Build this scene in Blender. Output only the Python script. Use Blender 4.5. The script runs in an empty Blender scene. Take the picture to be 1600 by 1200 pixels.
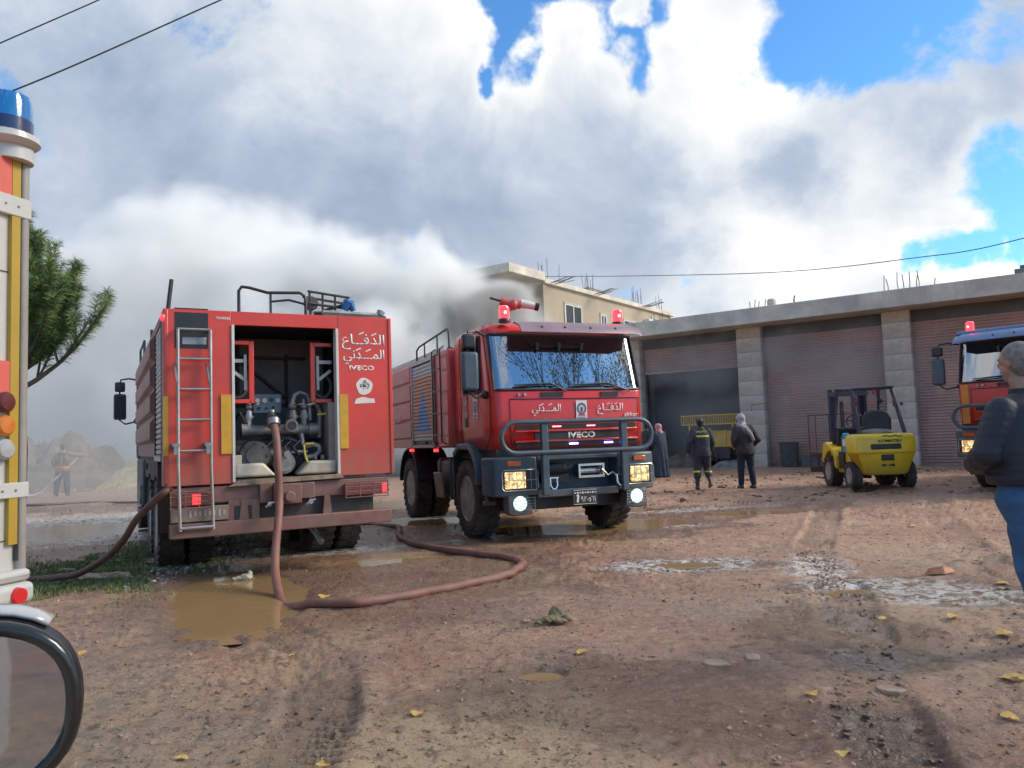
import bpy, bmesh, math, random
import numpy as np
from mathutils import Vector, Matrix, Euler
random.seed(7); rng = np.random.default_rng(7)
S = bpy.context.scene
COL = S.collection
R_ = math.radians

# ---------------------------------------------------------------- camera
cam_d = bpy.data.cameras.new('camera'); cam = bpy.data.objects.new('camera', cam_d); COL.objects.link(cam)
cam_d.sensor_width = 36.0; cam_d.lens = 36.0 * 1202 / 1600; cam_d.clip_start = 0.05; cam_d.clip_end = 3000
_p, _ro = R_(4.1), R_(2.0)
_F = Vector((0, math.cos(_p), math.sin(_p))); _U0 = Vector((0, -math.sin(_p), math.cos(_p))); _R0 = Vector((1, 0, 0))
_R = math.cos(_ro) * _R0 - math.sin(_ro) * _U0; _U = math.sin(_ro) * _R0 + math.cos(_ro) * _U0
cam.matrix_world = Matrix(((_R.x, _U.x, -_F.x, 0), (_R.y, _U.y, -_F.y, 0), (_R.z, _U.z, -_F.z, 1.4), (0, 0, 0, 1)))
S.camera = cam

# ---------------------------------------------------------------- render settings
S.view_settings.view_transform = 'Standard'; S.view_settings.look = 'None'
S.view_settings.exposure = 0.93; S.view_settings.gamma = 1.0; S.view_settings.use_curve_mapping = False
S.render.engine = 'CYCLES'
cy = S.cycles
cy.use_denoising = True; cy.max_bounces = 8; cy.diffuse_bounces = 3; cy.glossy_bounces = 4; cy.transparent_max_bounces = 12
cy.volume_bounces = 7; cy.use_adaptive_sampling = True; cy.adaptive_threshold = 0.02; cy.volume_step_rate = 1.0; cy.volume_max_steps = 96; cy.transmission_bounces = 4
cy.caustics_reflective = False; cy.caustics_refractive = False
cy.sample_clamp_indirect = 6.0

# ---------------------------------------------------------------- node helper
class NT:
    def __init__(s, tree): s.t = tree; s.n = tree.nodes; s.l = tree.links
    def new(s, typ, **kw):
        nd = s.n.new(typ)
        for k, v in kw.items(): setattr(nd, k, v)
        return nd
    def set(s, sock, v):
        if hasattr(v, 'links') or isinstance(v, bpy.types.NodeSocket): s.l.new(v, sock)
        else: sock.default_value = v
    def m(s, op, a, b=None, c=None, clamp=False):
        nd = s.new('ShaderNodeMath', operation=op); nd.use_clamp = clamp
        s.set(nd.inputs[0], a)
        if b is not None: s.set(nd.inputs[1], b)
        if c is not None: s.set(nd.inputs[2], c)
        return nd.outputs[0]
    def v(s, op, a, b=None, scale=None):
        nd = s.new('ShaderNodeVectorMath', operation=op)
        s.set(nd.inputs[0], a)
        if b is not None: s.set(nd.inputs[1], b)
        if scale is not None: s.set(nd.inputs[3], scale)
        return nd.outputs['Value'] if op in ('DOT_PRODUCT', 'LENGTH', 'DISTANCE') else nd.outputs[0]
    def mix(s, f, a, b, mode='MIX'):
        nd = s.new('ShaderNodeMix', data_type='RGBA', blend_type=mode)
        s.set(nd.inputs[0], f)
        s.set(nd.inputs[6], (*a, 1) if isinstance(a, tuple) and len(a) == 3 else a)
        s.set(nd.inputs[7], (*b, 1) if isinstance(b, tuple) and len(b) == 3 else b)
        return nd.outputs[2]
    def smooth(s, x, lo, hi):
        nd = s.new('ShaderNodeMapRange', interpolation_type='SMOOTHSTEP')
        s.set(nd.inputs[0], x); s.set(nd.inputs[1], lo); s.set(nd.inputs[2], hi); nd.inputs[3].default_value = 0; nd.inputs[4].default_value = 1
        return nd.outputs[0]
    def noise(s, vec, scale, detail=4, rough=0.55, dist=0.0, out=0):
        nd = s.new('ShaderNodeTexNoise'); s.set(nd.inputs['Vector'], vec); nd.inputs['Scale'].default_value = scale
        nd.inputs['Detail'].default_value = detail; nd.inputs['Roughness'].default_value = rough; nd.inputs['Distortion'].default_value = dist
        return nd.outputs[out]
    def sep(s, vec):
        nd = s.new('ShaderNodeSeparateXYZ'); s.set(nd.inputs[0], vec); return nd.outputs
    def comb(s, x, y, z):
        nd = s.new('ShaderNodeCombineXYZ'); s.set(nd.inputs[0], x); s.set(nd.inputs[1], y); s.set(nd.inputs[2], z); return nd.outputs[0]
    def ramp(s, f, stops):
        nd = s.new('ShaderNodeValToRGB'); el = nd.color_ramp.elements
        while len(el) > 1: el.remove(el[0])
        el[0].position = stops[0][0]; el[0].color = (*stops[0][1], 1)
        for p, c in stops[1:]:
            e = el.new(p); e.color = (*c, 1)
        s.set(nd.inputs[0], f); return nd.outputs[0]

# ---------------------------------------------------------------- world: daylight sky with broken cloud
SUN_AZ = 91.0   # degrees clockwise from +Y
SUN_EL = 32.0
W = bpy.data.worlds.new('World'); S.world = W; W.use_nodes = True
w = NT(W.node_tree); w.n.clear()
sky = w.new('ShaderNodeTexSky', sky_type='NISHITA'); sky.sun_disc = False
sky.sun_elevation = R_(SUN_EL); sky.sun_rotation = R_(SUN_AZ); sky.air_density = 1.0; sky.dust_density = 0.6; sky.ozone_density = 2.5
tc = w.new('ShaderNodeTexCoord'); D = w.v('NORMALIZE', tc.outputs['Generated'])
dx, dy, dz = w.sep(D)
def blob(px, py, rad_px, soft=0.6, D_=None):
    """1 inside a round patch of sky in the direction of a point of the view, 0 outside"""
    d = (_F + _R * ((px - 800) / 1202) - _U * ((py - 600) / 1202)).normalized()
    r = rad_px / 1202
    dist = w.v('DISTANCE', D_ if D_ is not None else Dw, tuple(d))
    return w.m('SUBTRACT', 1.0, w.smooth(dist, r * (1 - soft), r * (1 + soft)))
zz = w.m('ADD', w.m('MAXIMUM', dz, 0.0), 0.22)
P = w.comb(w.m('DIVIDE', dx, zz), w.m('DIVIDE', dy, zz), 0.0)
warp = w.noise(D, 5.0, 5, 0.6, out=1)
Dw = w.v('ADD', D, w.v('SCALE', w.v('SUBTRACT', warp, (0.5, 0.5, 0.5)), scale=0.16))
def add(*a):
    r = a[0]
    for x in a[1:]: r = w.m('ADD', r, x)
    return r
n1 = w.noise(P, 1.3, 9, 0.58, 0.35)
n2 = w.noise(w.v('ADD', D, (3.1, 1.7, 0.4)), 7.0, 8, 0.6, 0.3)
# gaps of blue where the photograph has them
def mx(*a):
    r = a[0]
    for x in a[1:]: r = w.m('MAXIMUM', r, x)
    return r
gaps = mx(blob(800, 25, 75), blob(860, 75, 60), blob(950, 60, 55), blob(1010, 95, 60), blob(1080, 45, 60), blob(1200, 35, 85), blob(1140, 110, 40), blob(780, 130, 30),
          blob(1570, 300, 75), blob(1500, 370, 50), blob(1590, 235, 60), blob(1440, 375, 35), blob(1350, -60, 120), blob(950, -90, 130), blob(1150, -120, 150),
          blob(1800, 260, 150), blob(0, -420, 160))
back = w.smooth(dy, 0.25, -0.35)             # behind the viewer the cloud breaks up
fill = mx(blob(1010, 250, 130, .9), blob(1130, 330, 90, .9), blob(960, 190, 60, .9))
cover = add(0.70, w.m('MULTIPLY', fill, 0.30), w.m('MULTIPLY', w.m('SUBTRACT', n1, 0.5), 1.3), w.m('MULTIPLY', w.m('SUBTRACT', n2, 0.5), 1.5))
puffs = mx(blob(925, 70, 42, .9), blob(1012, 40, 24, .9), blob(848, 78, 30, .9), blob(1135, 75, 34, .9), blob(1070, 100, 36, .9), blob(985, 120, 30, .9), blob(1160, 5, 60, .9), blob(760, 60, 30, .9), blob(1500, 330, 25, .9))
cover = w.m('SUBTRACT', cover, w.m('MULTIPLY', w.m('SUBTRACT', gaps, w.m('MULTIPLY', puffs, 0.8), clamp=True), 0.54))
cover = w.m('SUBTRACT', cover, w.m('MULTIPLY', back, 0.42))
mask = w.smooth(cover, 0.24, 0.52)
# cloud light: bright edges toward the sun side, grey bellies
hi = mx(blob(1420, 270, 170, 0.9), blob(1130, 190, 150, 0.9), blob(900, 150, 150, 0.9), blob(1250, 380, 160, 0.9), blob(1550, 420, 110, 0.9), w.m('MULTIPLY', blob(420, 110, 200, 1.0), 0.5),
        w.m('MULTIPLY', blob(640, 40, 180, 0.9), 0.6))
lo = mx(blob(560, 330, 150, 0.8), blob(420, 290, 120, 0.8), blob(760, 340, 170, 0.9), blob(1500, 120, 160, 0.9), blob(1250, 290, 70, 0.9), blob(900, 270, 150, .9), w.m('MULTIPLY', blob(120, 180, 160, 0.9), 0.8), blob(250, 230, 150, 0.9),
        w.m('MULTIPLY', blob(1000, 400, 150, 0.9), 0.5))
n3 = w.noise(w.v('ADD', D, (0.3, 5.7, 2.4)), 4.2, 9, 0.62, 0.4)
thick = w.smooth(cover, 0.42, 1.0)
lum = add(0.66, w.m('MULTIPLY', hi, 0.42), w.m('MULTIPLY', lo, -0.40), w.m('MULTIPLY', w.m('SUBTRACT', n3, 0.5), 0.95), w.m('MULTIPLY', thick, -0.22),
          w.m('MULTIPLY', w.m('SUBTRACT', n2, 0.5), 0.45))
lum = w.m('MINIMUM', w.m('MAXIMUM', lum, 0.2), 1.0)
ccol = w.ramp(lum, [(0.20, (1.9, 2.4, 3.25)), (0.45, (3.0, 3.5, 4.25)), (0.65, (4.5, 4.8, 5.1)), (0.85, (5.8, 5.9, 5.85)), (1.0, (7.4, 7.3, 7.0))])
skyc = w.mix(1.0, sky.outputs[0], (0.62, 1.10, 1.42), 'MULTIPLY')
final = w.mix(mask, skyc, ccol)
bg = w.new('ShaderNodeBackground'); w.l.new(final, bg.inputs[0]); bg.inputs[1].default_value = 0.092
wo = w.new('ShaderNodeOutputWorld'); w.l.new(bg.outputs[0], wo.inputs[0])

sun_d = bpy.data.lights.new('sun', 'SUN'); sun = bpy.data.objects.new('sun', sun_d); COL.objects.link(sun)
sun_d.energy = 2.2; sun_d.angle = R_(22.0); sun_d.color = (1.0, 0.90, 0.76)
_sd = Vector((math.sin(R_(SUN_AZ)) * math.cos(R_(SUN_EL)), math.cos(R_(SUN_AZ)) * math.cos(R_(SUN_EL)), math.sin(R_(SUN_EL))))
sun.rotation_euler = _sd.to_track_quat('Z', 'Y').to_euler(); sun.location = (30, 0, 30)

# ---------------------------------------------------------------- materials
MATS = {}
def pmat(name, col, rough=0.5, metal=0.0, var=0.15, scale=3.0, bump=0.0, bscale=40.0, dirt=0.0, dirt_col=(0.20, 0.14, 0.10), mud=None, emit=None, estr=0.0, spec=0.5, coat=0.0, ior=1.5, alpha=1.0, rvar=0.15, trans=0.0, streak=0.0):
    """procedural paint / cloth / metal: base colour with blotches, dust film, mud rising from the bottom, relief"""
    if name in MATS: return MATS[name]
    m = bpy.data.materials.new(name); m.use_nodes = True; t = NT(m.node_tree)
    b = t.n['Principled BSDF']; tcn = t.new('ShaderNodeTexCoord'); O = tcn.outputs['Object']
    n = t.noise(O, scale, 5, 0.6)
    dark = tuple(c * (1 - var) for c in col); lite = tuple(min(1, c * (1 + var)) for c in col)
    c = t.mix(t.smooth(n, 0.3, 0.7), dark, lite)
    if dirt > 0:
        nd = t.noise(O, scale * 0.6, 7, 0.68, 0.6)
        f = t.m('MULTIPLY', t.smooth(nd, 0.32, 0.72), dirt)
        c = t.mix(f, c, dirt_col)
    if streak > 0:
        sv = t.v('MULTIPLY', O, (14.0, 14.0, 0.7)); ns = t.noise(sv, 1.0, 4, 0.6)
        c = t.mix(t.m('MULTIPLY', t.smooth(ns, 0.5, 0.75), streak), c, tuple(x * 0.35 + y * 0.35 for x, y in zip(col, dirt_col)))
    if mud:
        z0, z1, amt = mud[:3]; mc = mud[3] if len(mud) > 3 else (0.17, 0.115, 0.08)
        z = t.sep(O)[2]; nz = t.noise(O, 5.0, 7, 0.7)
        zz_ = t.m('ADD', z, t.m('MULTIPLY', t.m('SUBTRACT', nz, 0.5), (z1 - z0) * 1.4))
        f = t.m('MULTIPLY', t.m('SUBTRACT', 1.0, t.smooth(zz_, z0, z1)), amt)
        c = t.mix(f, c, mc)
    t.set(b.inputs['Base Color'], c)
    nr = t.noise(O, scale * 4, 4, 0.6)
    t.set(b.inputs['Roughness'], t.m('ADD', rough - rvar * 0.5, t.m('MULTIPLY', nr, rvar), clamp=True))
    b.inputs['Metallic'].default_value = metal; b.inputs['IOR'].default_value = ior
    b.inputs['Specular IOR Level'].default_value = spec; b.inputs['Coat Weight'].default_value = coat; b.inputs['Coat Roughness'].default_value = 0.08
    b.inputs['Transmission Weight'].default_value = trans
    if bump > 0:
        bn = t.new('ShaderNodeBump'); bn.inputs['Strength'].default_value = 1.0; bn.inputs['Distance'].default_value = bump
        t.set(bn.inputs['Height'], t.noise(O, bscale, 6, 0.6)); t.l.new(bn.outputs[0], b.inputs['Normal'])
    if emit:
        b.inputs['Emission Color'].default_value = (*emit, 1); b.inputs['Emission Strength'].default_value = estr
    if alpha < 1: b.inputs['Alpha'].default_value = alpha
    MATS[name] = m; return m

# ---------------------------------------------------------------- mesh builder
class MB:
    def __init__(s, off=(0, 0, 0)): s.v = []; s.f = []; s.mi = []; s.off = Vector(off); s.cur = 0
    def add(s, vs, fs):
        k = len(s.v); o = s.off
        s.v += [(x[0] + o[0], x[1] + o[1], x[2] + o[2]) for x in vs]
        s.f += [tuple(i + k for i in f) for f in fs]; s.mi += [s.cur] * len(fs); return s
    def box(s, x0, x1, y0, y1, z0, z1, M=None):
        vs = [Vector((x, y, z)) for z in (z0, z1) for y in (y0, y1) for x in (x0, x1)]
        if M: vs = [M @ q for q in vs]
        return s.add(vs, [(0, 2, 3, 1), (4, 5, 7, 6), (0, 1, 5, 4), (2, 6, 7, 3), (0, 4, 6, 2), (1, 3, 7, 5)])
    def cbox(s, c, size, rot=(0, 0, 0)):
        M = Matrix.Translation(c) @ Euler(rot).to_matrix().to_4x4()
        a, b, d = (q / 2 for q in size); return s.box(-a, a, -b, b, -d, d, M)
    def frame(s, t):
        t = t.normalized(); a = Vector((0, 0, 1)) if abs(t.z) < 0.9 else Vector((0, 1, 0))
        u = t.cross(a).normalized(); return u, t.cross(u).normalized()
    def tube(s, pts, r, seg=8, closed=False, caps=True, r2=None):
        pts = [Vector(p) for p in pts]; n = len(pts); rs = r if isinstance(r, (list, tuple)) else [r] * n
        rings = []; u = None
        for i, p in enumerate(pts):
            if closed: t = pts[(i + 1) % n] - pts[i - 1]
            else: t = pts[min(i + 1, n - 1)] - pts[max(i - 1, 0)]
            if t.length < 1e-9: t = Vector((0, 0, 1))
            t.normalize()
            if u is None: u, v = s.frame(t)
            else:
                u = (u - t * u.dot(t)); u = u.normalized() if u.length > 1e-6 else s.frame(t)[0]
                v = t.cross(u)
            rr = rs[i]; rings.append([p + (u * math.cos(a) + v * math.sin(a)) * rr for a in (2 * math.pi * k / seg for k in range(seg))])
        vs = [q for ring in rings for q in ring]; fs = []
        m = n if closed else n - 1
        for i in range(m):
            j = (i + 1) % n
            for k in range(seg): fs.append((i * seg + k, i * seg + (k + 1) % seg, j * seg + (k + 1) % seg, j * seg + k))
        if caps and not closed:
            fs.append(tuple(reversed(range(seg)))); fs.append(tuple((n - 1) * seg + k for k in range(seg)))
        return s.add(vs, fs)
    def cyl(s, p0, p1, r0, r1=None, seg=16): return s.tube([p0, p1], [r0, r0 if r1 is None else r1], seg)
    def lathe(s, prof, c=(0, 0, 0), axis='Z', seg=24, M=None):
        """prof: (radius, height) pairs; closed ends when radius 0"""
        vs = []; fs = []; n = len(prof)
        for r, h in prof:
            for k in range(seg):
                a = 2 * math.pi * k / seg; x, y = r * math.cos(a), r * math.sin(a)
                q = {'Z': Vector((x, y, h)), 'X': Vector((h, x, y)), 'Y': Vector((y, h, x))}[axis]
                if M: q = M @ q
                vs.append(q + Vector(c))
        for i in range(n - 1):
            for k in range(seg): fs.append((i * seg + k, i * seg + (k + 1) % seg, (i + 1) * seg + (k + 1) % seg, (i + 1) * seg + k))
        fs.append(tuple(reversed(range(seg)))); fs.append(tuple((n - 1) * seg + k for k in range(seg)))
        return s.add(vs, fs)
    def prism(s, poly, a0, a1, plane='XZ'):
        """poly in a plane, extruded along the remaining axis from a0 to a1"""
        def P3(u, v, a): return {'XZ': (u, a, v), 'YZ': (a, u, v), 'XY': (u, v, a)}[plane]
        n = len(poly); vs = [P3(u, v, a0) for u, v in poly] + [P3(u, v, a1) for u, v in poly]
        fs = [tuple(range(n)), tuple(reversed(range(n, 2 * n)))] + [(i, i + n, (i + 1) % n + n, (i + 1) % n) for i in range(n)]
        return s.add(vs, fs)
    def ball(s, c, r, seg=12, rings=8, sc=(1, 1, 1), M=None):
        prof = [(r * math.sin(math.pi * i / rings) + 1e-4, -r * math.cos(math.pi * i / rings)) for i in range(rings + 1)]
        Ms = Matrix.Diagonal((*sc, 1)); Ms = (M @ Ms) if M else Ms
        return s.lathe(prof, c, 'Z', seg, Ms)
    def mesh(s, name, fix=True, smooth=40):
        me = bpy.data.meshes.new(name); me.from_pydata([tuple(q) for q in s.v], [], s.f)
        if any(s.mi): me.polygons.foreach_set('material_index', s.mi)
        if fix:
            bm = bmesh.new(); bm.from_mesh(me); bmesh.ops.recalc_face_normals(bm, faces=bm.faces); bm.to_mesh(me); bm.free()
        if smooth:
            me.polygons.foreach_set('use_smooth', [True] * len(me.polygons)); me.set_sharp_from_angle(angle=R_(smooth))
        me.update(); return me
    def build(s, name, mat, parent=None, bevel=0.0, seg=2, loc=None, rot=None, fix=True, smooth=40, label=None, **tags):
        me = s.mesh(name, fix, smooth)
        for m in (mat if isinstance(mat, (list, tuple)) else [mat]): me.materials.append(m)
        return link(name, me, parent, bevel, seg, loc, rot, label, **tags)
def link(name, me, parent=None, bevel=0.0, seg=2, loc=None, rot=None, label=None, **tags):
    o = bpy.data.objects.new(name, me); COL.objects.link(o)
    if parent is not None: o.parent = parent
    if loc is not None: o.location = loc
    if rot is not None: o.rotation_euler = rot
    if bevel > 0:
        b = o.modifiers.new('bevel', 'BEVEL'); b.width = bevel; b.segments = seg; b.limit_method = 'ANGLE'; b.angle_limit = R_(40)
    if label: o['label'] = label
    for k, v in tags.items():
        if v is not None: o[k] = v
    return o
def thing(name, label, cat, loc=(0, 0, 0), rotz=0.0, group=None):
    o = bpy.data.objects.new(name, None); COL.objects.link(o); o.location = loc; o.rotation_euler = (0, 0, rotz)
    o.empty_display_size = 0.2; o['label'] = label; o['category'] = cat
    if group: o['group'] = group
    return o
def copy_tree(o, parent=None):
    c = o.copy(); COL.objects.link(c); c.parent = parent
    for ch in list(o.children): copy_tree(ch, c)
    return c
def text_obj(name, s, mat, parent, loc, face=0.0, w_=None, h_=None, bold=0.0, extrude=0.002, label=None):
    """flat lettering standing upright; face = rotation about Z (0 faces -Y), centred on loc"""
    c = bpy.data.curves.new(name, 'FONT'); c.body = s; c.extrude = 0.0; c.offset = bold; c.resolution_u = 3
    o = bpy.data.objects.new('tmp', c); COL.objects.link(o)
    dg = bpy.context.evaluated_depsgraph_get(); me = bpy.data.meshes.new_from_object(o.evaluated_get(dg))
    bpy.data.objects.remove(o); bpy.data.curves.remove(c)
    n = len(me.vertices); co = np.zeros(n * 3); me.vertices.foreach_get('co', co); co = co.reshape(-1, 3)
    lo_, hi_ = co.min(0), co.max(0); ext = hi_ - lo_
    sx = w_ / ext[0] if w_ else h_ / ext[1]; sy = h_ / ext[1] if h_ else sx
    co[:, :2] = (co[:, :2] - (lo_ + hi_)[:2] / 2) * (sx, sy)
    me.vertices.foreach_set('co', co.ravel())
    bm = bmesh.new(); bm.from_mesh(me)
    r = bmesh.ops.extrude_face_region(bm, geom=bm.faces[:])
    bmesh.ops.translate(bm, verts=[g for g in r['geom'] if isinstance(g, bmesh.types.BMVert)], vec=(0, 0, extrude))
    bmesh.ops.recalc_face_normals(bm, faces=bm.faces)
    bm.to_mesh(me); bm.free(); me.name = name; me.materials.clear(); me.materials.append(mat)
    return link(name, me, parent, loc=loc, rot=(R_(90), 0, face), label=label)
# ---------------------------------------------------------------- value noise in numpy
_perm = rng.random((256, 256))
def vnoise(x, y):
    xi = np.floor(x).astype(int); yi = np.floor(y).astype(int); fx = x - xi; fy = y - yi
    fx = fx * fx * (3 - 2 * fx); fy = fy * fy * (3 - 2 * fy)
    a = _perm[xi & 255, yi & 255]; b = _perm[(xi + 1) & 255, yi & 255]; c = _perm[xi & 255, (yi + 1) & 255]; d = _perm[(xi + 1) & 255, (yi + 1) & 255]
    return (a + (b - a) * fx) * (1 - fy) + (c + (d - c) * fx) * fy
def fbm(x, y, s, octv=4, g=0.5, o=0.0):
    r = 0; a = 1; t = 0; x = x / s + o; y = y / s + o * 1.7
    for k in range(octv):
        r = r + a * (vnoise(x * 2 ** k + 13.1 * k, y * 2 ** k + 7.7 * k) - 0.5); t += a; a *= g
    return r / t * 2
def sstep(x, a, b):
    q = np.clip((x - a) / (b - a), 0, 1); return q * q * (3 - 2 * q)
def zg(x, y):
    """gentle rise of the yard toward the right"""
    return 0.10 * sstep(np.asarray(x, float), 3.0, 9.0) * (1 - sstep(np.asarray(y, float), 17, 26))
# puddles: centre, half sizes, turn, depth, water level below the ground around
PUDDLES = [(-2.72, 7.55, 0.66, 1.62, 21, 0.085, -0.022), (-1.6, 9.5, 0.9, 0.35, 20, 0.05, -0.03), (0.9, 12.3, 1.9, 0.9, 8, 0.07, -0.016), (-1.7, 13.9, 1.4, 0.8, 0, 0.06, -0.016),
           (0.12, 4.68, 0.15, 0.13, 0, 0.04, -0.024), (2.75, 6.72, 0.30, 0.16, 10, 0.04, -0.016), (1.75, 8.35, 0.38, 0.18, 0, 0.035, -0.014), (4.4, 13.3, 1.3, 0.42, 4, 0.05, -0.016),
           (-8.6, 14.2, 2.4, 1.6, 20, 0.05, -0.012), (2.0, 14.6, 0.9, 0.35, 10, 0.05, -0.014), (-3.9, 18.0, 2.6, 1.2, 0, 0.05, -0.02)]
# churned wet places where water stands between small clods
WETS = [(1.85, 8.3, 1.05, 0.42, 0), (3.3, 6.75, 0.95, 0.55, 0), (3.75, 6.45, 0.7, 0.5, 0), (0.5, 4.4, 1.1, 0.5, 10), (0.9, 3.9, 1.2, 0.5, -20), (2.2, 5.4, 0.7, 0.9, 0), (-10, 17.5, 6.5, 4.0, 0), (3.2, 13.9, 2.6, 0.8, 4), (0.3, 12.0, 3.4, 1.6, 8), (-1.8, 8.6, 2.6, 2.6, 0)]
def ell(x, y, cx, cy, rx, ry, a):
    a = R_(a); u = (x - cx) * math.cos(a) + (y - cy) * math.sin(a); v = -(x - cx) * math.sin(a) + (y - cy) * math.cos(a)
    return np.sqrt((u / rx) ** 2 + (v / ry) ** 2)
TRACKS = [([(1.35, 2.6), (1.75, 4.0), (2.25, 5.2), (2.7, 6.6), (3.4, 9.0), (5.2, 13.0), (7.5, 16.5)], 0.21), ([(-0.95, 2.4), (-1.05, 4.0), (-1.3, 5.2), (-2.0, 6.2)], 0.20),
          ([(3.3, 4.0), (4.4, 7.2), (6.2, 11.5), (8.5, 15.5)], 0.2), ([(3.0, 16.2), (5.2, 15.0), (8.6, 14.6), (12, 15.5)], 0.24), ([(1.5, 18.5), (5.5, 17.4), (11, 17.8)], 0.24)]
def track_uv(x, y, pts):
    best = np.full(x.shape, 1e9); sv = np.zeros(x.shape); acc = 0.0
    for (ax, ay), (bx, by) in zip(pts[:-1], pts[1:]):
        L = math.hypot(bx - ax, by - ay); ex, ey = (bx - ax) / L, (by - ay) / L
        t = np.clip((x - ax) * ex + (y - ay) * ey, 0, L); px = x - ax - t * ex; py = y - ay - t * ey
        d = np.hypot(px, py); sd = d * np.sign(px * ey - py * ex)
        m_ = d < np.abs(best); best = np.where(m_, sd, best); sv = np.where(m_, acc + t, sv); acc += L
    return best, sv
def ground_h(x, y):
    z = zg(x, y).copy(); dist = np.hypot(x, y)
    near = 1 - sstep(dist, 45, 60)
    zc = 0.030 * fbm(x, y, 2.6, 3) + 0.014 * fbm(x, y, 0.7, 3, o=4) 
    rough = 0.55 + 0.9 * sstep(fbm(x, y, 1.7, 3, o=9), -0.1, 0.5)
    zf = (0.030 * fbm(x, y, 0.30, 5, 0.68, 2) + 0.016 * (0.5 - np.abs(fbm(x, y, 0.11, 3, 0.6, 6))) + 0.010 * fbm(x, y, 0.05, 2, 0.6, 1)) * rough
    churn = sstep(x, 1.5, 4.0) * sstep(y, 13, 17) * (1 - sstep(y, 24, 28))
    zf = zf + churn * (0.07 * np.abs(fbm(x, y * 1.8, 1.3, 4, 0.6, 3)) - 0.01)
    z = z + near * (zc + zf)
    wet = np.zeros(x.shape); trk = np.zeros(x.shape)
    for pts, hw in TRACKS:
        u, s_ = track_uv(x, y, pts)
        u = u + 0.03 * fbm(x, y, 0.4, 2, o=5)
        m_ = 1 - sstep(np.abs(u), hw * 0.85, hw * 1.15)
        lug = sstep(np.sin(2 * np.pi * (s_ / 0.085 + np.abs(u) * 2.2) + 1.3 * fbm(x, y, 0.3, 2)), -0.2, 0.5) * (0.4 + 0.6 * sstep(fbm(x, y, 0.5, 3, o=8), -0.4, 0.25))
        fade = 0.3 + 0.7 * sstep(fbm(x, y, 1.1, 2, o=3), -0.3, 0.2)
        rim = np.exp(-((np.abs(u) - hw * 1.25) / 0.06) ** 2)
        z = z + fade * (m_ * (-0.034 + 0.042 * lug) + 0.022 * rim)
        trk = np.maximum(trk, m_ * fade)
    trk = np.maximum(trk, churn * sstep(fbm(x, y * 2.2, 1.1, 4, .6, 12), -.05, .3))
    for cx, cy, rx, ry, a in WETS:
        e = ell(x, y, cx, cy, rx, ry, a) + 0.35 * fbm(x, y, 0.35, 4, 0.6, 5)
        wet = np.maximum(wet, 1 - sstep(e, 0.75, 1.25))
    for cx, cy, rx, ry, a, dep, lv in PUDDLES:
        e = ell(x, y, cx, cy, rx, ry, a) + 0.20 * fbm(x, y, 0.8, 4, 0.6, 1) + 0.06 * fbm(x, y, 0.12, 3)
        k = 1 - sstep(e, 0.70, 1.12); base = zg(np.array(cx), np.array(cy))
        z = z * (1 - 0.85 * k) + 0.85 * k * base - dep * k
        wet = np.maximum(wet, (1 - sstep(e, 0.95, 1.5)) * 0.9)
    return z, wet, trk
def hz(x, y):
    return float(ground_h(np.array([float(x)]), np.array([float(y)]))[0][0])

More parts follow.
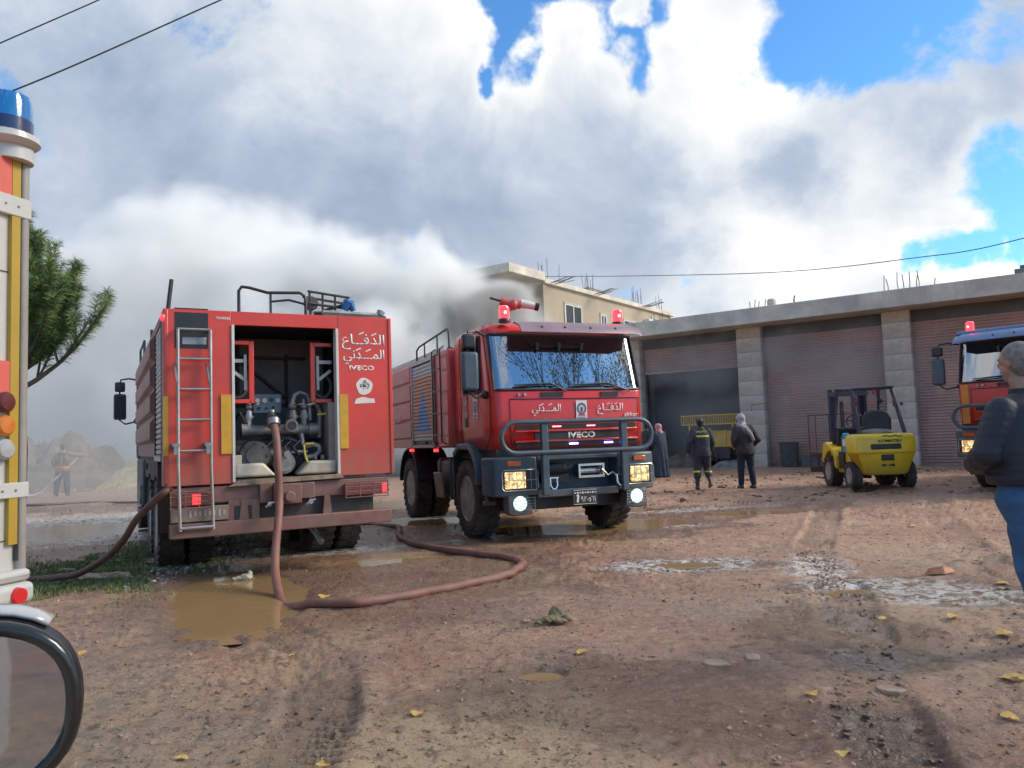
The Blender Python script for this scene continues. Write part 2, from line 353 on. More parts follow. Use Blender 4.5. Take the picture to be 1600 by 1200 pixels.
# ---------------------------------------------------------------- materials of the ground
def ground_mat():
    m = bpy.data.materials.new('wet_mud'); m.use_nodes = True; t = NT(m.node_tree); b = t.n['Principled BSDF']
    tcn = t.new('ShaderNodeTexCoord'); O = tcn.outputs['Object']
    at = t.new('ShaderNodeAttribute', attribute_name='wet'); wet = at.outputs['Fac']
    at2 = t.new('ShaderNodeAttribute', attribute_name='tone'); tone = at2.outputs['Vector']; sandy, grey, trk = t.sep(tone)
    n1 = t.noise(O, 0.55, 6, 0.6, 0.4); n2 = t.noise(O, 4.5, 6, 0.65); n3 = t.noise(O, 38, 5, 0.7); n4 = t.noise(O, 1.6, 5, 0.6, 0.6)
    c = t.mix(t.smooth(n1, 0.35, 0.65), (0.36, 0.192, 0.118), (0.455, 0.272, 0.172))
    c = t.mix(t.m('MULTIPLY', t.smooth(n4, 0.50, 0.68), 0.55), c, (0.22, 0.15, 0.115))
    c = t.mix(t.m('MULTIPLY', sandy, t.smooth(n2, 0.25, 0.6)), c, (0.50, 0.365, 0.215))
    c = t.mix(t.m('MULTIPLY', grey, t.m('MULTIPLY', t.smooth(n2, 0.3, 0.6), .8)), c, (0.27, 0.205, 0.165))
    n5 = t.noise(O, 13, 6, 0.7, 0.5)
    n6 = t.noise(O, 5.5, 8, 0.78, 0.8); c = t.mix(t.m('MULTIPLY', t.smooth(n6, 0.53, 0.62), 0.55), c, (0.15, 0.092, 0.066)); c = t.mix(t.m('MULTIPLY', t.smooth(n6, 0.45, 0.36), 0.55), c, (0.56, 0.42, 0.30))
    c = t.mix(t.m('MULTIPLY', t.smooth(n5, 0.55, 0.64), 0.75), c, (0.10, 0.062, 0.045))
    c = t.mix(t.m('MULTIPLY', t.smooth(n5, 0.44, 0.34), 0.5), c, (0.60, 0.45, 0.32))
    c = t.mix(t.m('MULTIPLY', t.smooth(n3, 0.55, 0.68), 0.7), c, (0.10, 0.065, 0.048))
    c = t.mix(t.m('MULTIPLY', t.smooth(n3, 0.45, 0.28), 0.4), c, (0.55, 0.40, 0.29))
    vor = t.new('ShaderNodeTexVoronoi'); vor.inputs['Scale'].default_value = 26; t.l.new(O, vor.inputs['Vector'])
    peb = t.m('MULTIPLY', t.smooth(vor.outputs['Distance'], 0.30, 0.18), t.smooth(t.sep(vor.outputs['Color'])[0], 0.72, 0.78))
    c = t.mix(t.m('MULTIPLY', peb, 0.7), c, (0.50, 0.40, 0.32))
    c = t.mix(t.m('MULTIPLY', trk, 0.45), c, (0.14, 0.095, 0.068))
    c = t.mix(t.m('MULTIPLY', wet, 0.8), c, t.mix(0.42, c, (0.03, 0.02, 0.015)))
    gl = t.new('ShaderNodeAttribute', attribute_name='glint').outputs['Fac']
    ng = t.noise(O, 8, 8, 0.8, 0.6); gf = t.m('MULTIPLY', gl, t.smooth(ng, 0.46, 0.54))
    c = t.mix(t.m('MULTIPLY', gf, 0.85), c, (0.86, 0.82, 0.75))  # sky glare on the wet mud, painted into the base colour as pale speckle
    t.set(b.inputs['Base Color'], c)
    rr = t.m('SUBTRACT', t.m('ADD', 0.40, t.m('MULTIPLY', n2, 0.45)), t.m('MULTIPLY', wet, 0.50))
    rr = t.m('SUBTRACT', rr, t.m('MULTIPLY', t.smooth(n6, 0.50, 0.62), 0.30)); rr = t.m('SUBTRACT', rr, t.m('MULTIPLY', t.smooth(n4, 0.50, 0.62), 0.16))
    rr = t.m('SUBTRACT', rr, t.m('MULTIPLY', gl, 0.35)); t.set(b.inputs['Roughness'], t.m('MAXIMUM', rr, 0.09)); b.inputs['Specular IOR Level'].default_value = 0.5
    bn = t.new('ShaderNodeBump'); bn.inputs['Strength'].default_value = 1.0; bn.inputs['Distance'].default_value = 0.02
    hgt = t.m('ADD', t.m('MULTIPLY', t.noise(O, 55, 6, 0.75), 0.9), t.m('MULTIPLY', n2, 1.2)); hgt = t.m('ADD', hgt, t.m('MULTIPLY', peb, 0.5))
    t.set(bn.inputs['Height'], hgt); t.l.new(bn.outputs[0], b.inputs['Normal'])
    return m
MUD = ground_mat()
def water_mat():
    m = bpy.data.materials.new('muddy_water'); m.use_nodes = True; t = NT(m.node_tree); b = t.n['Principled BSDF']
    O = t.new('ShaderNodeTexCoord').outputs['Object']
    n = t.noise(O, 0.9, 5, 0.6)
    t.set(b.inputs['Base Color'], t.mix(n, (0.29, 0.185, 0.085), (0.36, 0.24, 0.12)))
    b.inputs['Roughness'].default_value = 0.03; b.inputs['IOR'].default_value = 1.33
    bn = t.new('ShaderNodeBump'); bn.inputs['Strength'].default_value = 0.5; bn.inputs['Distance'].default_value = 0.006
    t.set(bn.inputs['Height'], t.noise(t.v('MULTIPLY', O, (1, 2.2, 1)), 3.0, 3, 0.5)); t.l.new(bn.outputs[0], b.inputs['Normal'])
    return m
WATER = water_mat()

# ---------------------------------------------------------------- the ground, one sheet to the horizon, finest where the yard is seen close
def build_ground():
    az = list(np.arange(-38, 38, 0.098)) ; az += list(np.arange(38, 322, 4.0)); az = np.radians(np.array(az))
    rs = [0.01, 0.4, 0.9, 1.4, 1.9, 2.3, 2.6]; r = 2.8
    while r < 62: rs.append(r); r += max(0.016, r * r / (1.4 * 1202) * 1.9)
    rs += [70, 85, 110, 150, 220, 350, 600, 1200]; rs = np.array(rs)
    A, Rr = np.meshgrid(az, rs); x = (np.sin(A) * Rr).ravel(); y = (np.cos(A) * Rr).ravel()
    z, wet, trk = ground_h(x, y)
    na, nr = len(az), len(rs)
    idx = np.arange(nr * na).reshape(nr, na); nxt = np.roll(idx, -1, 1)
    q = np.stack([idx[:-1], idx[1:], nxt[1:], nxt[:-1]], -1).reshape(-1, 4)
    me = bpy.data.meshes.new('ground'); me.vertices.add(len(x)); me.vertices.foreach_set('co', np.stack([x, y, z], -1).ravel())
    me.loops.add(q.size); me.loops.foreach_set('vertex_index', q.ravel()[::1])
    me.polygons.add(len(q)); me.polygons.foreach_set('loop_start', np.arange(0, q.size, 4)); me.polygons.foreach_set('loop_total', np.full(len(q), 4))
    me.polygons.foreach_set('use_smooth', np.ones(len(q), bool)); me.update(); me.validate()
    a = me.attributes.new('wet', 'FLOAT', 'POINT'); a.data.foreach_set('value', wet.astype(np.float32))
    gl = np.zeros(x.shape)  # zones where pale glare is painted into the mud colour
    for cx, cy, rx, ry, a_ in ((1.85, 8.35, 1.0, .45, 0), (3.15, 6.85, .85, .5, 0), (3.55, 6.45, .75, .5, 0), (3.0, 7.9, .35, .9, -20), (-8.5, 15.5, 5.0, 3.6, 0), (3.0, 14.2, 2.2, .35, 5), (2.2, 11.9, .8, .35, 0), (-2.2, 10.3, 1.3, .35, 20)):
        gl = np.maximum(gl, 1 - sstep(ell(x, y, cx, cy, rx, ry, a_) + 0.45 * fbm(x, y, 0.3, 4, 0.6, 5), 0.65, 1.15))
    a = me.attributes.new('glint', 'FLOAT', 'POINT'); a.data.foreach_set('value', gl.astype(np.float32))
    sandy = sstep(5.2 - y + 1.1 * fbm(x, y, 1.2, 4, o=2) - 1.2 * sstep(x, -0.5, 1.2), 0.0, 1.2) * (1 - sstep(x, 0.2, 1.5))
    sandy = np.maximum(sandy, 0.5 * sstep(fbm(x, y, 1.5, 4, o=11), 0.15, 0.4) * (1 - sstep(y, 9, 12)))
    grey = np.maximum(sstep(fbm(x * 1.0, y, 1.6, 4, o=7), 0.0, 0.35) * (1 - sstep(y, 5.5, 8)), sstep(y, 13, 16) * (1 - sstep(x, -4.5, -2.5)))
    grey = np.maximum(grey, 0.6 * (1 - sstep(np.abs(x + 1.15 + 0.1 * fbm(x, y, .6, 3)), 0.12, 0.4)) * (1 - sstep(y, 5.0, 6.0)))
    a = me.attributes.new('tone', 'FLOAT_VECTOR', 'POINT'); a.data.foreach_set('vector', np.stack([sandy, grey, trk], -1).astype(np.float32).ravel())
    me.materials.append(MUD)
    o = link('ground', me); o['kind'] = 'structure'; o['label'] = 'wet brown mud yard with tyre ruts and small stones'
    bm_flip = me.polygons[1000].normal.z
    if bm_flip < 0: me.flip_normals()
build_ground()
for cx, cy, rx, ry, a, dep, lv in PUDDLES:
    b = MB(); n = 40; zc = float(zg(np.array(cx), np.array(cy))) + lv
    b.add([(math.cos(2 * math.pi * k / n) * rx * 1.2, math.sin(2 * math.pi * k / n) * ry * 1.2, 0) for k in range(n)], [tuple(range(n))])
    o = b.build('puddle', WATER, loc=(cx, cy, zc), rot=(0, 0, R_(a))); o['kind'] = 'structure'; o['label'] = 'shallow muddy brown puddle'

# ---------------------------------------------------------------- loose stones, clods and grass (nobody could count them)
def ico(sub=0):
    bm = bmesh.new(); bmesh.ops.create_icosphere(bm, subdivisions=1 + sub, radius=1.0)
    v = np.array([p.co for p in bm.verts]); f = np.array([[q.index for q in p.verts] for p in bm.faces]); bm.free(); return v, f
def scatter(name, xs, ys, rad, mat, label, flat=0.6, sub=0, sink=0.25, kind='stuff'):
    v0, f0 = ico(sub); n = len(xs); z = ground_h(xs, ys)[0]
    V = np.zeros((n, len(v0), 3)); 
    for i in range(n):
        M = np.array(Euler((rng.uniform(-.4, .4), rng.uniform(-.4, .4), rng.uniform(0, 6.28))).to_matrix())
        s = rad[i] * np.array([rng.uniform(.7, 1.3), rng.uniform(.6, 1.1), flat * rng.uniform(.6, 1.2)])
        V[i] = (v0 * (1 + rng.uniform(-.22, .22, (len(v0), 1))) * s) @ M.T + (xs[i], ys[i], z[i] + rad[i] * flat * (0.5 - sink))
    F = (f0[None] + (np.arange(n) * len(v0))[:, None, None]).reshape(-1, 3)
    me = bpy.data.meshes.new(name); me.from_pydata(V.reshape(-1, 3).tolist(), [], F.tolist()); me.materials.append(mat)
    o = link(name, me); o['kind'] = kind; o['label'] = label; return o
M_STONE = pmat('stone_pale', (0.33, 0.22, 0.155), 0.7, var=0.4, scale=1.1, bump=0.004, bscale=60)
M_CLOD = pmat('mud_clod', (0.20, 0.125, 0.085), 0.55, var=0.3, scale=1.3, bump=0.006, bscale=50)
def in_view(n, ymax, p=1.0):
    yv = 3.0 + (ymax - 3.0) * rng.random(n) ** p; xv = yv * rng.uniform(-0.68, 0.68, n); return xv, yv
def dry(x, y):
    k = np.ones(x.shape, bool)
    for cx, cy, rx, ry, a, dep, lv in PUDDLES: k &= ell(x, y, cx, cy, rx, ry, a) > 1.12
    return k
x, y = in_view(3200, 12, 1.2); k = dry(x, y) & (fbm(x, y, 1.3, 3, o=5) > -0.25); x, y = x[k], y[k]
scatter('gravel', x, y, 0.004 + 0.013 * rng.random(len(x)) ** 3, M_STONE, 'small pale stones strewn over the mud')
x, y = in_view(9000, 20, 1.1); k = dry(x, y) & (fbm(x, y, 1.1, 4, o=8) > -0.02); x, y = x[k], y[k]
scatter('mud_clods', x, y, (0.005 + 0.014 * rng.random(len(x)) ** 3) * (0.7 + y * 0.04), M_CLOD, 'small dark clods of trodden mud')
x = rng.uniform(1.5, 13, 900); y = rng.uniform(15, 25, 900); k = fbm(x, y * 2, 2.0, 3, o=3) > 0.0; x, y = x[k], y[k]
scatter('churned_mud', x, y, 0.03 + 0.05 * rng.random(len(x)) ** 2, M_CLOD, 'dark churned mud ridges in front of the garages', flat=0.45)
def track_clods(pts, hw, step, prob):
    X = []; Y = []
    for (ax, ay), (bx, by) in zip(pts[:-1], pts[1:]):
        L = math.hypot(bx - ax, by - ay); ex, ey = (bx - ax) / L, (by - ay) / L
        for s_ in np.arange(0, L, step):
            for u in np.arange(-hw * .85, hw * .86, .028):
                if rng.random() < prob: q = s_ + abs(u) * .35 + rng.normal() * .009; X.append(ax + ex * q + ey * u + rng.normal() * .008); Y.append(ay + ey * q - ex * u + rng.normal() * .006)
    return np.array(X), np.array(Y)
x, y = track_clods(TRACKS[0][0][:5], .20, .085, .62); k = fbm(x, y, .5, 3, o=8) > -.22; x, y = x[k], y[k]
scatter('rut_clods', x, y, 0.010 + 0.012 * rng.random(len(x)) ** 1.5, pmat('dark_mud_clod', (0.20, 0.125, 0.088), 0.45, var=.35, scale=3, bump=.004, bscale=60), 'rows of dark clods pressed up by a tyre in the right hand rut', flat=.55, sink=.5)
x = rng.normal(-4.0, .22, 140); y = rng.normal(9.3, .7, 140)
scatter('rubble', x, y, 0.02 + 0.035 * rng.random(140) ** 2, pmat('wet_rubble', (0.28, 0.24, 0.22), 0.3, var=.4, scale=9), 'wet grey rubble beside the rear wheel of the left fire engine')
def grass(name, cx, cy, sx, sy, n, label):
    xs = rng.normal(cx, sx, n); ys = rng.normal(cy, sy, n); k = fbm(xs, ys, 0.7, 3, o=2) > -0.1; xs, ys = xs[k], ys[k]; n = len(xs)
    z = ground_h(xs, ys)[0]; h = rng.uniform(.015, .055, n); a = rng.uniform(0, 6.28, n); wd = rng.uniform(.004, .008, n); ln = rng.uniform(.2, .9, n) * h
    c, s = np.cos(a), np.sin(a); b = np.stack([xs, ys, z - .005], -1)
    V = np.stack([b + np.stack([c * wd, s * wd, 0 * wd], -1), b - np.stack([c * wd, s * wd, 0 * wd], -1), b + np.stack([-s * ln, c * ln, h], -1)], 1)
    me = bpy.data.meshes.new(name); me.from_pydata(V.reshape(-1, 3).tolist(), [], np.arange(3 * n).reshape(-1, 3).tolist())
    me.materials.append(pmat('grass_blade', (0.115, 0.165, 0.05), 0.6, var=.45, scale=5)); o = link(name, me); o['kind'] = 'stuff'; o['label'] = label
grass('grass', -5.15, 10.1, 0.6, 1.35, 24000, 'short green grass on the mud left of the fire engine')
grass('grass', -4.55, 8.2, 0.5, 0.6, 8000, 'thin green grass at the edge of the brown puddle')
# ---------------------------------------------------------------- shared materials
M_RED1 = pmat('faded_red_paint', (0.64, 0.036, 0.022), 0.42, var=.12, scale=1.2, dirt=.30, dirt_col=(.42, .12, .07), mud=(0.9, 1.7, .7, (.30, .13, .09)), coat=.15, bump=.0012, bscale=5, streak=.25)
M_RED1S = pmat('dusty_red_side', (0.27, 0.095, 0.075), 0.55, var=.15, scale=1.5, dirt=.6, dirt_col=(.25, .16, .125), mud=(0.9, 2.2, .7, (.2, .14, .11)), streak=.4)
M_RED2 = pmat('bright_red_paint', (0.62, 0.014, 0.012), 0.30, var=.08, scale=1.0, dirt=.18, dirt_col=(.42, .09, .06), mud=(0.95, 1.6, .55, (.26, .11, .08)), coat=.35, bump=.0008, bscale=4)
M_RED2S = pmat('dusty_pink_red_side', (0.60, 0.060, 0.050), 0.42, var=.12, scale=1.4, dirt=.5, dirt_col=(.40, .20, .18), mud=(1.1, 2.0, .4, (.3, .15, .12)), coat=.2, streak=.3)
M_BLUEVISOR = pmat('blue_cab_paint', (0.075, 0.16, 0.34), 0.35, var=.15, scale=2, dirt=.2, dirt_col=(.25, .27, .3), coat=.3)
M_ORANGE3 = pmat('orange_red_paint', (0.55, 0.045, 0.025), 0.4, var=.1, scale=2, dirt=.15)
M_BGREY = pmat('blue_grey_plastic', (0.050, 0.080, 0.105), 0.45, var=.2, scale=3, dirt=.25, dirt_col=(.14, .13, .12), mud=(0.3, 0.9, .6))
M_VISOR = pmat('dull_purple_visor', (0.23, 0.15, 0.19), 0.45, var=.2, scale=3, dirt=.3, dirt_col=(.3, .24, .24))
M_BLACK = pmat('black_plastic', (0.018, 0.019, 0.021), 0.45, var=.3, scale=4, dirt=.15, dirt_col=(.07, .06, .055))
M_BLACKM = pmat('black_metal', (0.02, 0.021, 0.023), 0.4, var=.3, scale=6)
M_CHASSIS = pmat('muddy_chassis', (0.045, 0.035, 0.032), 0.7, var=.4, scale=3, dirt=.6, dirt_col=(.13, .09, .065))
M_CHRED = pmat('muddy_red_steel', (0.20, 0.085, 0.075), 0.6, var=.25, scale=4, dirt=.75, dirt_col=(.20, .135, .10), streak=.3)
M_ALU = pmat('worn_aluminium', (0.42, 0.41, 0.40), 0.42, metal=.85, var=.15, scale=6, dirt=.4, dirt_col=(.3, .26, .22))
M_SHUT = pmat('pale_shutter_slats', (0.50, 0.47, 0.44), 0.45, metal=.3, var=.1, scale=3, dirt=.4, dirt_col=(.3, .25, .21), mud=(1.2, 2.4, .45, (.27, .21, .17)))
M_STEEL = pmat('dull_steel', (0.33, 0.32, 0.31), 0.35, metal=.9, var=.25, scale=9)
M_CAST = pmat('cast_grey_metal', (0.25, 0.24, 0.23), 0.5, metal=.6, var=.35, scale=7, dirt=.4, dirt_col=(.16, .13, .10), bump=.002, bscale=60)
M_CASTD = pmat('dark_cast_iron', (0.11, 0.105, 0.10), 0.55, metal=.4, var=.35, scale=7, dirt=.4, dirt_col=(.12, .10, .08), bump=.002, bscale=60)
M_WHITE = pmat('off_white_paint', (0.62, 0.60, 0.55), 0.5, var=.08, scale=5, dirt=.25, dirt_col=(.40, .34, .27))
M_LETTER = pmat('white_lettering', (0.72, 0.66, 0.60), 0.5, var=.05, scale=5)
M_YEL = pmat('yellow_reflective_tape', (0.62, 0.33, 0.02), 0.4, var=.1, scale=5, dirt=.15)
M_TYRE = pmat('muddy_tyre', (0.028, 0.026, 0.025), 0.8, var=.3, scale=5, dirt=.75, dirt_col=(.11, .082, .062), bump=.003, bscale=70)
M_RIM = pmat('muddy_rim', (0.36, 0.34, 0.32), 0.6, metal=.2, var=.4, scale=6, dirt=.55, dirt_col=(.13, .10, .08))
M_REDL = pmat('red_lamp_lit', (0.8, 0.02, 0.02), 0.2, emit=(1, .03, .04), estr=1.6, coat=.5)
M_REDLENS = pmat('red_lens', (0.45, 0.015, 0.015), 0.15, coat=.5, emit=(1, .02, .02), estr=.12)
M_REDHOT = pmat('lamp_core_lit', (1, .3, .2), 0.2, emit=(1, .25, .15), estr=5)
M_AMBER = pmat('amber_lens', (0.55, 0.10, 0.02), 0.2, coat=.5)
M_HEAD = pmat('warm_headlamp_lit', (0.9, .75, .4), 0.1, var=.5, scale=14, emit=(1.0, .62, .22), estr=.65, coat=1)
def _lamp(m):
    t = NT(m.node_tree); b = t.n['Principled BSDF']; O = t.new('ShaderNodeTexCoord').outputs['Object']
    n = t.noise(O, 26, 4, .65, .5); t.set(b.inputs['Emission Strength'], t.m('ADD', .12, t.m('MULTIPLY', t.smooth(n, .42, .66), 1.0)))
    t.set(b.inputs['Emission Color'], t.mix(t.smooth(n, .5, .7), (1.0, .48, .10), (1.0, .82, .5)))
_lamp(M_HEAD)
M_FOG = pmat('cold_foglamp_lit', (0.8, 1, .95), 0.1, emit=(.62, 1.0, .93), estr=.9, coat=1)
M_PINKLED = pmat('red_led_lit', (1, .2, .3), 0.2, emit=(1, .12, .2), estr=4)
M_BLUELED = pmat('blue_led_lit', (.2, .25, 1), 0.2, emit=(.12, .16, 1), estr=16)
M_CHROME = pmat('bright_steel', (0.6, 0.6, 0.6), 0.25, metal=1, var=.1, scale=9)
M_INT = pmat('dark_interior', (0.03, 0.03, 0.033), 0.8, var=.3, scale=4)
M_HOSE = pmat('brown_red_hose', (0.22, 0.085, 0.065), 0.6, var=.25, scale=6, dirt=.55, dirt_col=(.24, .15, .11), bump=.002, bscale=90)
M_GALV = pmat('galvanised_grey', (0.30, 0.31, 0.31), 0.5, metal=.5, var=.3, scale=7, dirt=.3)
M_CREAM = pmat('cream_plastic_tray', (0.60, 0.54, 0.43), 0.6, var=.15, scale=4, dirt=.6, dirt_col=(.22, .16, .11))
M_BLUEP = pmat('blue_plastic', (0.03, 0.16, 0.40), 0.45, var=.2, scale=4)
def glass_mat(name, tint=(0.012, 0.016, 0.018), tr=0.45, ior=1.9):
    m = bpy.data.materials.new(name); m.use_nodes = True; t = NT(m.node_tree); b = t.n['Principled BSDF']; out = t.n['Material Output']
    b.inputs['Base Color'].default_value = (*tint, 1); b.inputs['Roughness'].default_value = 0.015; b.inputs['IOR'].default_value = ior
    tr_ = t.new('ShaderNodeBsdfTransparent'); tr_.inputs[0].default_value = (.55, .62, .62, 1)
    fr = t.new('ShaderNodeFresnel'); fr.inputs[0].default_value = ior
    mixs = t.new('ShaderNodeMixShader'); t.set(mixs.inputs[0], t.m('MULTIPLY', t.m('SUBTRACT', 1.0, fr.outputs[0]), tr))
    t.l.new(b.outputs[0], mixs.inputs[1]); t.l.new(tr_.outputs[0], mixs.inputs[2]); t.l.new(mixs.outputs[0], out.inputs[0]); return m
M_GLASS = glass_mat('windscreen_glass', tr=0.15, ior=5.0)
M_SGLASS = glass_mat('side_glass', tr=0.7, ior=1.7)
M_MIRROR = pmat('mirror_glass', (0.45, 0.47, 0.49), 0.03, metal=1, var=.02, rvar=.02)

AR_DIFA = '\ufec9\ufe8e\u0640\u0640\ufed3\ufeaa\ufedf\ufe8d'
AR_MADANI = '\ufef2\ufee7\ufeaa\u0640\u0640\u0640\ufee4\ufedf\ufe8d'
def arabic(s, mat, parent, loc, face, w_, h_, bold=0.012):
    """the word with its vowel strokes, on one surface"""
    o = text_obj('lettering', s, mat, parent, loc, face, w_, h_, bold)
    return o
def vowels(parent, mat, loc, face, pts, L=0.05):
    """small slanted vowel strokes above the letters: pts in (right, up) from loc"""
    for u, v in pts:
        b = MB(); b.cbox((u, v, 0.001), (L, L * .22, .002), (0, 0, R_(24))); b.build('vowel_mark', mat, parent, loc=loc, rot=(R_(90), 0, face), smooth=0)

# ---------------------------------------------------------------- wheels
def tyre_mesh(r, wd, lugs=26):
    b = MB(); h = wd / 2
    prof = [(r * .56, -h * .80), (r * .62, -h * .95), (r * .78, -h), (r * .93, -h * .93), (r * .975, -h * .80), (r * .975, h * .80), (r * .93, h * .93), (r * .78, h), (r * .62, h * .95), (r * .56, h * .80)]
    b.lathe(prof + [prof[0]], (0, 0, 0), 'X', 40)
    b.f = [f for f in b.f if len(f) == 4]; b.mi = [0] * len(b.f)
    for k in range(lugs):
        for sgn in (-1, 1):
            a = 2 * math.pi * (k + (0.5 if sgn > 0 else 0)) / lugs
            M = Matrix.Rotation(a, 4, 'X') @ Matrix.Translation((sgn * h * .5, 0, r * .965)) @ Matrix.Rotation(R_(18 * sgn), 4, 'Z')
            w1 = math.pi * r / lugs * .62
            b.box(-h * .46, h * .46, -w1, w1, -r * .05, r * .035, M)
    return b.mesh('tyre', smooth=35)
def rim_mesh(r, wd, out=1):
    b = MB(); h = wd / 2
    b.lathe([(r * .60, out * h * .86), (r * .57, out * h * .92), (r * .54, out * h * .80), (r * .50, out * h * .45), (r * .30, out * h * .30), (r * .27, out * h * .62), (r * .16, out * h * .72), (0.002, out * h * .74)], (0, 0, 0), 'X', 32)
    for k in range(10):
        a = 2 * math.pi * k / 10; b.cyl((out * h * .28, math.cos(a) * r * .37, math.sin(a) * r * .37), (out * h * .50, math.cos(a) * r * .37, math.sin(a) * r * .37), .020, .016, 8)
    for k in range(10):
        a = 2 * math.pi * (k + .5) / 10; b.ball((out * h * .42, math.cos(a) * r * .455, math.sin(a) * r * .455), .026, 8, 4, (.35, 1, 1))
    return b.mesh('rim')
_wm = {}
def wheel(parent, x, y, z, r, wd, out=1, name='wheel', mt=None, lugs=26):
    key = (r, wd, out, lugs, mt.name if mt else '')
    if key not in _wm:
        a = tyre_mesh(r, wd, lugs); a.materials.append(mt or M_TYRE); c = rim_mesh(r, wd, out); c.materials.append(M_RIM); _wm[key] = (a, c)
    w_ = MB(); w_.cyl((-wd * .2, 0, 0), (wd * .2, 0, 0), r * .22, seg=16)
    hub = w_.build(name, M_RIM, parent, loc=(x, y, z), rot=(random.uniform(0, 1), 0, 0))
    link('tyre', _wm[key][0], hub); link('rim', _wm[key][1], hub); return hub

def arc(cx, cy, r, a0, a1, n=6): return [(cx + r * math.cos(R_(a0 + (a1 - a0) * k / n)), cy + r * math.sin(R_(a0 + (a1 - a0) * k / n))) for k in range(n + 1)]
def beacon(parent, x, y, z, mat=None, core=None):
    b = MB(); b.lathe([(.085, 0), (.085, .035), (.075, .05), (.002, .055)], (x, y, z), 'Z', 20)
    base = b.build('beacon', M_BLACK, parent)
    b = MB(); b.lathe([(.075, .05), (.074, .19), (.065, .22), (.03, .235), (.002, .236)], (x, y, z), 'Z', 20); b.build('lens', mat or M_REDL, base)
    b = MB(); b.ball((x + .01, y + (.07 if y > -3 else -.07), z + .13), .022, 8, 6); b.build('bulb_glow', core or M_REDHOT, base)
    return base

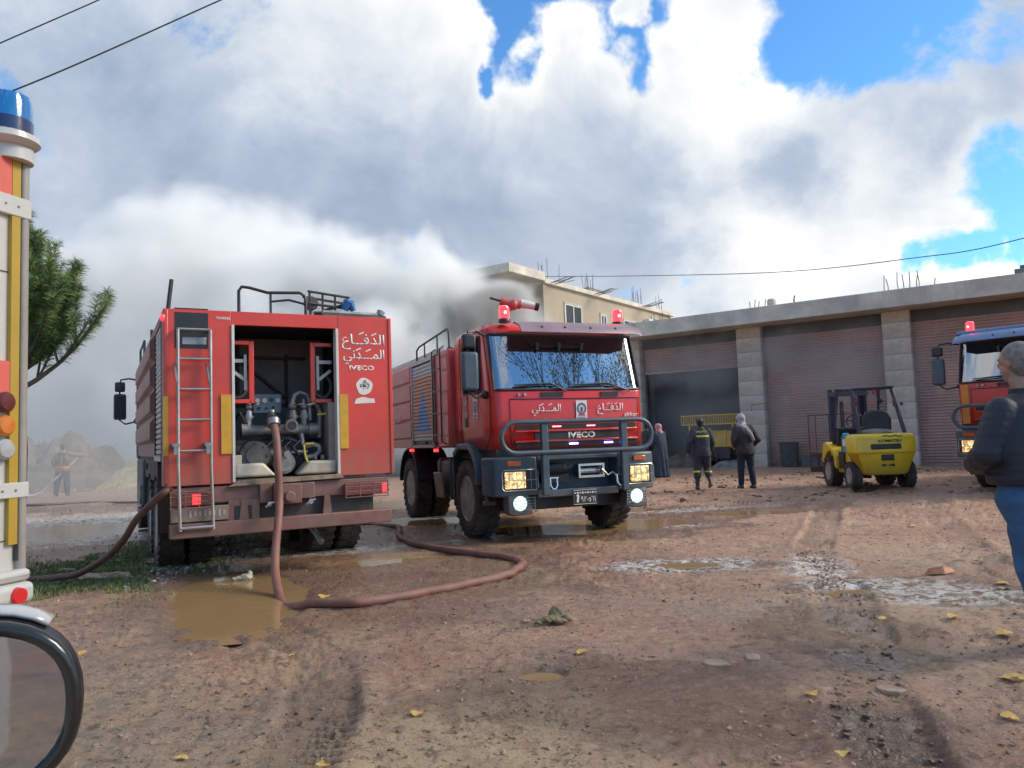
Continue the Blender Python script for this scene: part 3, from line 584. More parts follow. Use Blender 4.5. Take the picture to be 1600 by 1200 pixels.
# ---------------------------------------------------------------- a tall square cab, seen on two of the fire engines (front at y = y0, facing +Y)
def cab(root, y0, red, redside, visor, glass=True, full=True, door_open_window=True, stripe=None, mirm=None):
    off = (0, y0, 0)
    W_ = 1.17; def_r = .14
    def ring(z, f, wd=W_, bk=-1.78, r=def_r):
        pts = [(wd, bk), (wd, -1.38), (wd, -.62)]
        pts += [(wd - r + r * math.cos(a), f - r + r * math.sin(a)) for a in (R_(q) for q in (0, 22, 45, 68, 90))]
        pts += [(-(x), y) for x, y in reversed(pts)]
        return [(x, y, z) for x, y in pts]
    rings = [ring(1.26, -.16), ring(1.60, -.15), ring(2.03, -.15), ring(2.07, -.16), ring(2.86, -.38), ring(2.95, -.42, W_ - .01), ring(3.02, -.50, W_ - .06, -1.72), ring(3.06, -.72, W_ - .22, -1.55)]
    n = len(rings[0]); b = MB(off); vs = [p for r in rings for p in r]; fs = []
    # ring indices: 0 back,1 door rear,2 door front,3..7 arc; 8..12 arc,13 door front,14 door rear,15 back
    for i in range(len(rings) - 1):
        for k in range(n):
            if i == 3 and k in (1, 14 - 1 + 0): continue           # side windows
            if i == 3 and k in (5, 6, 7, 8, 9): continue           # windscreen
            fs.append((i * n + k, i * n + (k + 1) % n, (i + 1) * n + (k + 1) % n, (i + 1) * n + k))
    fs.append(tuple((len(rings) - 1) * n + k for k in range(n)))
    b.add(vs, fs); o = b.build('cab_shell', red, root, smooth=30)
    sm = o.modifiers.new('thick', 'SOLIDIFY'); sm.thickness = .035; sm.offset = -1
    # glazing
    lo_, hi_ = rings[3], rings[4]
    def pane(idx, name, mat, inset=.012):
        q = MB(off); A = [Vector(lo_[k]) for k in idx]; B = [Vector(hi_[k]) for k in idx]; cx = Vector((0, -.9, 2.4))
        sh = lambda p: (p.x * (1 - inset), p.y - inset * (1 if len(idx) > 3 else 0), p.z)
        q.add([sh(p) for p in A] + [sh(p) for p in B], [(k, k + 1, len(idx) + k + 1, len(idx) + k) for k in range(len(idx) - 1)])
        return q.build(name, mat, root, smooth=60)
    pane([5, 6, 7, 8, 9, 10], 'windscreen', M_GLASS)
    # black rubber round the windscreen
    b = MB(off); edge = [rings[3][k] for k in (5, 6, 7, 8, 9, 10)] + [rings[4][k] for k in (10, 9, 8, 7, 6, 5)]
    b.tube([(p[0], p[1] + .004, p[2]) for p in edge], .020, 6, closed=True); b.build('windscreen_seal', M_BLACK, root)
    if not door_open_window: pane([1, 2], 'side_window', M_SGLASS)
    pane([13, 14], 'side_window', M_SGLASS)
    # floor, rear wall, seats, dashboard, steering wheel
    b = MB(off); b.box(-1.12, 1.12, -1.74, -1.70, 1.3, 2.95); b.box(-1.12, 1.12, -1.74, -.25, 1.27, 1.31); b.build('cab_lining', M_INT, root)
    b = MB(off); b.prism([(-.24, 1.6), (-.26, 2.05), (-.45, 2.10), (-.58, 1.95), (-.58, 1.6)], -1.08, 1.08, 'YZ'); b.build('dashboard', M_BLACK, root, bevel=.02)
    for sx in (-.6, .6):
        b = MB(off); b.box(sx - .26, sx + .26, -1.45, -.95, 1.5, 1.66); b.box(sx - .25, sx + .25, -1.6, -1.45, 1.6, 2.35); b.box(sx - .13, sx + .13, -1.6, -1.5, 2.35, 2.52); b.build('seat', M_INT, root, bevel=.04)
    b = MB(off); M = Matrix.Translation((-.6, -.72, 2.0)) @ Matrix.Rotation(R_(-35), 4, 'X')
    b.tube([M @ Vector((.22 * math.cos(a), .22 * math.sin(a), 0)) for a in (2 * math.pi * k / 20 for k in range(20))], .014, 6, closed=True); b.cyl(M @ Vector((0, 0, 0)), M @ Vector((0, 0, -.3)), .03); b.cyl(M @ Vector((-.2, 0, 0)), M @ Vector((.2, 0, 0)), .014)
    b.build('steering_wheel', M_BLACK, root)
    # sun visor over the windscreen
    b = MB(off); prof = [(-.30, 3.035), (-.08, 2.955), (-.015, 2.865), (-.005, 2.845), (-.03, 2.845), (-.10, 2.935), (-.32, 3.01)]
    xa = .78 if stripe is None else 1.18
    vs = []; xs = [-1.18, -1.15, -1.0, 0, xa - .15, xa - .02, xa]
    for x in xs:
        back_ = -.10 if abs(x) > 1.1 else 0
        vs += [(x, y + back_, z - (.012 if abs(x) > 1.1 else 0)) for y, z in prof]
    m_ = len(prof); fs = [(i * m_ + k, i * m_ + (k + 1) % m_, (i + 1) * m_ + (k + 1) % m_, (i + 1) * m_ + k) for i in range(len(xs) - 1) for k in range(m_)]
    fs += [tuple(range(m_)), tuple(reversed(range((len(xs) - 1) * m_, len(xs) * m_)))]
    b.add(vs, fs); vz = b.build('sun_visor', visor, root, bevel=.006)
    for x in (.45, .1, -.3, -.7):
        b = MB(off); b.ball((x, -.055, 2.925), .02, 8, 5, (1, .5, 1)); b.build('rivet', M_BLACK, vz)
    for x in (-.95, .95 if stripe else .86): beacon(root, x, y0 - .42, 3.035)
    # rail and handles seen through the glass top
    b = MB(off); b.box(-1.0, .60, -.50, -.45, 2.64, 2.86); b.build('interior_sun_blind', M_BGREY, root)
    b = MB(off); b.tube([(.55, -.31, 2.82), (.50, -.29, 2.72), (.4, -.28, 2.70), (-.22, -.28, 2.68), (-.3, -.29, 2.73)], .013, 6)
    for x in (.44, .1, -.25): b.box(x - .018, x + .018, -.31, -.26, 2.64, 2.74)
    b.build('visor_bracket', M_BLACK, root)
    # door: seams, window frame bar, handle, mirror set
    for sd in (1, -1):
        b = MB(off)
        pl = [(-1.52, 1.27), (-1.52, 2.93), (-.50, 2.93), (-.27, 2.10), (-.27, 1.50), (-.44, 1.27)]
        pts = [(sd * (W_ + .001), y, z) for y, z in pl]; b.tube(pts, .006, 4, closed=True); b.build('door_seam', M_BLACK, root)
        b = MB(off); b.box(*sorted((sd * (W_ - .02), sd * (W_ + .012))), -.80, -.765, 2.05, 2.88); b.tube([(sd * (W_ + .004), y, z) for y, z in [(-1.37, 2.08), (-1.37, 2.85), (-.64, 2.85), (-.60, 2.08)]], .016, 6, closed=True)
        b.build('window_frame', M_BLACK, root)
        b = MB(off); b.box(*sorted((sd * W_, sd * (W_ + .012))), -1.34, -1.22, 1.60, 1.74); hd = b.build('door_handle', M_BLACK, root, bevel=.01)
        if not full and sd < 0: continue
        b = MB(off)
        b.tube([(sd * W_, -.42, 2.84), (sd * (W_ + .16), -.28, 2.88), (sd * (W_ + .30), -.22, 2.86), (sd * (W_ + .32), -.20, 2.70), (sd * (W_ + .32), -.20, 2.05), (sd * (W_ + .22), -.22, 1.97), (sd * W_, -.40, 2.02)], .018, 8)
        arm = b.build('mirror_arm', M_BLACK, root)
        b = MB(off); b.box(*sorted((sd * (W_ + .20), sd * (W_ + .43))), -.22, -.10, 2.06, 2.58); b.build('wing_mirror', M_BGREY, arm, bevel=.04, seg=3)
        b = MB(off); b.box(*sorted((sd * (W_ + .22), sd * (W_ + .41))), -.22, -.11, 2.62, 2.82); b.build('wide_mirror', M_BLACK, arm, bevel=.035, seg=3)
        b = MB(off); b.box(*sorted((sd * (W_ + .22), sd * (W_ + .41))), -.228, -.222, 2.09, 2.55); b.build('mirror_glass', mirm or M_MIRROR, arm)
        # small lower mirror pod of the arm
        b = MB(off); b.ball((sd * (W_ + .03), -.40, 2.02), .06, 10, 6, (.8, 1.3, 1)); b.build('mirror_foot', M_BLACK, arm)
    # front panel: hatch seam, slots, grille
    fy = -.145
    b = MB(off); b.tube([(.93, fy, 1.94), (-1.08, fy, 1.94), (-1.08, fy, 1.30), (.93, fy, 1.30)], .007, 4, closed=True); b.build('hatch_seam', M_BLACK, root)
    for x0, x1 in ((.47, .13), (-.46, -.74)):
        b = MB(off); b.box(min(x0, x1), max(x0, x1), fy - .02, fy + .008, 1.965, 2.03)
        b.build('air_slot', M_BLACK, root)
    b = MB(off)
    for x in (.80, .71): b.cyl((x, fy - .02, 2.0), (x, fy + .02, 2.0), .022, seg=10)
    b.build('wiper_washer', M_STEEL, root)
    for x0, x1 in ((.88, .08), (-.02, -.92)):
        b = MB(off); b.tube([(x0 - .02, -.125, 2.13), (x0 - .55, -.13, 2.155), (x1, -.12, 2.035)], .011, 6); b.tube([(x0, -.15, 2.10), (x0 - .40, -.155, 2.14), (x0 - .72, -.150, 2.13)], .009, 5); b.build('windscreen_wiper', M_BLACK, root)
    for z0, z1, xr, xl, nm in ((1.52, 1.585, .86, -1.0, 'grille_slot'), (1.375, 1.485, .58, -.72, 'grille_slot'), (1.29, 1.345, .86, -1.0, 'grille_slot')):
        b = MB(off); b.box(xl, xr, fy - .02, fy + .006, z0, z1)
        b.build(nm, M_BLACK, root)
    for z in (1.50, 1.36):
        b = MB(off); b.box(-1.02, .88, fy - .01, fy + .03, z - .014, z + .014); b.build('grille_bar', red, root, bevel=.006)
    if stripe: 
        for sd in (1, -1):
            b = MB(off); b.box(*sorted((sd * .97, sd * 1.10)), fy - .03, fy + .004, 1.28, 2.03); b.build('corner_stripe', stripe, root, bevel=.003)

def front_end(root, y0, zof=0.0, winch=True):
    """bumper, bull bar, lamps, front wheels' arches below the cab"""
    off = (0, y0, 0)
    # bumper: outer ends and recessed middle
    for sd, nm in ((1, 0), (-1, 0)):
        b = MB(off); pl = [(sd * .62, -.02), (sd * 1.12, .0), (sd * 1.22, -.07), (sd * 1.25, -.20), (sd * 1.25, -.50), (sd * .62, -.50)]
        if sd < 0: pl = pl[::-1]
        b.prism(pl, .64, 1.16, 'XY'); bp = b.build('bumper_end', M_BGREY, root, bevel=.025, seg=3)
        b = MB(off); b.box(*sorted((sd * .66, sd * 1.13)), -.03, .006, .725, .985); b.build('lamp_recess', M_BLACK, bp)
        xa, xb = sorted((sd * .80, sd * 1.10))
        b = MB(off); b.box(xa, xb, -.02, .02, .745, .965); hl = b.build('headlight', M_HEAD, root, bevel=.015)
        b = MB(off)
        gx0, gx1 = sorted((sd * .64, sd * 1.15))
        b.tube([(gx0 + .03, .05, .72), (gx1 - .03, .05, .72), (gx1, .04, .75), (gx1, .04, .96), (gx1 - .03, .05, .99), (gx0 + .03, .05, .99), (gx0, .05, .96), (gx0, .05, .75)], .0075, 6, closed=True)
        for k in range(1, 5): x = gx0 + (gx1 - gx0) * k / 5; b.cyl((x, .05, .72), (x, .05, .99), .004, seg=5)
        b.cyl((gx0, .05, .855), (gx1, .05, .855), .004, seg=5); b.build('lamp_guard', M_STEEL, hl)
        b = MB(off); b.box(*sorted((sd * .86, sd * 1.06)), -.02, .012, 1.04, 1.11); b.build('indicator', M_AMBER, root, bevel=.008)
        b = MB(off); b.prism([(sd * .70, .40), (sd * .76, .66), (sd * 1.06, .66), (sd * 1.06, .42), (sd * .98, .38)], -.20, .0, 'XZ'); fp = b.build('foglamp_pod', M_BGREY, root, bevel=.02)
        b = MB(off); b.ball((sd * .89, .0, .545), .098, 20, 10, (1, .45, 1)); b.build('foglamp', M_FOG, fp)
        b = MB(off)
        for k in range(5): b.tube([(sd * .70, .06, .47 + k * .038), (sd * 1.0, .06, .47 + k * .038)], .004, 5)
        b.cyl((sd * .70, .06, .45), (sd * .70, .06, .64), .006, seg=5); b.build('foglamp_guard', M_STEEL, fp)
    b = MB(off); b.box(-.62, .62, -.34, -.28, .60, 1.16); b.box(-.62, .62, -.28, -.03, .60, .70); b.box(-.62, .62, -.28, -.02, 1.10, 1.16); b.build('bumper_middle', M_BGREY, root, bevel=.012)
    b = MB(off); b.box(-1.0, 1.0, -.5, -.32, .42, .64); b.build('front_crossmember', M_BLACK, root, bevel=.01)
    b = MB(off); b.box(-1.14, 1.14, -1.7, -.18, 1.13, 1.27); b.build('cab_underside', M_BLACK, root)
    # bull bar
    b = MB(off); rb = .205; zc = 1.415; xl, xr = -.90, .97
    pts = [(x, .12, z) for x, z in arc(xr - .0, zc, rb, 90, -90, 8)] + [(x, .12, z) for x, z in arc(xl, zc, rb, 270, 90, 8)]
    b.tube(pts, .034, 10, closed=True); bb = b.build('bull_bar', M_BGREY, root)
    for x in (.55, -.66):
        b = MB(off); b.box(x - .05, x + .05, .06, .13, .64, 1.66); b.build('bull_bar_post', M_BGREY, bb, bevel=.012)
    if winch:
        b = MB(off); b.cyl((-.02, -.12, .93), (-.34, -.12, .93), .05, seg=16); b.cyl((-.02, -.12, .93), (.0, -.12, .93), .09, seg=16); b.cyl((-.34, -.12, .93), (-.36, -.12, .93), .09, seg=16)
        b.box(-.38, .02, .0, .02, .84, .87); b.box(-.38, .02, .0, .02, 1.0, 1.03); b.box(-.38, -.35, -.01, .025, .84, 1.03); b.box(-.01, .02, -.01, .025, .84, 1.03); wn = b.build('winch', M_CHROME, root)
        b = MB(off); b.tube([(-.34, .02, .95), (-.42, .04, .86), (-.50, .03, .90), (-.56, .05, .84), (-.62, .03, .90)], .014, 6); b.build('winch_chain', M_STEEL, wn)
        b = MB(off); b.cyl((.40, -.15, .98), (.18, -.06, .98), .09, .07, 16); b.cyl((.18, -.06, .98), (.10, -.02, 1.0), .05, .02, 12); b.box(.1, .5, -.28, -.1, .78, .9); b.build('winch_motor', M_BLACK, root, bevel=.006)
        for x in (.42, -.60):
            b = MB(off); b.tube([(x + .05, .06, .86), (x + .05, .07, .76), (x + .02, .08, .715), (x - .02, .08, .715), (x - .05, .07, .76), (x - .05, .06, .86)], .014, 6); b.cyl((x - .075, .06, .86), (x + .075, .06, .86), .012, seg=6); b.build('shackle', M_CHROME, root)

# ================================================================= FIRE ENGINE seen from the front (middle of the yard)
T2 = thing('fire_engine', 'red fire engine facing the viewer, headlights lit behind a grey bull bar', 'fire engine', (0.879, 10.608, 0), R_(202), 'fire engines in the yard')
cab(T2, 0, M_RED2, M_RED2, M_VISOR, full=False, door_open_window=True)
front_end(T2, 0)
# lettering on the front
fyt = -.138
arabic(AR_MADANI, M_LETTER, T2, (.395, fyt, 1.785), R_(180), .44, .16)
arabic(AR_DIFA, M_LETTER, T2, (-.60, fyt, 1.785), R_(180), .42, .16)
vowels(T2, M_LETTER, (.395, fyt, 1.86), R_(180), [(-.07, .0), (.06, .0)], .06)
vowels(T2, M_LETTER, (-.60, fyt, 1.86), R_(180), [(-.03, .0), (.10, .0)], .05)
text_obj('lettering', 'akker', M_LETTER, T2, (-.935, fyt, 1.70), R_(180), .22, .06, .012)
text_obj('lettering', 'IVECO', M_LETTER, T2, (-.13, -.136, 1.43), R_(180), .42, .092, .04)
def emblem(root, x, y, z, face, w_=.17, h_=.25, M_bg=None):
    b = MB(); b.box(-w_ / 2, w_ / 2, -h_ / 2, h_ / 2, 0, .004); e = b.build('emblem', M_bg or M_LETTER, root, loc=(x, y, z), rot=(R_(90), 0, face))
    blu = pmat('emblem_blue', (.06, .06, .16), .5); rd = pmat('emblem_red', (.5, .04, .06), .5)
    b = MB(); r = w_ * .43
    b.add([(r * q * math.cos(a), .01 + r * q * 1.1 * math.sin(a), .006) for q in (1, .74) for a in (2 * math.pi * k / 24 for k in range(24))], [(k, (k + 1) % 24, 24 + (k + 1) % 24, 24 + k) for k in range(24)])
    for k in range(12): a = 2 * math.pi * k / 12; b.cbox((r * .62 * math.cos(a), .01 + r * .66 * math.sin(a), .005), (.012, .012, .002))
    b.add([(-r * .3, r * .4, .006), (r * .3, r * .4, .006), (r * .22, -r * .35, .006), (0, -r * .5, .006), (-r * .22, -r * .35, .006)], [(0, 1, 2, 3, 4)])
    b.build('emblem_ring', blu, e, smooth=0)
    b = MB(); b.add([(-r * .7, -h_ * .27, .007), (r * .7, -h_ * .27, .007), (r * .8, -h_ * .36, .007), (-r * .8, -h_ * .36, .007)], [(0, 1, 2, 3)]); b.build('emblem_band', rd, e, smooth=0)
    b = MB()
    for k in range(6): b.cbox((-r * .75 + k * r * .3, -h_ * .44, .007), (r * .18, h_ * .05, .002))
    b.build('emblem_script', blu, e, smooth=0)
emblem(T2, -.145, fyt, 1.785, R_(180))
# LEDs in the grille
for x in (.25, -.28):
    b = MB(); b.box(x - .065, x + .065, -.14, -.125, 1.548, 1.562); b.build('red_strobe', M_PINKLED, T2)
for x in (.0, -.55):
    b = MB(); b.box(x - .065, x + .065, -.14, -.125, 1.302, 1.32); b.build('blue_strobe', M_BLUELED, T2)
# number plate
b = MB(); b.box(-.245, .125, -.012, .0, .475, .685); pl = b.build('number_plate', M_BLACK, T2, bevel=.004, loc=(0, .03, 0))
b = MB(); b.tube([(-.235, .004, .485), (.115, .004, .485), (.115, .004, .675), (-.235, .004, .675)], .004, 4, closed=True); b.build('plate_border', M_LETTER, pl)
text_obj('plate_digits', '\u0669\u0662\u0660\u0665\u0666\u0661', M_LETTER, pl, (-.105, .004, .55), R_(180), .22, .075, .008)
b = MB(); b.prism([(.045, .51), (.075, .515), (.06, .60), (.03, .60)], .003, .006, 'XZ'); b.ball((.055, .004, .60), .022, 8, 5, (1, .2, .8)); b.build('plate_tree_mark', M_LETTER, pl)
b = MB()
for k in range(9): b.cbox((.09 - k * .038, .004, .64), (.024, .002, .016 + .012 * (k % 2)))
b.build('plate_small_script', M_LETTER, pl)
# door markings on the near side (x = +1.17)
emblem(T2, 1.175, -.86, 1.86, R_(90), .19, .36)
b = MB(); b.box(-.09, .09, -.23, .23, 0, .003); dn = b.build('door_notice', M_RED2S, T2, loc=(1.175, -1.30, 1.86), rot=(R_(90), 0, R_(90)))
text_obj('lettering', '\ufedf\u0640\ufed3', M_LETTER, T2, (1.18, -1.30, 1.98), R_(90), .13, .12, .01)
text_obj('lettering', '126', M_LETTER, T2, (1.18, -1.30, 1.78), R_(90), .15, .10, .01)
# fenders
def fender(root, yc, zc, r, wd, x0, mat, a0=20, a1=170, name='mudguard', th=.03):
    b = MB(); sg = 1 if x0 > 0 else -1
    o_ = arc(yc, zc, r, a0, a1, 12); i_ = arc(yc, zc, r - th, a1, a0, 12)
    b.prism(o_ + i_, *sorted((x0, x0 - sg * wd)), 'YZ'); return b.build(name, mat, root, bevel=.008)
WZ = .56
for sd in (1, -1):
    wheel(T2, sd * 1.06, -1.24, WZ, .56, .34, sd)
    o_ = [(-.66, .78), (-.66, 1.02), (-.80, 1.26), (-1.00, 1.36), (-1.50, 1.36), (-1.74, 1.22)]; i_ = [(-1.70, 1.14), (-1.46, 1.27), (-1.03, 1.27), (-.86, 1.18), (-.73, .98), (-.73, .78)]
    b = MB(); b.prism(o_ + i_, *sorted((sd * 1.27, sd * .86)), 'YZ'); b.build('front_mudguard', M_BGREY, T2, bevel=.02)
    b = MB(); b.prism([(-1.80, .42), (-1.80, 1.12), (-1.76, 1.15), (-1.76, .42)], *sorted((sd * 1.24, sd * .84)), 'YZ'); b.build('mud_flap', M_BLACK, T2, bevel=.006)
    b = MB(); b.tube([(sd * 1.18, -.50, 1.02), (sd * 1.18, -.70, 1.02)], .02, 6); b.box(*sorted((sd * 1.05, sd * 1.2)), -.62, -.48, .50, .56); b.box(*sorted((sd * 1.05, sd * 1.2)), -.62, -.48, .72, .77); b.box(*sorted((sd * 1.16, sd * 1.2)), -.52, -.48, .5, 1.02); b.build('cab_step', M_BGREY, T2, bevel=.008)
    for xx in (1.08, .74): wheel(T2, sd * xx, -4.55, WZ, .55, .29, sd)
    fender(T2, -4.55, .62, .68, .62, sd * 1.25, M_BLACK, 10, 175, 'rear_mudguard')
# chassis
b = MB()
for sx in (-.42, .42): b.box(sx - .04, sx + .04, -6.5, -.4, .72, .98)
for y in (-6.3, -4.55, -3, -1.9): b.box(-.42, .42, y - .05, y + .05, .75, .95)
b.cyl((-1, -4.55, WZ), (1, -4.55, WZ), .09); b.cyl((-1, -1.24, WZ), (1, -1.24, WZ), .08); b.ball((0, -4.55, WZ), .22, 12, 8); b.build('chassis', M_CHASSIS, T2)
b = MB(); b.box(.66, 1.14, -3.05, -2.05, .50, 1.12); ft = b.build('fuel_tank', M_BLACK, T2, bevel=.07, seg=3)
b = MB()
for y in (-2.25, -2.8): b.box(.64, 1.16, y - .03, y + .03, .48, 1.14)
b.build('tank_strap', M_BGREY, ft, bevel=.02)
b = MB(); b.cyl((.9, -2.15, 1.15), (.9, -2.15, 1.26), .07, seg=14); b.tube([(.95, -1.95, 1.1), (1.0, -1.98, 1.25), (1.0, -2.1, 1.3)], .03, 8); b.build('filler_pipe', M_STEEL, ft)
b = MB(); b.cbox((1.22, -2.62, .70), (.05, .42, .42), (0, R_(6), 0)); b.build('wheel_chock_plate', pmat('dull_beige_metal', (.27, .215, .17), .6, var=.2, scale=4, dirt=.4), T2, bevel=.03)
b = MB(); b.box(-1.14, -.66, -3.05, -2.05, .50, 1.12); b.build('battery_box', M_BLACK, T2, bevel=.04)
# body
B0, B1 = -1.88, -6.75; ZB, ZT = 1.30, 2.84
b = MB(); b.box(-1.25, 1.25, B1, B0, ZB, ZT); b.build('body', M_RED2S, T2, bevel=.03, seg=2)
for y0_, y1_ in ((-2.62, -1.92), ):
    b = MB(); b.box(1.24, 1.256, y0_ + .06, y1_, ZB + .03, ZT - .05); b.build('side_panel', M_RED2, T2, bevel=.008)
for k in range(4):
    z0 = ZB + .16 + k * .34
    b = MB(); b.prism([(1.245, z0), (1.285, z0 + .03), (1.285, z0 + .29), (1.245, z0 + .33)], -6.6, -4.14, 'XZ'); b.build('side_rib', M_RED2S, T2, bevel=.006)
b = MB(); b.box(1.245, 1.275, -6.6, -4.14, ZB, ZB + .13); b.build('side_sill', M_RED2S, T2, bevel=.006)
# the roller shutter with its printed orange field and blue triangle
def shutter_print():
    m = bpy.data.materials.new('printed_shutter'); m.use_nodes = True; t = NT(m.node_tree); b_ = t.n['Principled BSDF']; O = t.new('ShaderNodeTexCoord').outputs['Object']
    x, y, z = t.sep(O); ina = t.m('MULTIPLY', t.m('GREATER_THAN', z, 1.56), t.m('LESS_THAN', z, 2.52))
    ina = t.m('MULTIPLY', ina, t.m('MULTIPLY', t.m('GREATER_THAN', y, -3.88), t.m('LESS_THAN', y, -2.72)))
    half = t.m('MULTIPLY', t.m('SUBTRACT', 2.36, z), .62); tri = t.m('LESS_THAN', t.m('ABSOLUTE', t.m('ADD', y, 3.30)), half); tri = t.m('MULTIPLY', tri, t.m('GREATER_THAN', z, 1.58))
    n = t.noise(O, 5, 5, .65); c = t.mix(ina, (.50, .47, .44), (.60, .23, .09)); c = t.mix(tri, c, (.06, .25, .58)); c = t.mix(t.m('MULTIPLY', t.smooth(n, .35, .75), .4), c, (.34, .27, .22))
    t.set(b_.inputs['Base Color'], c); b_.inputs['Roughness'].default_value = .42; return m
M_PRINT = shutter_print()
b = MB(); b.box(1.245, 1.262, -4.02, -2.62, ZB + .02, ZT - .04); sh = b.build('shutter_recess', M_BLACK, T2)
b = MB()
for k in range(21):
    z = 1.42 + k * .0625; b.prism([(1.262, z), (1.277, z + .008), (1.281, z + .03), (1.277, z + .052), (1.262, z + .060)], -3.96, -2.68, 'XZ')
o = b.build('roller_shutter', M_PRINT, sh); o['label'] = 'orange roller shutter with a blue triangle'
b = MB(); b.box(1.245, 1.30, -4.02, -3.96, ZB, ZT - .02); b.box(1.245, 1.30, -2.68, -2.62, ZB, ZT - .02); b.box(1.245, 1.30, -3.96, -2.68, ZB, ZB + .05); b.box(1.245, 1.30, -3.96, -2.68, ZT - .09, ZT - .02); b.build('shutter_frame', M_SHUT, sh, bevel=.005)
b = MB(); b.box(1.262, 1.29, -3.5, -3.14, 1.37, 1.41); b.build('shutter_handle', M_BLACK, sh, bevel=.008)
# ladder of thin bars beside the cab
b = MB()
for y in (-2.50, -2.05): b.tube([(1.26, y, 1.36), (1.33, y, 1.40), (1.33, y, 2.86), (1.26, y, 2.90)], .012, 6)
ld = b.build('side_ladder', M_BLACKM, T2)
for z in (1.5, 1.85, 2.2, 2.55, 2.78):
    b = MB(); b.cyl((1.33, -2.50, z), (1.33, -2.05, z), .011, seg=6); b.build('rung', M_BLACKM, ld)
# roof: guard rail, ladder lying on the roof, monitor
b = MB(); b.tube([(1.12, -4.2, 2.84), (1.12, -4.2, 3.08), (1.10, -4.1, 3.14), (1.10, -2.35, 3.22), (1.10, -2.28, 3.16), (1.10, -2.25, 2.84)], .018, 8)
for y in (-3.7, -2.9): b.cyl((1.11, y, 2.84), (1.11, y, 3.17), .014, seg=6)
b.build('roof_rail', M_BLACKM, T2)
b = MB()
for x in (.60, .98): b.box(x - .025, x + .025, -6.9, -3.0, 2.93, 3.0)
rl = b.build('roof_ladder', M_ALU, T2)
for k in range(13):
    b = MB(); b.cyl((.60, -6.75 + k * .3, 2.965), (.98, -6.75 + k * .3, 2.965), .016, seg=6); b.build('ladder_rung', M_ALU, rl)
for sx in (-.9, .3):
    b = MB(); b.tube([(sx, -6.0, 2.92), (sx, -4.0, 2.92), (sx + .03, -3.2, 2.95)], .055, 8); b.build('suction_pipe', M_GALV, T2)
b = MB()
for k in range(6): b.tube([(.2 + .1 * k, -3.6 - .12 * k, 2.86), (.25 + .1 * k, -3.4, 3.02 + .02 * (k % 3)), (.5, -3.0 - .1 * k, 3.0)], .02, 6)
b.build('roof_gear', M_GALV, T2)
M_PINK = pmat('worn_pink_red_metal', (.45, .09, .08), .45, var=.2, scale=8)
b = MB(); b.cyl((.55, -2.1, 2.84), (.55, -2.1, 3.14), .06, seg=16); b.cyl((.55, -2.1, 3.10), (.55, -2.1, 3.14), .10, seg=16)
b.tube([(.55, -2.1, 3.14), (.55, -2.1, 3.30), (.52, -2.08, 3.38), (.42, -2.05, 3.42)], .065, 12)
mo = b.build('water_monitor', M_PINK, T2, loc=(-.22, .35, .09))
b = MB(); b.tube([(.62, -2.08, 3.50), (.50, -2.06, 3.46), (.30, -2.02, 3.44)], [.06, .075, .07], 14); b.ball((.42, -2.04, 3.44), .09, 12, 8); b.build('monitor_body', M_PINK, mo)
b = MB(); b.tube([(.30, -2.02, 3.46), (.08, -1.955, 3.408)], [.07, .055], 14); b.build('nozzle', M_WHITE, mo)
b = MB(); b.tube([(.08, -1.955, 3.408), (.02, -1.937, 3.393)], [.062, .066], 14); b.build('nozzle_tip', M_BLACK, mo)
b = MB(); b.tube([(.62, -2.08, 3.50), (.78, -2.12, 3.55)], .018, 6); b.build('monitor_handle', M_BLACK, mo)
b = MB(); b.tube([(.40, -1.1, 3.05), (.62, -.62, 3.06), (.72, -.5, 3.06)], .012, 6); b.build('roof_cable', M_WHITE, T2)
for y in (-4.3, -2.72):
    b = MB(); b.box(1.2, 1.262, y - .045, y + .045, 1.235, 1.285); b.build('side_marker_lamp', M_REDL, T2, bevel=.006)
text_obj('lettering', AR_DIFA, M_LETTER, T2, (1.288, -5.3, 1.83), R_(90), .85, .26, .01)

# ================================================================= FIRE ENGINE seen from behind (left)
T1 = thing('fire_engine', 'dusty red fire engine seen from behind, pump bay open, ladder on its back', 'fire engine', (-2.53, 8.58, 0), R_(28.2), 'fire engines in the yard')
# rear face pieces round the open bay
ZB1, ZT1 = 1.03, 2.90
b = MB()
b.box(-1.25, -.575, 0, .05, ZB1 + .0, ZT1); b.build('rear_panel', M_RED1, T1, bevel=.006, label='left rear panel behind the ladder')
b = MB(); b.box(.60, 1.25, 0, .05, ZB1 + .02, ZT1); b.build('rear_panel', M_RED1, T1, bevel=.006, label='right rear panel with white lettering')
b = MB(); b.box(-.575, .60, 0.002, .05, 2.75, ZT1); b.build('rear_header', M_RED1, T1, bevel=.004)
for x0, x1 in ((-.575, -.545), (.57, .60)):
    b = MB(); b.box(x0, x1, -.015, .10, 1.04, 2.75); b.build('door_jamb', M_WHITE, T1, bevel=.004)
b = MB(); b.prism([(-.62, 1.0), (-.50, 1.06), (.60, 1.075), (.64, 1.03)], -.03, .12, 'XZ'); b.build('bay_sill', pmat('worn_sill', (.30, .22, .15), .6, var=.5, scale=9, dirt=.6), T1)
for x in (-1.245, 1.205):
    b = MB(); b.box(x, x + .04, -.012, .02, ZB1 + .02, ZT1 - .01); b.build('corner_trim', M_RED1, T1, bevel=.008)
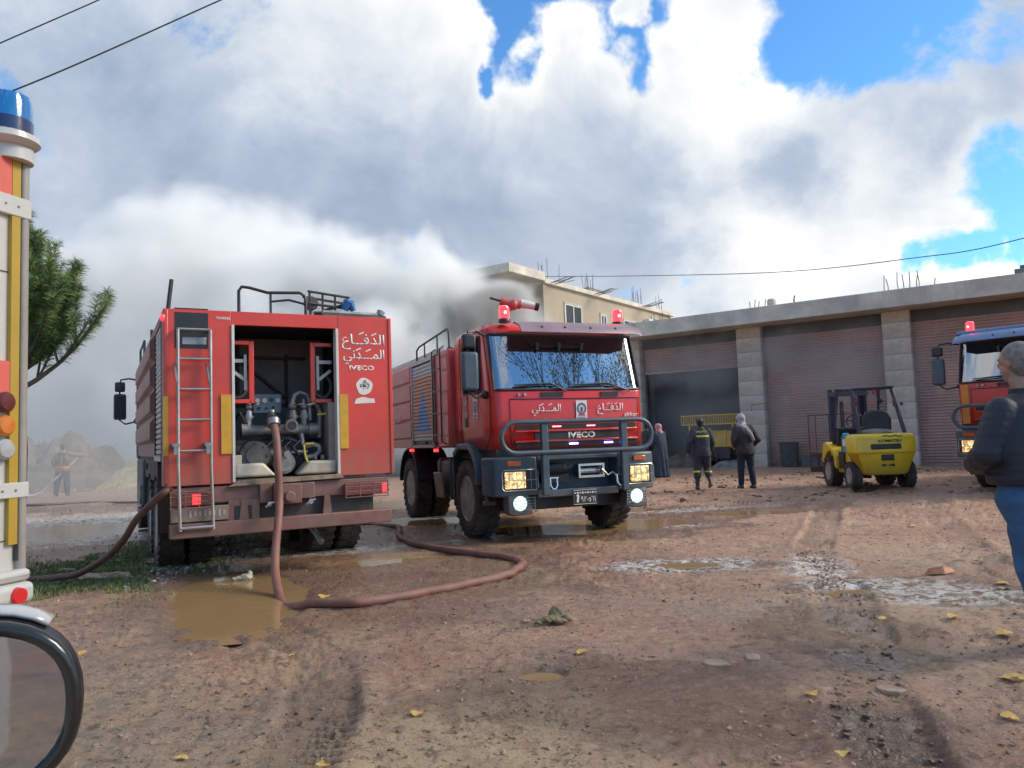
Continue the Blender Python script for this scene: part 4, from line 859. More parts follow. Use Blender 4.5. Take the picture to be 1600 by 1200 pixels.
# side, roof, front of the body
for sd in (-1, 1):
    b = MB()
    b.box(*sorted((sd * 1.25, sd * 1.21)), .05, .30, ZB1, ZT1); b.box(*sorted((sd * 1.25, sd * 1.21)), 1.48, 6.05, 1.33, ZT1); b.box(*sorted((sd * 1.25, sd * 1.21)), .30, 1.48, 2.80, ZT1)
    b.box(*sorted((sd * 1.25, sd * 1.21)), 6.05, 6.75, 2.8, ZT1)
    b.build('side_wall', M_RED1S, T1, bevel=.006)
    for k in range(4):
        z0 = 1.50 + k * .335
        b = MB(); b.prism([(sd * 1.245, z0), (sd * 1.30, z0 + .05), (sd * 1.30, z0 + .25), (sd * 1.245, z0 + .32)], 1.60, 5.95, 'XZ'); b.build('side_rib', M_RED1S, T1, bevel=.006)
    for y0_, y1_ in ((.32, 1.46), (6.08, 6.72)):
        b = MB(); b.box(*sorted((sd * 1.20, sd * 1.255)), y0_ - .02, y0_ + .03, 1.30, 2.80); b.box(*sorted((sd * 1.20, sd * 1.255)), y1_ - .03, y1_ + .02, 1.30, 2.80); b.box(*sorted((sd * 1.20, sd * 1.255)), y0_, y1_, 1.30, 1.36); fr = b.build('shutter_frame', M_BLACK, T1)
        b = MB()
        for k in range(24):
            z = 1.36 + k * .06; b.prism([(sd * 1.22, z), (sd * 1.238, z + .01), (sd * 1.242, z + .03), (sd * 1.238, z + .05), (sd * 1.22, z + .058)], y0_ + .03, y1_ - .03, 'XZ')
        b.build('roller_shutter', M_SHUT, fr)
    b = MB(); b.box(*sorted((sd * 1.26, sd * 1.24)), .34, 1.44, 1.29, 1.345); b.build('shutter_foot', M_STEEL, T1)
b = MB(); b.box(-1.21, 1.21, .05, 6.75, 2.85, 2.885); b.box(-1.21, 1.21, 6.70, 6.75, 1.3, 2.85); b.build('roof_deck', M_RED1, T1)
b = MB(); b.box(-1.22, 1.22, 1.5, 6.7, 1.03, 1.33); b.build('body_floor', M_CHASSIS, T1)
# pump bay lining
M_BAYW = pmat('dim_bay_wall', (.30, .27, .26), .7, var=.25, scale=3, dirt=.4)
b = MB(); b.box(-.78, .80, 1.45, 1.48, 1.05, 2.84); b.build('bay_back_wall', M_BAYW, T1)
b = MB(); b.box(-.80, -.77, .05, 1.48, 1.05, 2.84); b.box(.79, .82, .05, 1.48, 1.05, 2.84); b.box(-.8, .82, .05, 1.48, 2.80, 2.84); b.build('bay_lining', M_INT, T1)
b = MB(); b.box(-.80, .82, .05, 1.48, 1.03, 1.07); b.build('bay_floor', M_CASTD, T1)
M_MAROON = pmat('maroon_frame', (.10, .03, .03), .6, var=.3)
b = MB(); yb = 1.40
for p, q in [((-.30, 1.95), (-.30, 2.80)), ((-.78, 2.55), (.55, 2.55)), ((-.28, 2.52), (.30, 2.02)), ((-.32, 2.52), (-.70, 2.22)), ((.30, 1.95), (.30, 2.6)), ((-.6, 1.95), (.5, 1.95))]:
    d = Vector((q[0] - p[0], 0, q[1] - p[1])); L = d.length; b.cbox(((p[0] + q[0]) / 2, yb, (p[1] + q[1]) / 2), (L, .04, .035), (0, -math.atan2(d.z, d.x), 0))
b.build('bay_bracing', M_MAROON, T1)
for sd, x0, x1 in ((-1, -.545, -.34), (1, .345, .57)):
    b = MB(); z0, z1 = 1.90, 2.60; y = .16
    xi = x1 if sd < 0 else x0
    b.box(xi - .028, xi + .028, y, y + .05, z0, z1); b.box(x0, x1, y, y + .05, z0, z0 + .045); b.box(x0, x1, y, y + .05, z1 - .045, z1); fr = b.build('hose_reel_frame', M_RED1, T1, bevel=.006)
    b = MB(); xc = (x0 + x1) / 2 - sd * -.03
    b.box(xc - .09, xc + .09, y + .06, y + .08, 2.36, 2.40); b.cbox((xc, y + .07, 2.22), (.20, .02, .035), (0, R_(-38 * sd), 0)); b.box(xc + sd * -.075 - .015, xc + sd * -.075 + .015, y + .05, y + .07, 2.05, 2.45); b.build('reel_spokes', M_SHUT, fr)
    b = MB(); b.tube([(xc + .1 * math.cos(a), y + .14, 2.1 + .13 * math.sin(a)) for a in (2 * math.pi * k / 16 for k in range(16))], .02, 6, closed=True); b.build('reel_ring', M_CASTD, fr)
b = MB(); b.box(-.27, .06, .52, .60, 1.80, 2.03); cp = b.build('control_panel', pmat('panel_grey', (.16, .17, .19), .4, metal=.3, var=.2), T1, bevel=.01)
for x, z, r in [(-.22, 1.95, .028), (-.14, 1.95, .028), (-.06, 1.96, .022), (.01, 1.95, .028), (-.20, 1.86, .018), (-.12, 1.86, .014), (-.04, 1.87, .016)]:
    b = MB(); b.cyl((x, .50, z), (x, .525, z), r, seg=14); g = b.build('gauge', M_WHITE if r > .025 else M_BLACK, cp)
# pipework
def pipe(name, pts, r, mat, parent=T1, seg=12):
    b = MB(); b.tube(pts, r, seg); return b.build(name, mat, parent)
b = MB(); b.cyl((-.42, .28, 1.60), (.40, .28, 1.60), .062, seg=18); b.cyl((-.44, .28, 1.60), (-.38, .28, 1.60), .08, seg=18); b.cyl((.30, .28, 1.60), (.42, .28, 1.60), .078, seg=18)
for k in range(5): b.cyl((.20 + k * .035, .28, 1.60), (.215 + k * .035, .28, 1.60), .07, seg=18)
b.build('delivery_manifold', M_CAST, T1)
for x, z in ((-.36, 1.62), (.13, 1.62), (.26, 1.62)):
    b = MB(); b.cyl((x, .28, z), (x, .28, z + .10), .045, .04, 14); b.cyl((x, .28, z + .10), (x, .28, z + .20), .055, .045, 14); b.cyl((x, .28, z + .12), (x, .28, z + .14), .068, seg=14); b.ball((x, .28, z + .25), .05, 12, 8); b.cyl((x, .28, z + .2), (x, .28, z + .33), .022, .018, 10); v = b.build('valve', M_STEEL if x < 0 else M_CAST, T1)
    b = MB(); b.tube([(x, .24, z + .26), (x + .06, .16, z + .27), (x + .10, .14, z + .27)], .010, 6); b.build('valve_lever', M_CHROME, v)
pipe('loop_pipe', [(.13, .30, 1.90), (.16, .30, 2.0), (.22, .30, 2.03), (.30, .30, 2.01), (.33, .30, 1.93), (.33, .30, 1.7)], .028, M_CAST)
b = MB(); b.cyl((.08, .20, 1.66), (.08, .10, 1.64), .062, seg=18); b.cyl((.08, .12, 1.645), (.08, .085, 1.64), .072, seg=18); ou = b.build('open_outlet', M_STEEL, T1)
b = MB(); b.cyl((.08, .084, 1.64), (.08, .078, 1.64), .052, seg=18); b.build('outlet_mouth', M_BLACK, ou)
b = MB(); b.tube([(-.13, .24, 1.70), (-.13, .16, 1.74), (-.13, .08, 1.71), (-.13, .03, 1.66)], [.05, .055, .06, .062], 16); b.cyl((-.13, .06, 1.70), (-.13, .02, 1.64), .075, .07, 16); b.ball((-.13, .13, 1.80), .035, 10, 6); b.build('hose_coupling', M_STEEL, T1)
b = MB(); b.cyl((-.32, .32, 1.32), (-.32, .10, 1.32), .165, .16, 24); b.cyl((-.32, .12, 1.32), (-.32, .07, 1.32), .105, .10, 24); b.ball((-.46, .30, 1.33), .13, 14, 8)
for k in range(8): a = 2 * math.pi * k / 8; b.cyl((-.32 + .14 * math.cos(a), .105, 1.32 + .14 * math.sin(a)), (-.32 + .14 * math.cos(a), .085, 1.32 + .14 * math.sin(a)), .015, seg=6)
b.build('pump_housing', M_CASTD, T1)
b = MB(); b.cyl((-.20, .34, 1.30), (.08, .34, 1.28), .12, .13, 20); b.cyl((.00, .30, 1.24), (.00, .12, 1.22), .14, .12, 24); b.cyl((.0, .13, 1.22), (.0, .09, 1.22), .09, seg=20); b.cyl((.02, .16, 1.32), (.02, .06, 1.32), .04, seg=12); b.build('pump_casing', M_CAST, T1)
b = MB(); b.box(-.6, .5, .55, 1.2, 1.07, 1.5); b.build('gearbox', M_CASTD, T1, bevel=.05)
pipe('drain_pipe', [(.10, .24, 1.34), (.28, .22, 1.34)], .028, M_STEEL)
pipe('elbow_pipe', [(.22, .26, 1.55), (.23, .24, 1.42), (.26, .2, 1.40), (.34, .18, 1.42), (.40, .18, 1.40), (.41, .18, 1.34), (.36, .2, 1.29), (.24, .2, 1.27)], .032, M_CAST)
pipe('riser_pipe', [(.44, .32, 1.5), (.46, .32, 1.8), (.42, .34, 1.88), (.34, .4, 1.88)], .035, M_CAST)
M_BRASS = pmat('yellow_valve_handle', (.62, .48, .05), .45, var=.2)
b = MB(); b.cyl((.40, .22, 1.765), (.54, .22, 1.775), .012, seg=8); b.build('tap_handle', M_BRASS, T1)
b = MB(); b.tube([(.22, .13, 1.42), (.23, .12, 1.30), (.27, .10, 1.17), (.30, .09, 1.15)], .012, 6); b.cyl((.24, .14, 1.43), (.34, .14, 1.43), .012, seg=6); b.ball((.28, .09, 1.155), .022, 8, 6); b.build('tap_handle', M_BRASS, T1)
b = MB(); b.box(.30, .50, .16, .34, 1.13, 1.24); b.cyl((.36, .17, 1.24), (.36, .17, 1.29), .02); b.cyl((.44, .17, 1.24), (.44, .17, 1.30), .025); b.build('primer_box', M_CAST, T1, bevel=.01)
for x, r_ in ((-.16, .012), (-.05, .01), (.15, .012), (.05, .009)):
    pipe('pump_tube', [(x, .3, 1.55), (x + .05, .2, 1.48), (x - .04, .18, 1.40), (x + .03, .2, 1.30)], r_ + .006, M_BLACK, seg=6)
pipe('cable_loom', [(-.5, .3, 1.72), (-.46, .2, 1.80), (-.40, .25, 1.70), (-.2, .3, 1.52), (.05, .2, 1.50), (.15, .18, 1.46)], .018, M_BLACK, seg=6)
for x0, x1, sl in ((-.545, -.10, 1), (.12, .57, -1)):
    b = MB(); ins = .14
    pl_ = [(x0, 1.085), (x1, 1.085), (x1 - (ins if sl > 0 else 0), 1.235), (x0 + (0 if sl > 0 else ins), 1.235)]
    b.prism(pl_, .03, .30, 'XZ'); b.build('plastic_tray', M_CREAM, T1, bevel=.03, seg=3)
b = MB(); b.box(-.545, -.47, .04, .1, 1.2, 1.33); b.build('tray_block', M_CREAM, T1, bevel=.01)
b = MB(); b.box(.50, .57, .1, .5, 1.2, 1.9); b.build('bay_side_plate', pmat('beige_bay_plate', (.30, .26, .22), .6, dirt=.4), T1)
# black patch with vent top left, tape, lettering, stickers
b = MB(); b.box(-1.14, -.81, -.004, .01, 2.48, 2.865); pt = b.build('black_panel', M_BLACK, T1)
b = MB(); b.box(-1.07, -.83, -.010, .004, 2.52, 2.60); b.build('vent_plate', M_GALV, pt, bevel=.004)
b = MB(); b.box(-1.14, -.81, .0, .05, 2.90, 2.912); b.build('black_edge', M_BLACK, T1)
for x0, x1, z0, z1 in ((-.687, -.580, 1.35, 1.985), (.602, .70, 1.36, 1.985), (-1.252, -1.205, 1.35, 1.97)):
    b = MB(); b.box(x0, x1, -.018, .0, z0, z1); b.build('reflective_strip', M_YEL, T1)
arabic(AR_DIFA, M_LETTER, T1, (.90, -.001, 2.60), 0, .52, .19)
arabic(AR_MADANI, M_LETTER, T1, (.905, -.001, 2.425), 0, .50, .18)
vowels(T1, M_LETTER, (.90, -.001, 2.705), 0, [(-.02, 0), (.13, -.01)], .07); vowels(T1, M_LETTER, (.90, -.001, 2.515), 0, [(-.06, 0), (.06, -.01)], .07)
text_obj('lettering', 'IVECO', M_LETTER, T1, (.875, -.001, 2.295), 0, .30, .058, .03)
text_obj('lettering', 'TRAKKER', M_LETTER, T1, (-.66, -.001, 2.815), 0, .15, .03, .02)
b = MB(); pts = [(math.cos(a) * .098 * (1 + .06 * math.sin(5 * a)), math.sin(a) * .10 * (1 + .05 * math.cos(3 * a))) for a in (2 * math.pi * k / 20 for k in range(20))]
b.prism([(.905 + x, 2.08 + z) for x, z in pts], -.003, .0, 'XZ'); st = b.build('round_sticker', M_LETTER, T1)
b = MB(); rd = random.Random(3)
for k in range(26):
    a = rd.uniform(0, 6.28); q = rd.uniform(.0, .06); b.cbox((.905 + q * math.cos(a), -.004, 2.095 + q * math.sin(a) * .8), (.022, .002, .008), (0, rd.uniform(0, 3), 0))
b.build('sticker_print', M_BLACK, st)
b = MB(); b.prism([(.78, 1.875), (.80, 1.93), (.88, 1.955), (.98, 1.935), (1.02, 1.935), (1.03, 1.885)], -.003, .0, 'XZ'); b.build('torn_sticker', M_LETTER, T1)
# ladder
b = MB()
for x in (-1.115, -.795): b.tube([(x, -.02, 2.68), (x, -.075, 2.67), (x, -.075, 1.22), (x + .015, -.09, .57)], .017, 8)
ld = b.build('rear_ladder', M_ALU, T1)
for z in (2.675, 2.36, 2.04, 1.72, 1.395):
    b = MB(); b.cyl((-1.115, -.075, z), (-.795, -.075, z), .014, seg=8); b.build('rung', M_ALU, ld)
b = MB(); b.cyl((-1.10, -.09, .60), (-.78, -.09, .60), .020, seg=8); b.build('rung', M_ALU, ld)
b = MB()
for x in (-1.14, -.83):
    b.tube([(x, -.03, 2.32), (x - .005, -.10, 2.27), (x + .02, -.10, 2.10)], .011, 6); b.box(x - .035, x + .035, -.10, .0, 1.44, 1.475); b.box(x - .02, x + .02, -.11, -.05, 1.36, 1.47)
b.build('ladder_bracket', M_STEEL, T1)
# under-run beam, light bars, hitch
b = MB(); b.box(-1.20, 1.18, -.06, .04, .49, .64); b.build('rear_bumper', M_CHRED, T1, bevel=.012)
b = MB(); b.box(-1.18, 1.18, .02, .14, .83, 1.01); b.build('rear_crossbeam', M_CHRED, T1, bevel=.01)
for x in (-.46, .44):
    b = MB(); b.prism([(x - .05, .64), (x + .05, .64), (x + .03, .84), (x - .03, .84)], -.02, .06, 'XZ'); b.build('bumper_bracket', M_CHRED, T1)
b = MB(); b.box(-.62, -.30, -.01, .02, .60, .85); b.build('bracket_plate', M_CHRED, T1)
b = MB(); b.box(-.56, -.38, -.014, -.008, .64, .79); b.build('bracket_opening', M_BLACK, T1)
b = MB(); b.box(-.16, .14, -.10, .05, .78, 1.0); b.cyl((.0, -.16, .86), (.0, -.1, .86), .06); b.box(-.30, -.16, -.03, .05, .80, 1.02); b.box(.14, .3, -.03, .05, .82, 1.0); b.build('tow_hitch', M_CHRED, T1, bevel=.012)
for x in (-.20, .24):
    b = MB(); b.cyl((x, -.08, .79), (x, .0, .79), .028, seg=10); b.tube([(x - .05, -.09, .76), (x, -.1, .80), (x + .05, -.09, .81)], .01, 6); b.build('air_coupling', M_CHROME, T1)
for sd, xa, xb, lit in ((-1, -1.19, -.78, (-.98, -.90)), (1, .64, 1.14, (1.08, 1.135))):
    b = MB(); b.box(xa, xb, -.035, .02, .82, .955); tl = b.build('tail_light', pmat('dim_red_lens', (.22, .05, .045), .4, var=.3, dirt=.5), T1, bevel=.008)
    b = MB(); b.box(lit[0], lit[1], -.045, -.03, .835, .94); b.build('lit_lens', M_REDL, tl, bevel=.008)
    b = MB()
    for z in (.80, .865, .92, .975): b.cyl((xa - .01, -.07, z), (xb + .02, -.07, z), .006, seg=5)
    for k in range(4): x = xa + (xb - xa) * k / 3; b.cyl((x, -.07, .80), (x, -.07, .975), .006, seg=5)
    b.build('lamp_grille', M_CHRED, tl)
b = MB(); b.box(-1.19, -.62, -.03, -.02, .655, .81); np_ = b.build('rear_plate', pmat('muddy_plate', (.24, .18, .15), .6, var=.2, dirt=.6), T1, bevel=.005)
b = MB()
for k in range(8): b.cbox((-1.0 + k * .048, -.032, .735), (.026, .004, .05 + .02 * (k % 3 == 0)))
b.build('faint_digits', pmat('faint_digit', (.34, .28, .25), .6), np_)
b = MB()
for sx in (-.42, .42): b.box(sx - .04, sx + .04, .1, 8.2, .74, 1.0)
b.box(-.42, .42, 2.3, 2.5, .5, 1.0)
for y in (1.75, 3.1): b.cyl((-1, y, .55), (1, y, .55), .09); b.ball((0, y, .55), .2, 12, 8)
b.box(-1.0, 1.0, .06, .5, .62, .98); b.build('chassis', M_CHASSIS, T1)
pipe('exhaust_stay', [(.15, .5, .7), (.35, .2, .42), (.40, .1, .30)], .035, M_CAST)
for sd in (-1, 1):
    for y in (1.75, 3.1):
        for xx in (1.085, .735): wheel(T1, sd * xx, y, .55, .55, .29, sd)
    wheel(T1, sd * 1.04, 7.2, .55, .55, .32, sd)
    b = MB(); b.prism([(1.13, .45), (1.13, 1.25), (1.20, 1.30), (3.7, 1.30), (3.76, 1.2), (3.68, 1.15), (3.6, 1.24), (1.22, 1.24), (1.17, 1.2), (1.17, .45)], *sorted((sd * 1.24, sd * .6)), 'YZ'); b.build('rear_mudguard', M_CHASSIS, T1)
    b = MB(); b.box(*sorted((sd * 1.26, sd * .75)), 4.3, 6.3, .55, 1.28); b.build('side_locker', pmat('dark_green_grey', (.045, .065, .062), .6, var=.3, dirt=.5, dirt_col=(.16, .13, .11)), T1, bevel=.03)
b = MB(); b.box(-1.30, -1.24, 4.4, 4.7, .5, .9); b.tube([(-1.26, 4.2, .6), (-1.3, 4.6, .55), (-1.26, 5, .6)], .03, 6); b.build('side_valve', M_CAST, T1, bevel=.01)
# roof gear
b = MB(); b.tube([(-.49, .02, 2.88), (-.49, .02, 3.13), (-.46, .02, 3.18), (-.38, .02, 3.175), (-.18, .02, 3.13), (.17, .02, 3.15), (.23, .02, 3.12), (.24, .02, 3.06), (.24, .02, 2.90)], .018, 8); b.cyl((-.15, .02, 2.9), (-.15, .02, 3.13), .014, seg=6); b.tube([(-.15, .02, 3.03), (.05, .02, 3.06), (.24, .02, 3.02)], .014, 6); b.build('roof_rail', M_BLACKM, T1)
b = MB(); b.tube([(-1.2, .06, 2.90), (-1.165, .05, 3.22)], .022, 8); b.build('antenna_mast', M_BLACK, T1)
b = MB(); b.lathe([(.07, -.05), (.085, 0), (.08, .06), (.002, .09)], (.36, .25, 3.08), 'Y', 18); b.cyl((.36, .27, 2.9), (.36, .27, 3.0), .02, seg=8); b.build('searchlight', M_CASTD, T1)
b = MB()
for z in (3.20, 3.06): b.tube([(.30, .15, z), (.86, .40, z)], .016, 6)
for k in range(4): b.cyl((.32 + k * .17, .16 + k * .075, 2.92), (.32 + k * .17, .16 + k * .075, 3.21), .014, seg=6)
b.tube([(.32, .5, 3.2), (.9, .7, 3.18)], .016, 6); b.tube([(.5, .3, 3.0), (.86, .3, 3.12)], .02, 6)
b.tube([(.45, .5, 3.0), (.9, .5, 3.02)], .03, 8); b.build('roof_basket', M_BLACKM, T1)
b = MB(); b.tube([(.76, .3, 3.03), (.80, .28, 3.12), (.84, .3, 3.12), (.88, .3, 3.02)], [.04, .055, .055, .035], 8); b.build('blue_nozzle', M_BLUEP, T1)
b = MB(); b.tube([(.45, .10, 2.95), (1.15, .12, 2.95)], .03, 8); b.cyl((1.15, .12, 2.95), (1.17, .12, 3.0), .045, .05, 10); b.build('suction_pipe', M_GALV, T1)
b = MB(); b.box(.45, 1.20, .04, .5, 2.89, 2.93); b.build('roof_tray', M_CASTD, T1)
b = MB(); b.ball((-1.255, -.0, 2.80), .035, 10, 6, (.8, .5, 1.1)); b.build('corner_lamp', M_REDL, T1)
b = MB(); b.tube([(-1.2, 6.4, 2.9), (-1.2, 6.4, 3.2), (-1.2, 5.0, 3.2), (-1.2, 5.0, 2.9)], .02, 6); b.tube([(-1.2, 3.0, 2.9), (-1.2, 3.0, 3.1)], .02, 6); b.build('side_roof_rail', M_BLACKM, T1)
cab(T1, 8.75, M_RED1S, M_RED1S, M_VISOR, door_open_window=False, mirm=M_BLACK)  # mirror glass painted black, standing in for a dark reflection

# ================================================================= third FIRE ENGINE at the right edge
T3 = thing('fire_engine', 'fire engine with blue cab roof, partly behind the man in the dark jacket', 'fire engine', (9.27, 13.94, 0.11), R_(130), 'fire engines in the yard')
cab(T3, 0, M_ORANGE3, M_ORANGE3, M_BLUEVISOR, door_open_window=False, stripe=pmat('orange_stripe', (.62, .22, .03), .4, dirt=.1))
front_end(T3, 0)
for sd in (1, -1):
    wheel(T3, sd * 1.02, -1.24, .56, .56, .34, sd)
    for xx in (1.08, .74): wheel(T3, sd * xx, -4.55, .56, .55, .29, sd)
    b = MB(); b.prism([(-.66, .78), (-.80, 1.26), (-1.0, 1.36), (-1.5, 1.36), (-1.74, 1.22), (-1.46, 1.27), (-1.03, 1.27), (-.73, .78)], *sorted((sd * 1.25, sd * .86)), 'YZ'); b.build('front_mudguard', M_BGREY, T3, bevel=.01)
b = MB()
for sx in (-.42, .42): b.box(sx - .04, sx + .04, -6.5, -.4, .72, .98)
b.cyl((-1, -4.55, .56), (1, -4.55, .56), .09); b.cyl((-1, -1.24, .56), (1, -1.24, .56), .08); b.build('chassis', M_CHASSIS, T3)
b = MB(); b.box(-1.22, 1.22, -6.7, -1.88, 1.0, 2.75); b.build('body', M_ORANGE3, T3, bevel=.03)
b = MB(); b.tube([(0.0, -2.2, 2.7), (-.55, -2.1, 3.6)], .02, 6); b.build('antenna', M_WHITE, T3)
b = MB(); b.box(-1.17, 1.17, -1.76, -.3, 3.0, 3.085); b.build('blue_roof', M_BLUEVISOR, T3, bevel=.03)
# ================================================================= row of garages
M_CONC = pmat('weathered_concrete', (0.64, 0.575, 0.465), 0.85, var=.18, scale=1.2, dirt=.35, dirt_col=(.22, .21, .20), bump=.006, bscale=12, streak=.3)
M_CONCD = pmat('dark_concrete', (0.15, 0.145, 0.14), 0.9, var=.3, scale=.8, dirt=.4, dirt_col=(.07, .068, .066), bump=.006, bscale=12)  # darker concrete for the header beam, walls and roof pieces
M_PANEL = pmat('pale_stone_cladding', (0.70, 0.62, 0.51), 0.7, var=.12, scale=1.3, dirt=.3, dirt_col=(.30, .27, .24), mud=(0.0, 0.9, .6, (.42, .27, .17)), bump=.002, bscale=30)
M_MORTAR = pmat('dark_joint', (0.17, 0.155, 0.14), 0.9, var=.2)
M_SHUTTER = pmat('mauve_brown_shutter', (0.52, 0.305, 0.235), 0.55, metal=.15, var=.12, scale=.8, dirt=.45, dirt_col=(.20, .16, .155), mud=(0.0, 0.6, .5, (.24, .16, .12)), streak=.3)
M_DARKROOM = pmat('dark_room', (0.055, 0.055, 0.056), 0.95, var=.4, scale=.7)  # near-black grey for the inner walls and room lining
G = thing('garage_row', 'long grey concrete garage row with brown shutters and stone clad pillars', 'building', (9.69, 29.5, -.05), R_(-35.6))
b = MB(); b.box(-8.2, 17, -1.0, 10, 5.47, 6.07); b.build('roof_slab', M_CONC, G, bevel=.02)
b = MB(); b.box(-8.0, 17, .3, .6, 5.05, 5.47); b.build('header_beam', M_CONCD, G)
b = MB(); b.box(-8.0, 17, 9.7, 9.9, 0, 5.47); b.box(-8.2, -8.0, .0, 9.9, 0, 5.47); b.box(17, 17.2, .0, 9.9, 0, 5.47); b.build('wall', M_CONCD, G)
for x in (-5.0, -.6):
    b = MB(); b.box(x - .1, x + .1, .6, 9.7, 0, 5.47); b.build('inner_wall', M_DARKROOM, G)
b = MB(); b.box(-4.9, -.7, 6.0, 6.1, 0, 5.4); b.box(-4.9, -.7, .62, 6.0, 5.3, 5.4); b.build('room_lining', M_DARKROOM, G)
def slat_mesh(w_, z0, z1, step=.105):
    b = MB(); z = z0
    while z < z1 - .01:
        zt = min(z + step, z1); h = zt - z
        b.add([(0, .35, z), (w_, .35, z), (w_, .325, z + h * .35), (0, .325, z + h * .35), (w_, .325, z + h * .75), (0, .325, z + h * .75), (w_, .352, zt), (0, .352, zt)], [(0, 1, 2, 3), (3, 2, 4, 5), (5, 4, 6, 7)]); z = zt
    return b
PXS = [(-6.15, .95), (-1.0, .95), (4.25, .88), (9.5, .95), (14.7, .95)]
for (xa, wa), (xb, wb) in zip(PXS[:-1], PXS[1:]):
    x0, x1 = xa + wa, xb; z0 = 0.02
    if xa < -6: z0 = 4.0
    o = slat_mesh(x1 - x0, z0, 5.06).build('roller_shutter', M_SHUTTER, G, loc=(x0, 0, 0), smooth=20)
    o['label'] = 'half raised brown roller shutter' if xa < -6 else 'closed brown roller shutter'
    for xr_ in (x0, x1 - .06):
        b = MB(); b.box(xr_, xr_ + .06, .26, .40, 0, 5.06); b.build('shutter_rail', pmat('rail_grey', (.30, .28, .27), .6, metal=.3), o, loc=(-x0, 0, 0))
    b = MB(); b.box(x0, x1, .30, .38, z0 - .02, z0 + .08); b.build('shutter_bar', M_SHUTTER, o, loc=(-x0, 0, 0))
for x, wd in PXS:
    b = MB(); b.box(x + .01, x + wd - .01, .01, .6, 0, 5.47); pl = b.build('pillar', M_MORTAR, G)
    base = MB(); base.box(0, wd, -.02, .03, 0, .55); pm = base.mesh('stone_panel', smooth=0); pm.materials.append(M_PANEL)
    sd_ = MB(); sd_.box(wd - .03, wd + .012, .03, .34, 0, .55); sm_ = sd_.mesh('stone_panel', smooth=0); sm_.materials.append(M_PANEL)
    for k in range(10):
        z = .01 + k * .562
        if z > 5.2: continue
        for me_ in (pm, sm_):
            o = link('stone_panel', me_, pl, bevel=.004, loc=(x + random.uniform(-.003, .003), random.uniform(-.006, .004), z))
            if z + .55 > 5.47: o.scale.z = (5.46 - z) / .55
bar = MB(); bar.tube([(0, 0, 0), (.02, 0, .45), (-.01, .01, 1)], .014, 5); barm = bar.mesh('rebar'); barm.materials.append(pmat('rusty_rebar', (.09, .06, .05), .8, var=.3))
def rebars(parent, pts, z, hts):
    for i, (x, y) in enumerate(pts):
        o = link('rebar', barm, parent, loc=(x, y, z), rot=(random.uniform(-.08, .08), random.uniform(-.12, .12), random.uniform(0, 6))); o.scale = (1, 1, hts[i % len(hts)])
rebars(G, [(4.5, -.6), (4.62, -.5), (4.95, -.6), (5.1, -.4), (5.3, -.6), (5.5, -.5), (5.55, -.3)], 6.05, [.62, .5, .68, .6])
rebars(G, [(6.05, -.5), (-.2, -.5), (-.05, -.4), (.15, -.6), (.35, -.5), (1.47, -.7), (1.5, -.68), (-4.2, -.6), (-4.0, -.4), (-3.8, -.6), (-3.6, -.4)], 6.05, [.3, .34, .4, .28, .36])
b = MB(); b.lathe([(.16, 0), (.17, .05), (.17, .28), (.12, .34), (.002, .35)], (.55, -.3, 6.07), 'Z', 14); b.build('roof_drum', M_CONC, G)
b = MB(); b.box(8.3, 8.75, -.6, -.2, 6.07, 6.28); b.box(8.45, 8.6, -.5, -.4, 6.28, 6.4); b.build('roof_box', M_CONCD, G)
b = MB(); b.cyl((4.7, -.02, 2.2), (4.7, -.07, 2.2), .05, seg=10); b.build('wall_tap', M_BLACK, G)
b = MB(); b.tube([(.03, -.04, 2.5), (-.55, -.04, 2.45), (-.55, -.04, 2.2)], .012, 5); b.build('wall_conduit', M_MORTAR, G)
Ginv = Matrix.Translation((9.69, 29.5, 0)) @ Matrix.Rotation(R_(-35.6), 4, 'Z')
def gw(x, y, z=0): return Ginv @ Vector((x, y, z))
# yellow trailer with a railed rack inside the open garage
M_TRY = pmat('sooty_yellow_paint', (.80, .46, .06), .55, var=.15, scale=2, dirt=.25, dirt_col=(.25, .16, .06))
TR = thing('trailer', 'yellow farm trailer with a railed rack inside the open garage', 'trailer', gw(-2.1, .5), R_(-35.6))
b = MB(); b.box(-.95, .95, -.05, 2.2, .75, 1.45); b.build('trailer_body', M_TRY, TR, bevel=.02)
for k in range(4):
    b = MB(); b.box(-.95 + k * .61, -.90 + k * .61, -.09, -.05, .72, 1.5); b.build('stake', M_TRY, TR)
b = MB(); b.box(-1.45, .95, -.35, -.30, 1.70, 1.75); b.box(-1.45, .95, -.35, -.30, 2.06, 2.11); rk = b.build('rack_rail', M_TRY, TR); rk['kind'] = 'stuff'
bm_ = MB(); bm_.box(-.018, .018, -.34, -.31, 1.74, 2.07); bmm = bm_.mesh('rack_bar'); bmm.materials.append(M_TRY)
for k in range(25): link('rack_bar', bmm, TR, loc=(-1.43 + k * .0983, 0, 0))
for x in (-1.1, .7):
    b = MB(); b.box(x - .03, x + .03, -.34, -.28, .7, 1.7); b.build('rack_post', M_TRY, TR)
for x in (-.6, .6): wheel(TR, x + .3, .7, .42, .42, .2, 1, lugs=16)
b = MB(); b.box(-.2, .5, -.2, .1, .3, .8); b.build('gear_housing', M_CHASSIS, TR, bevel=.05)
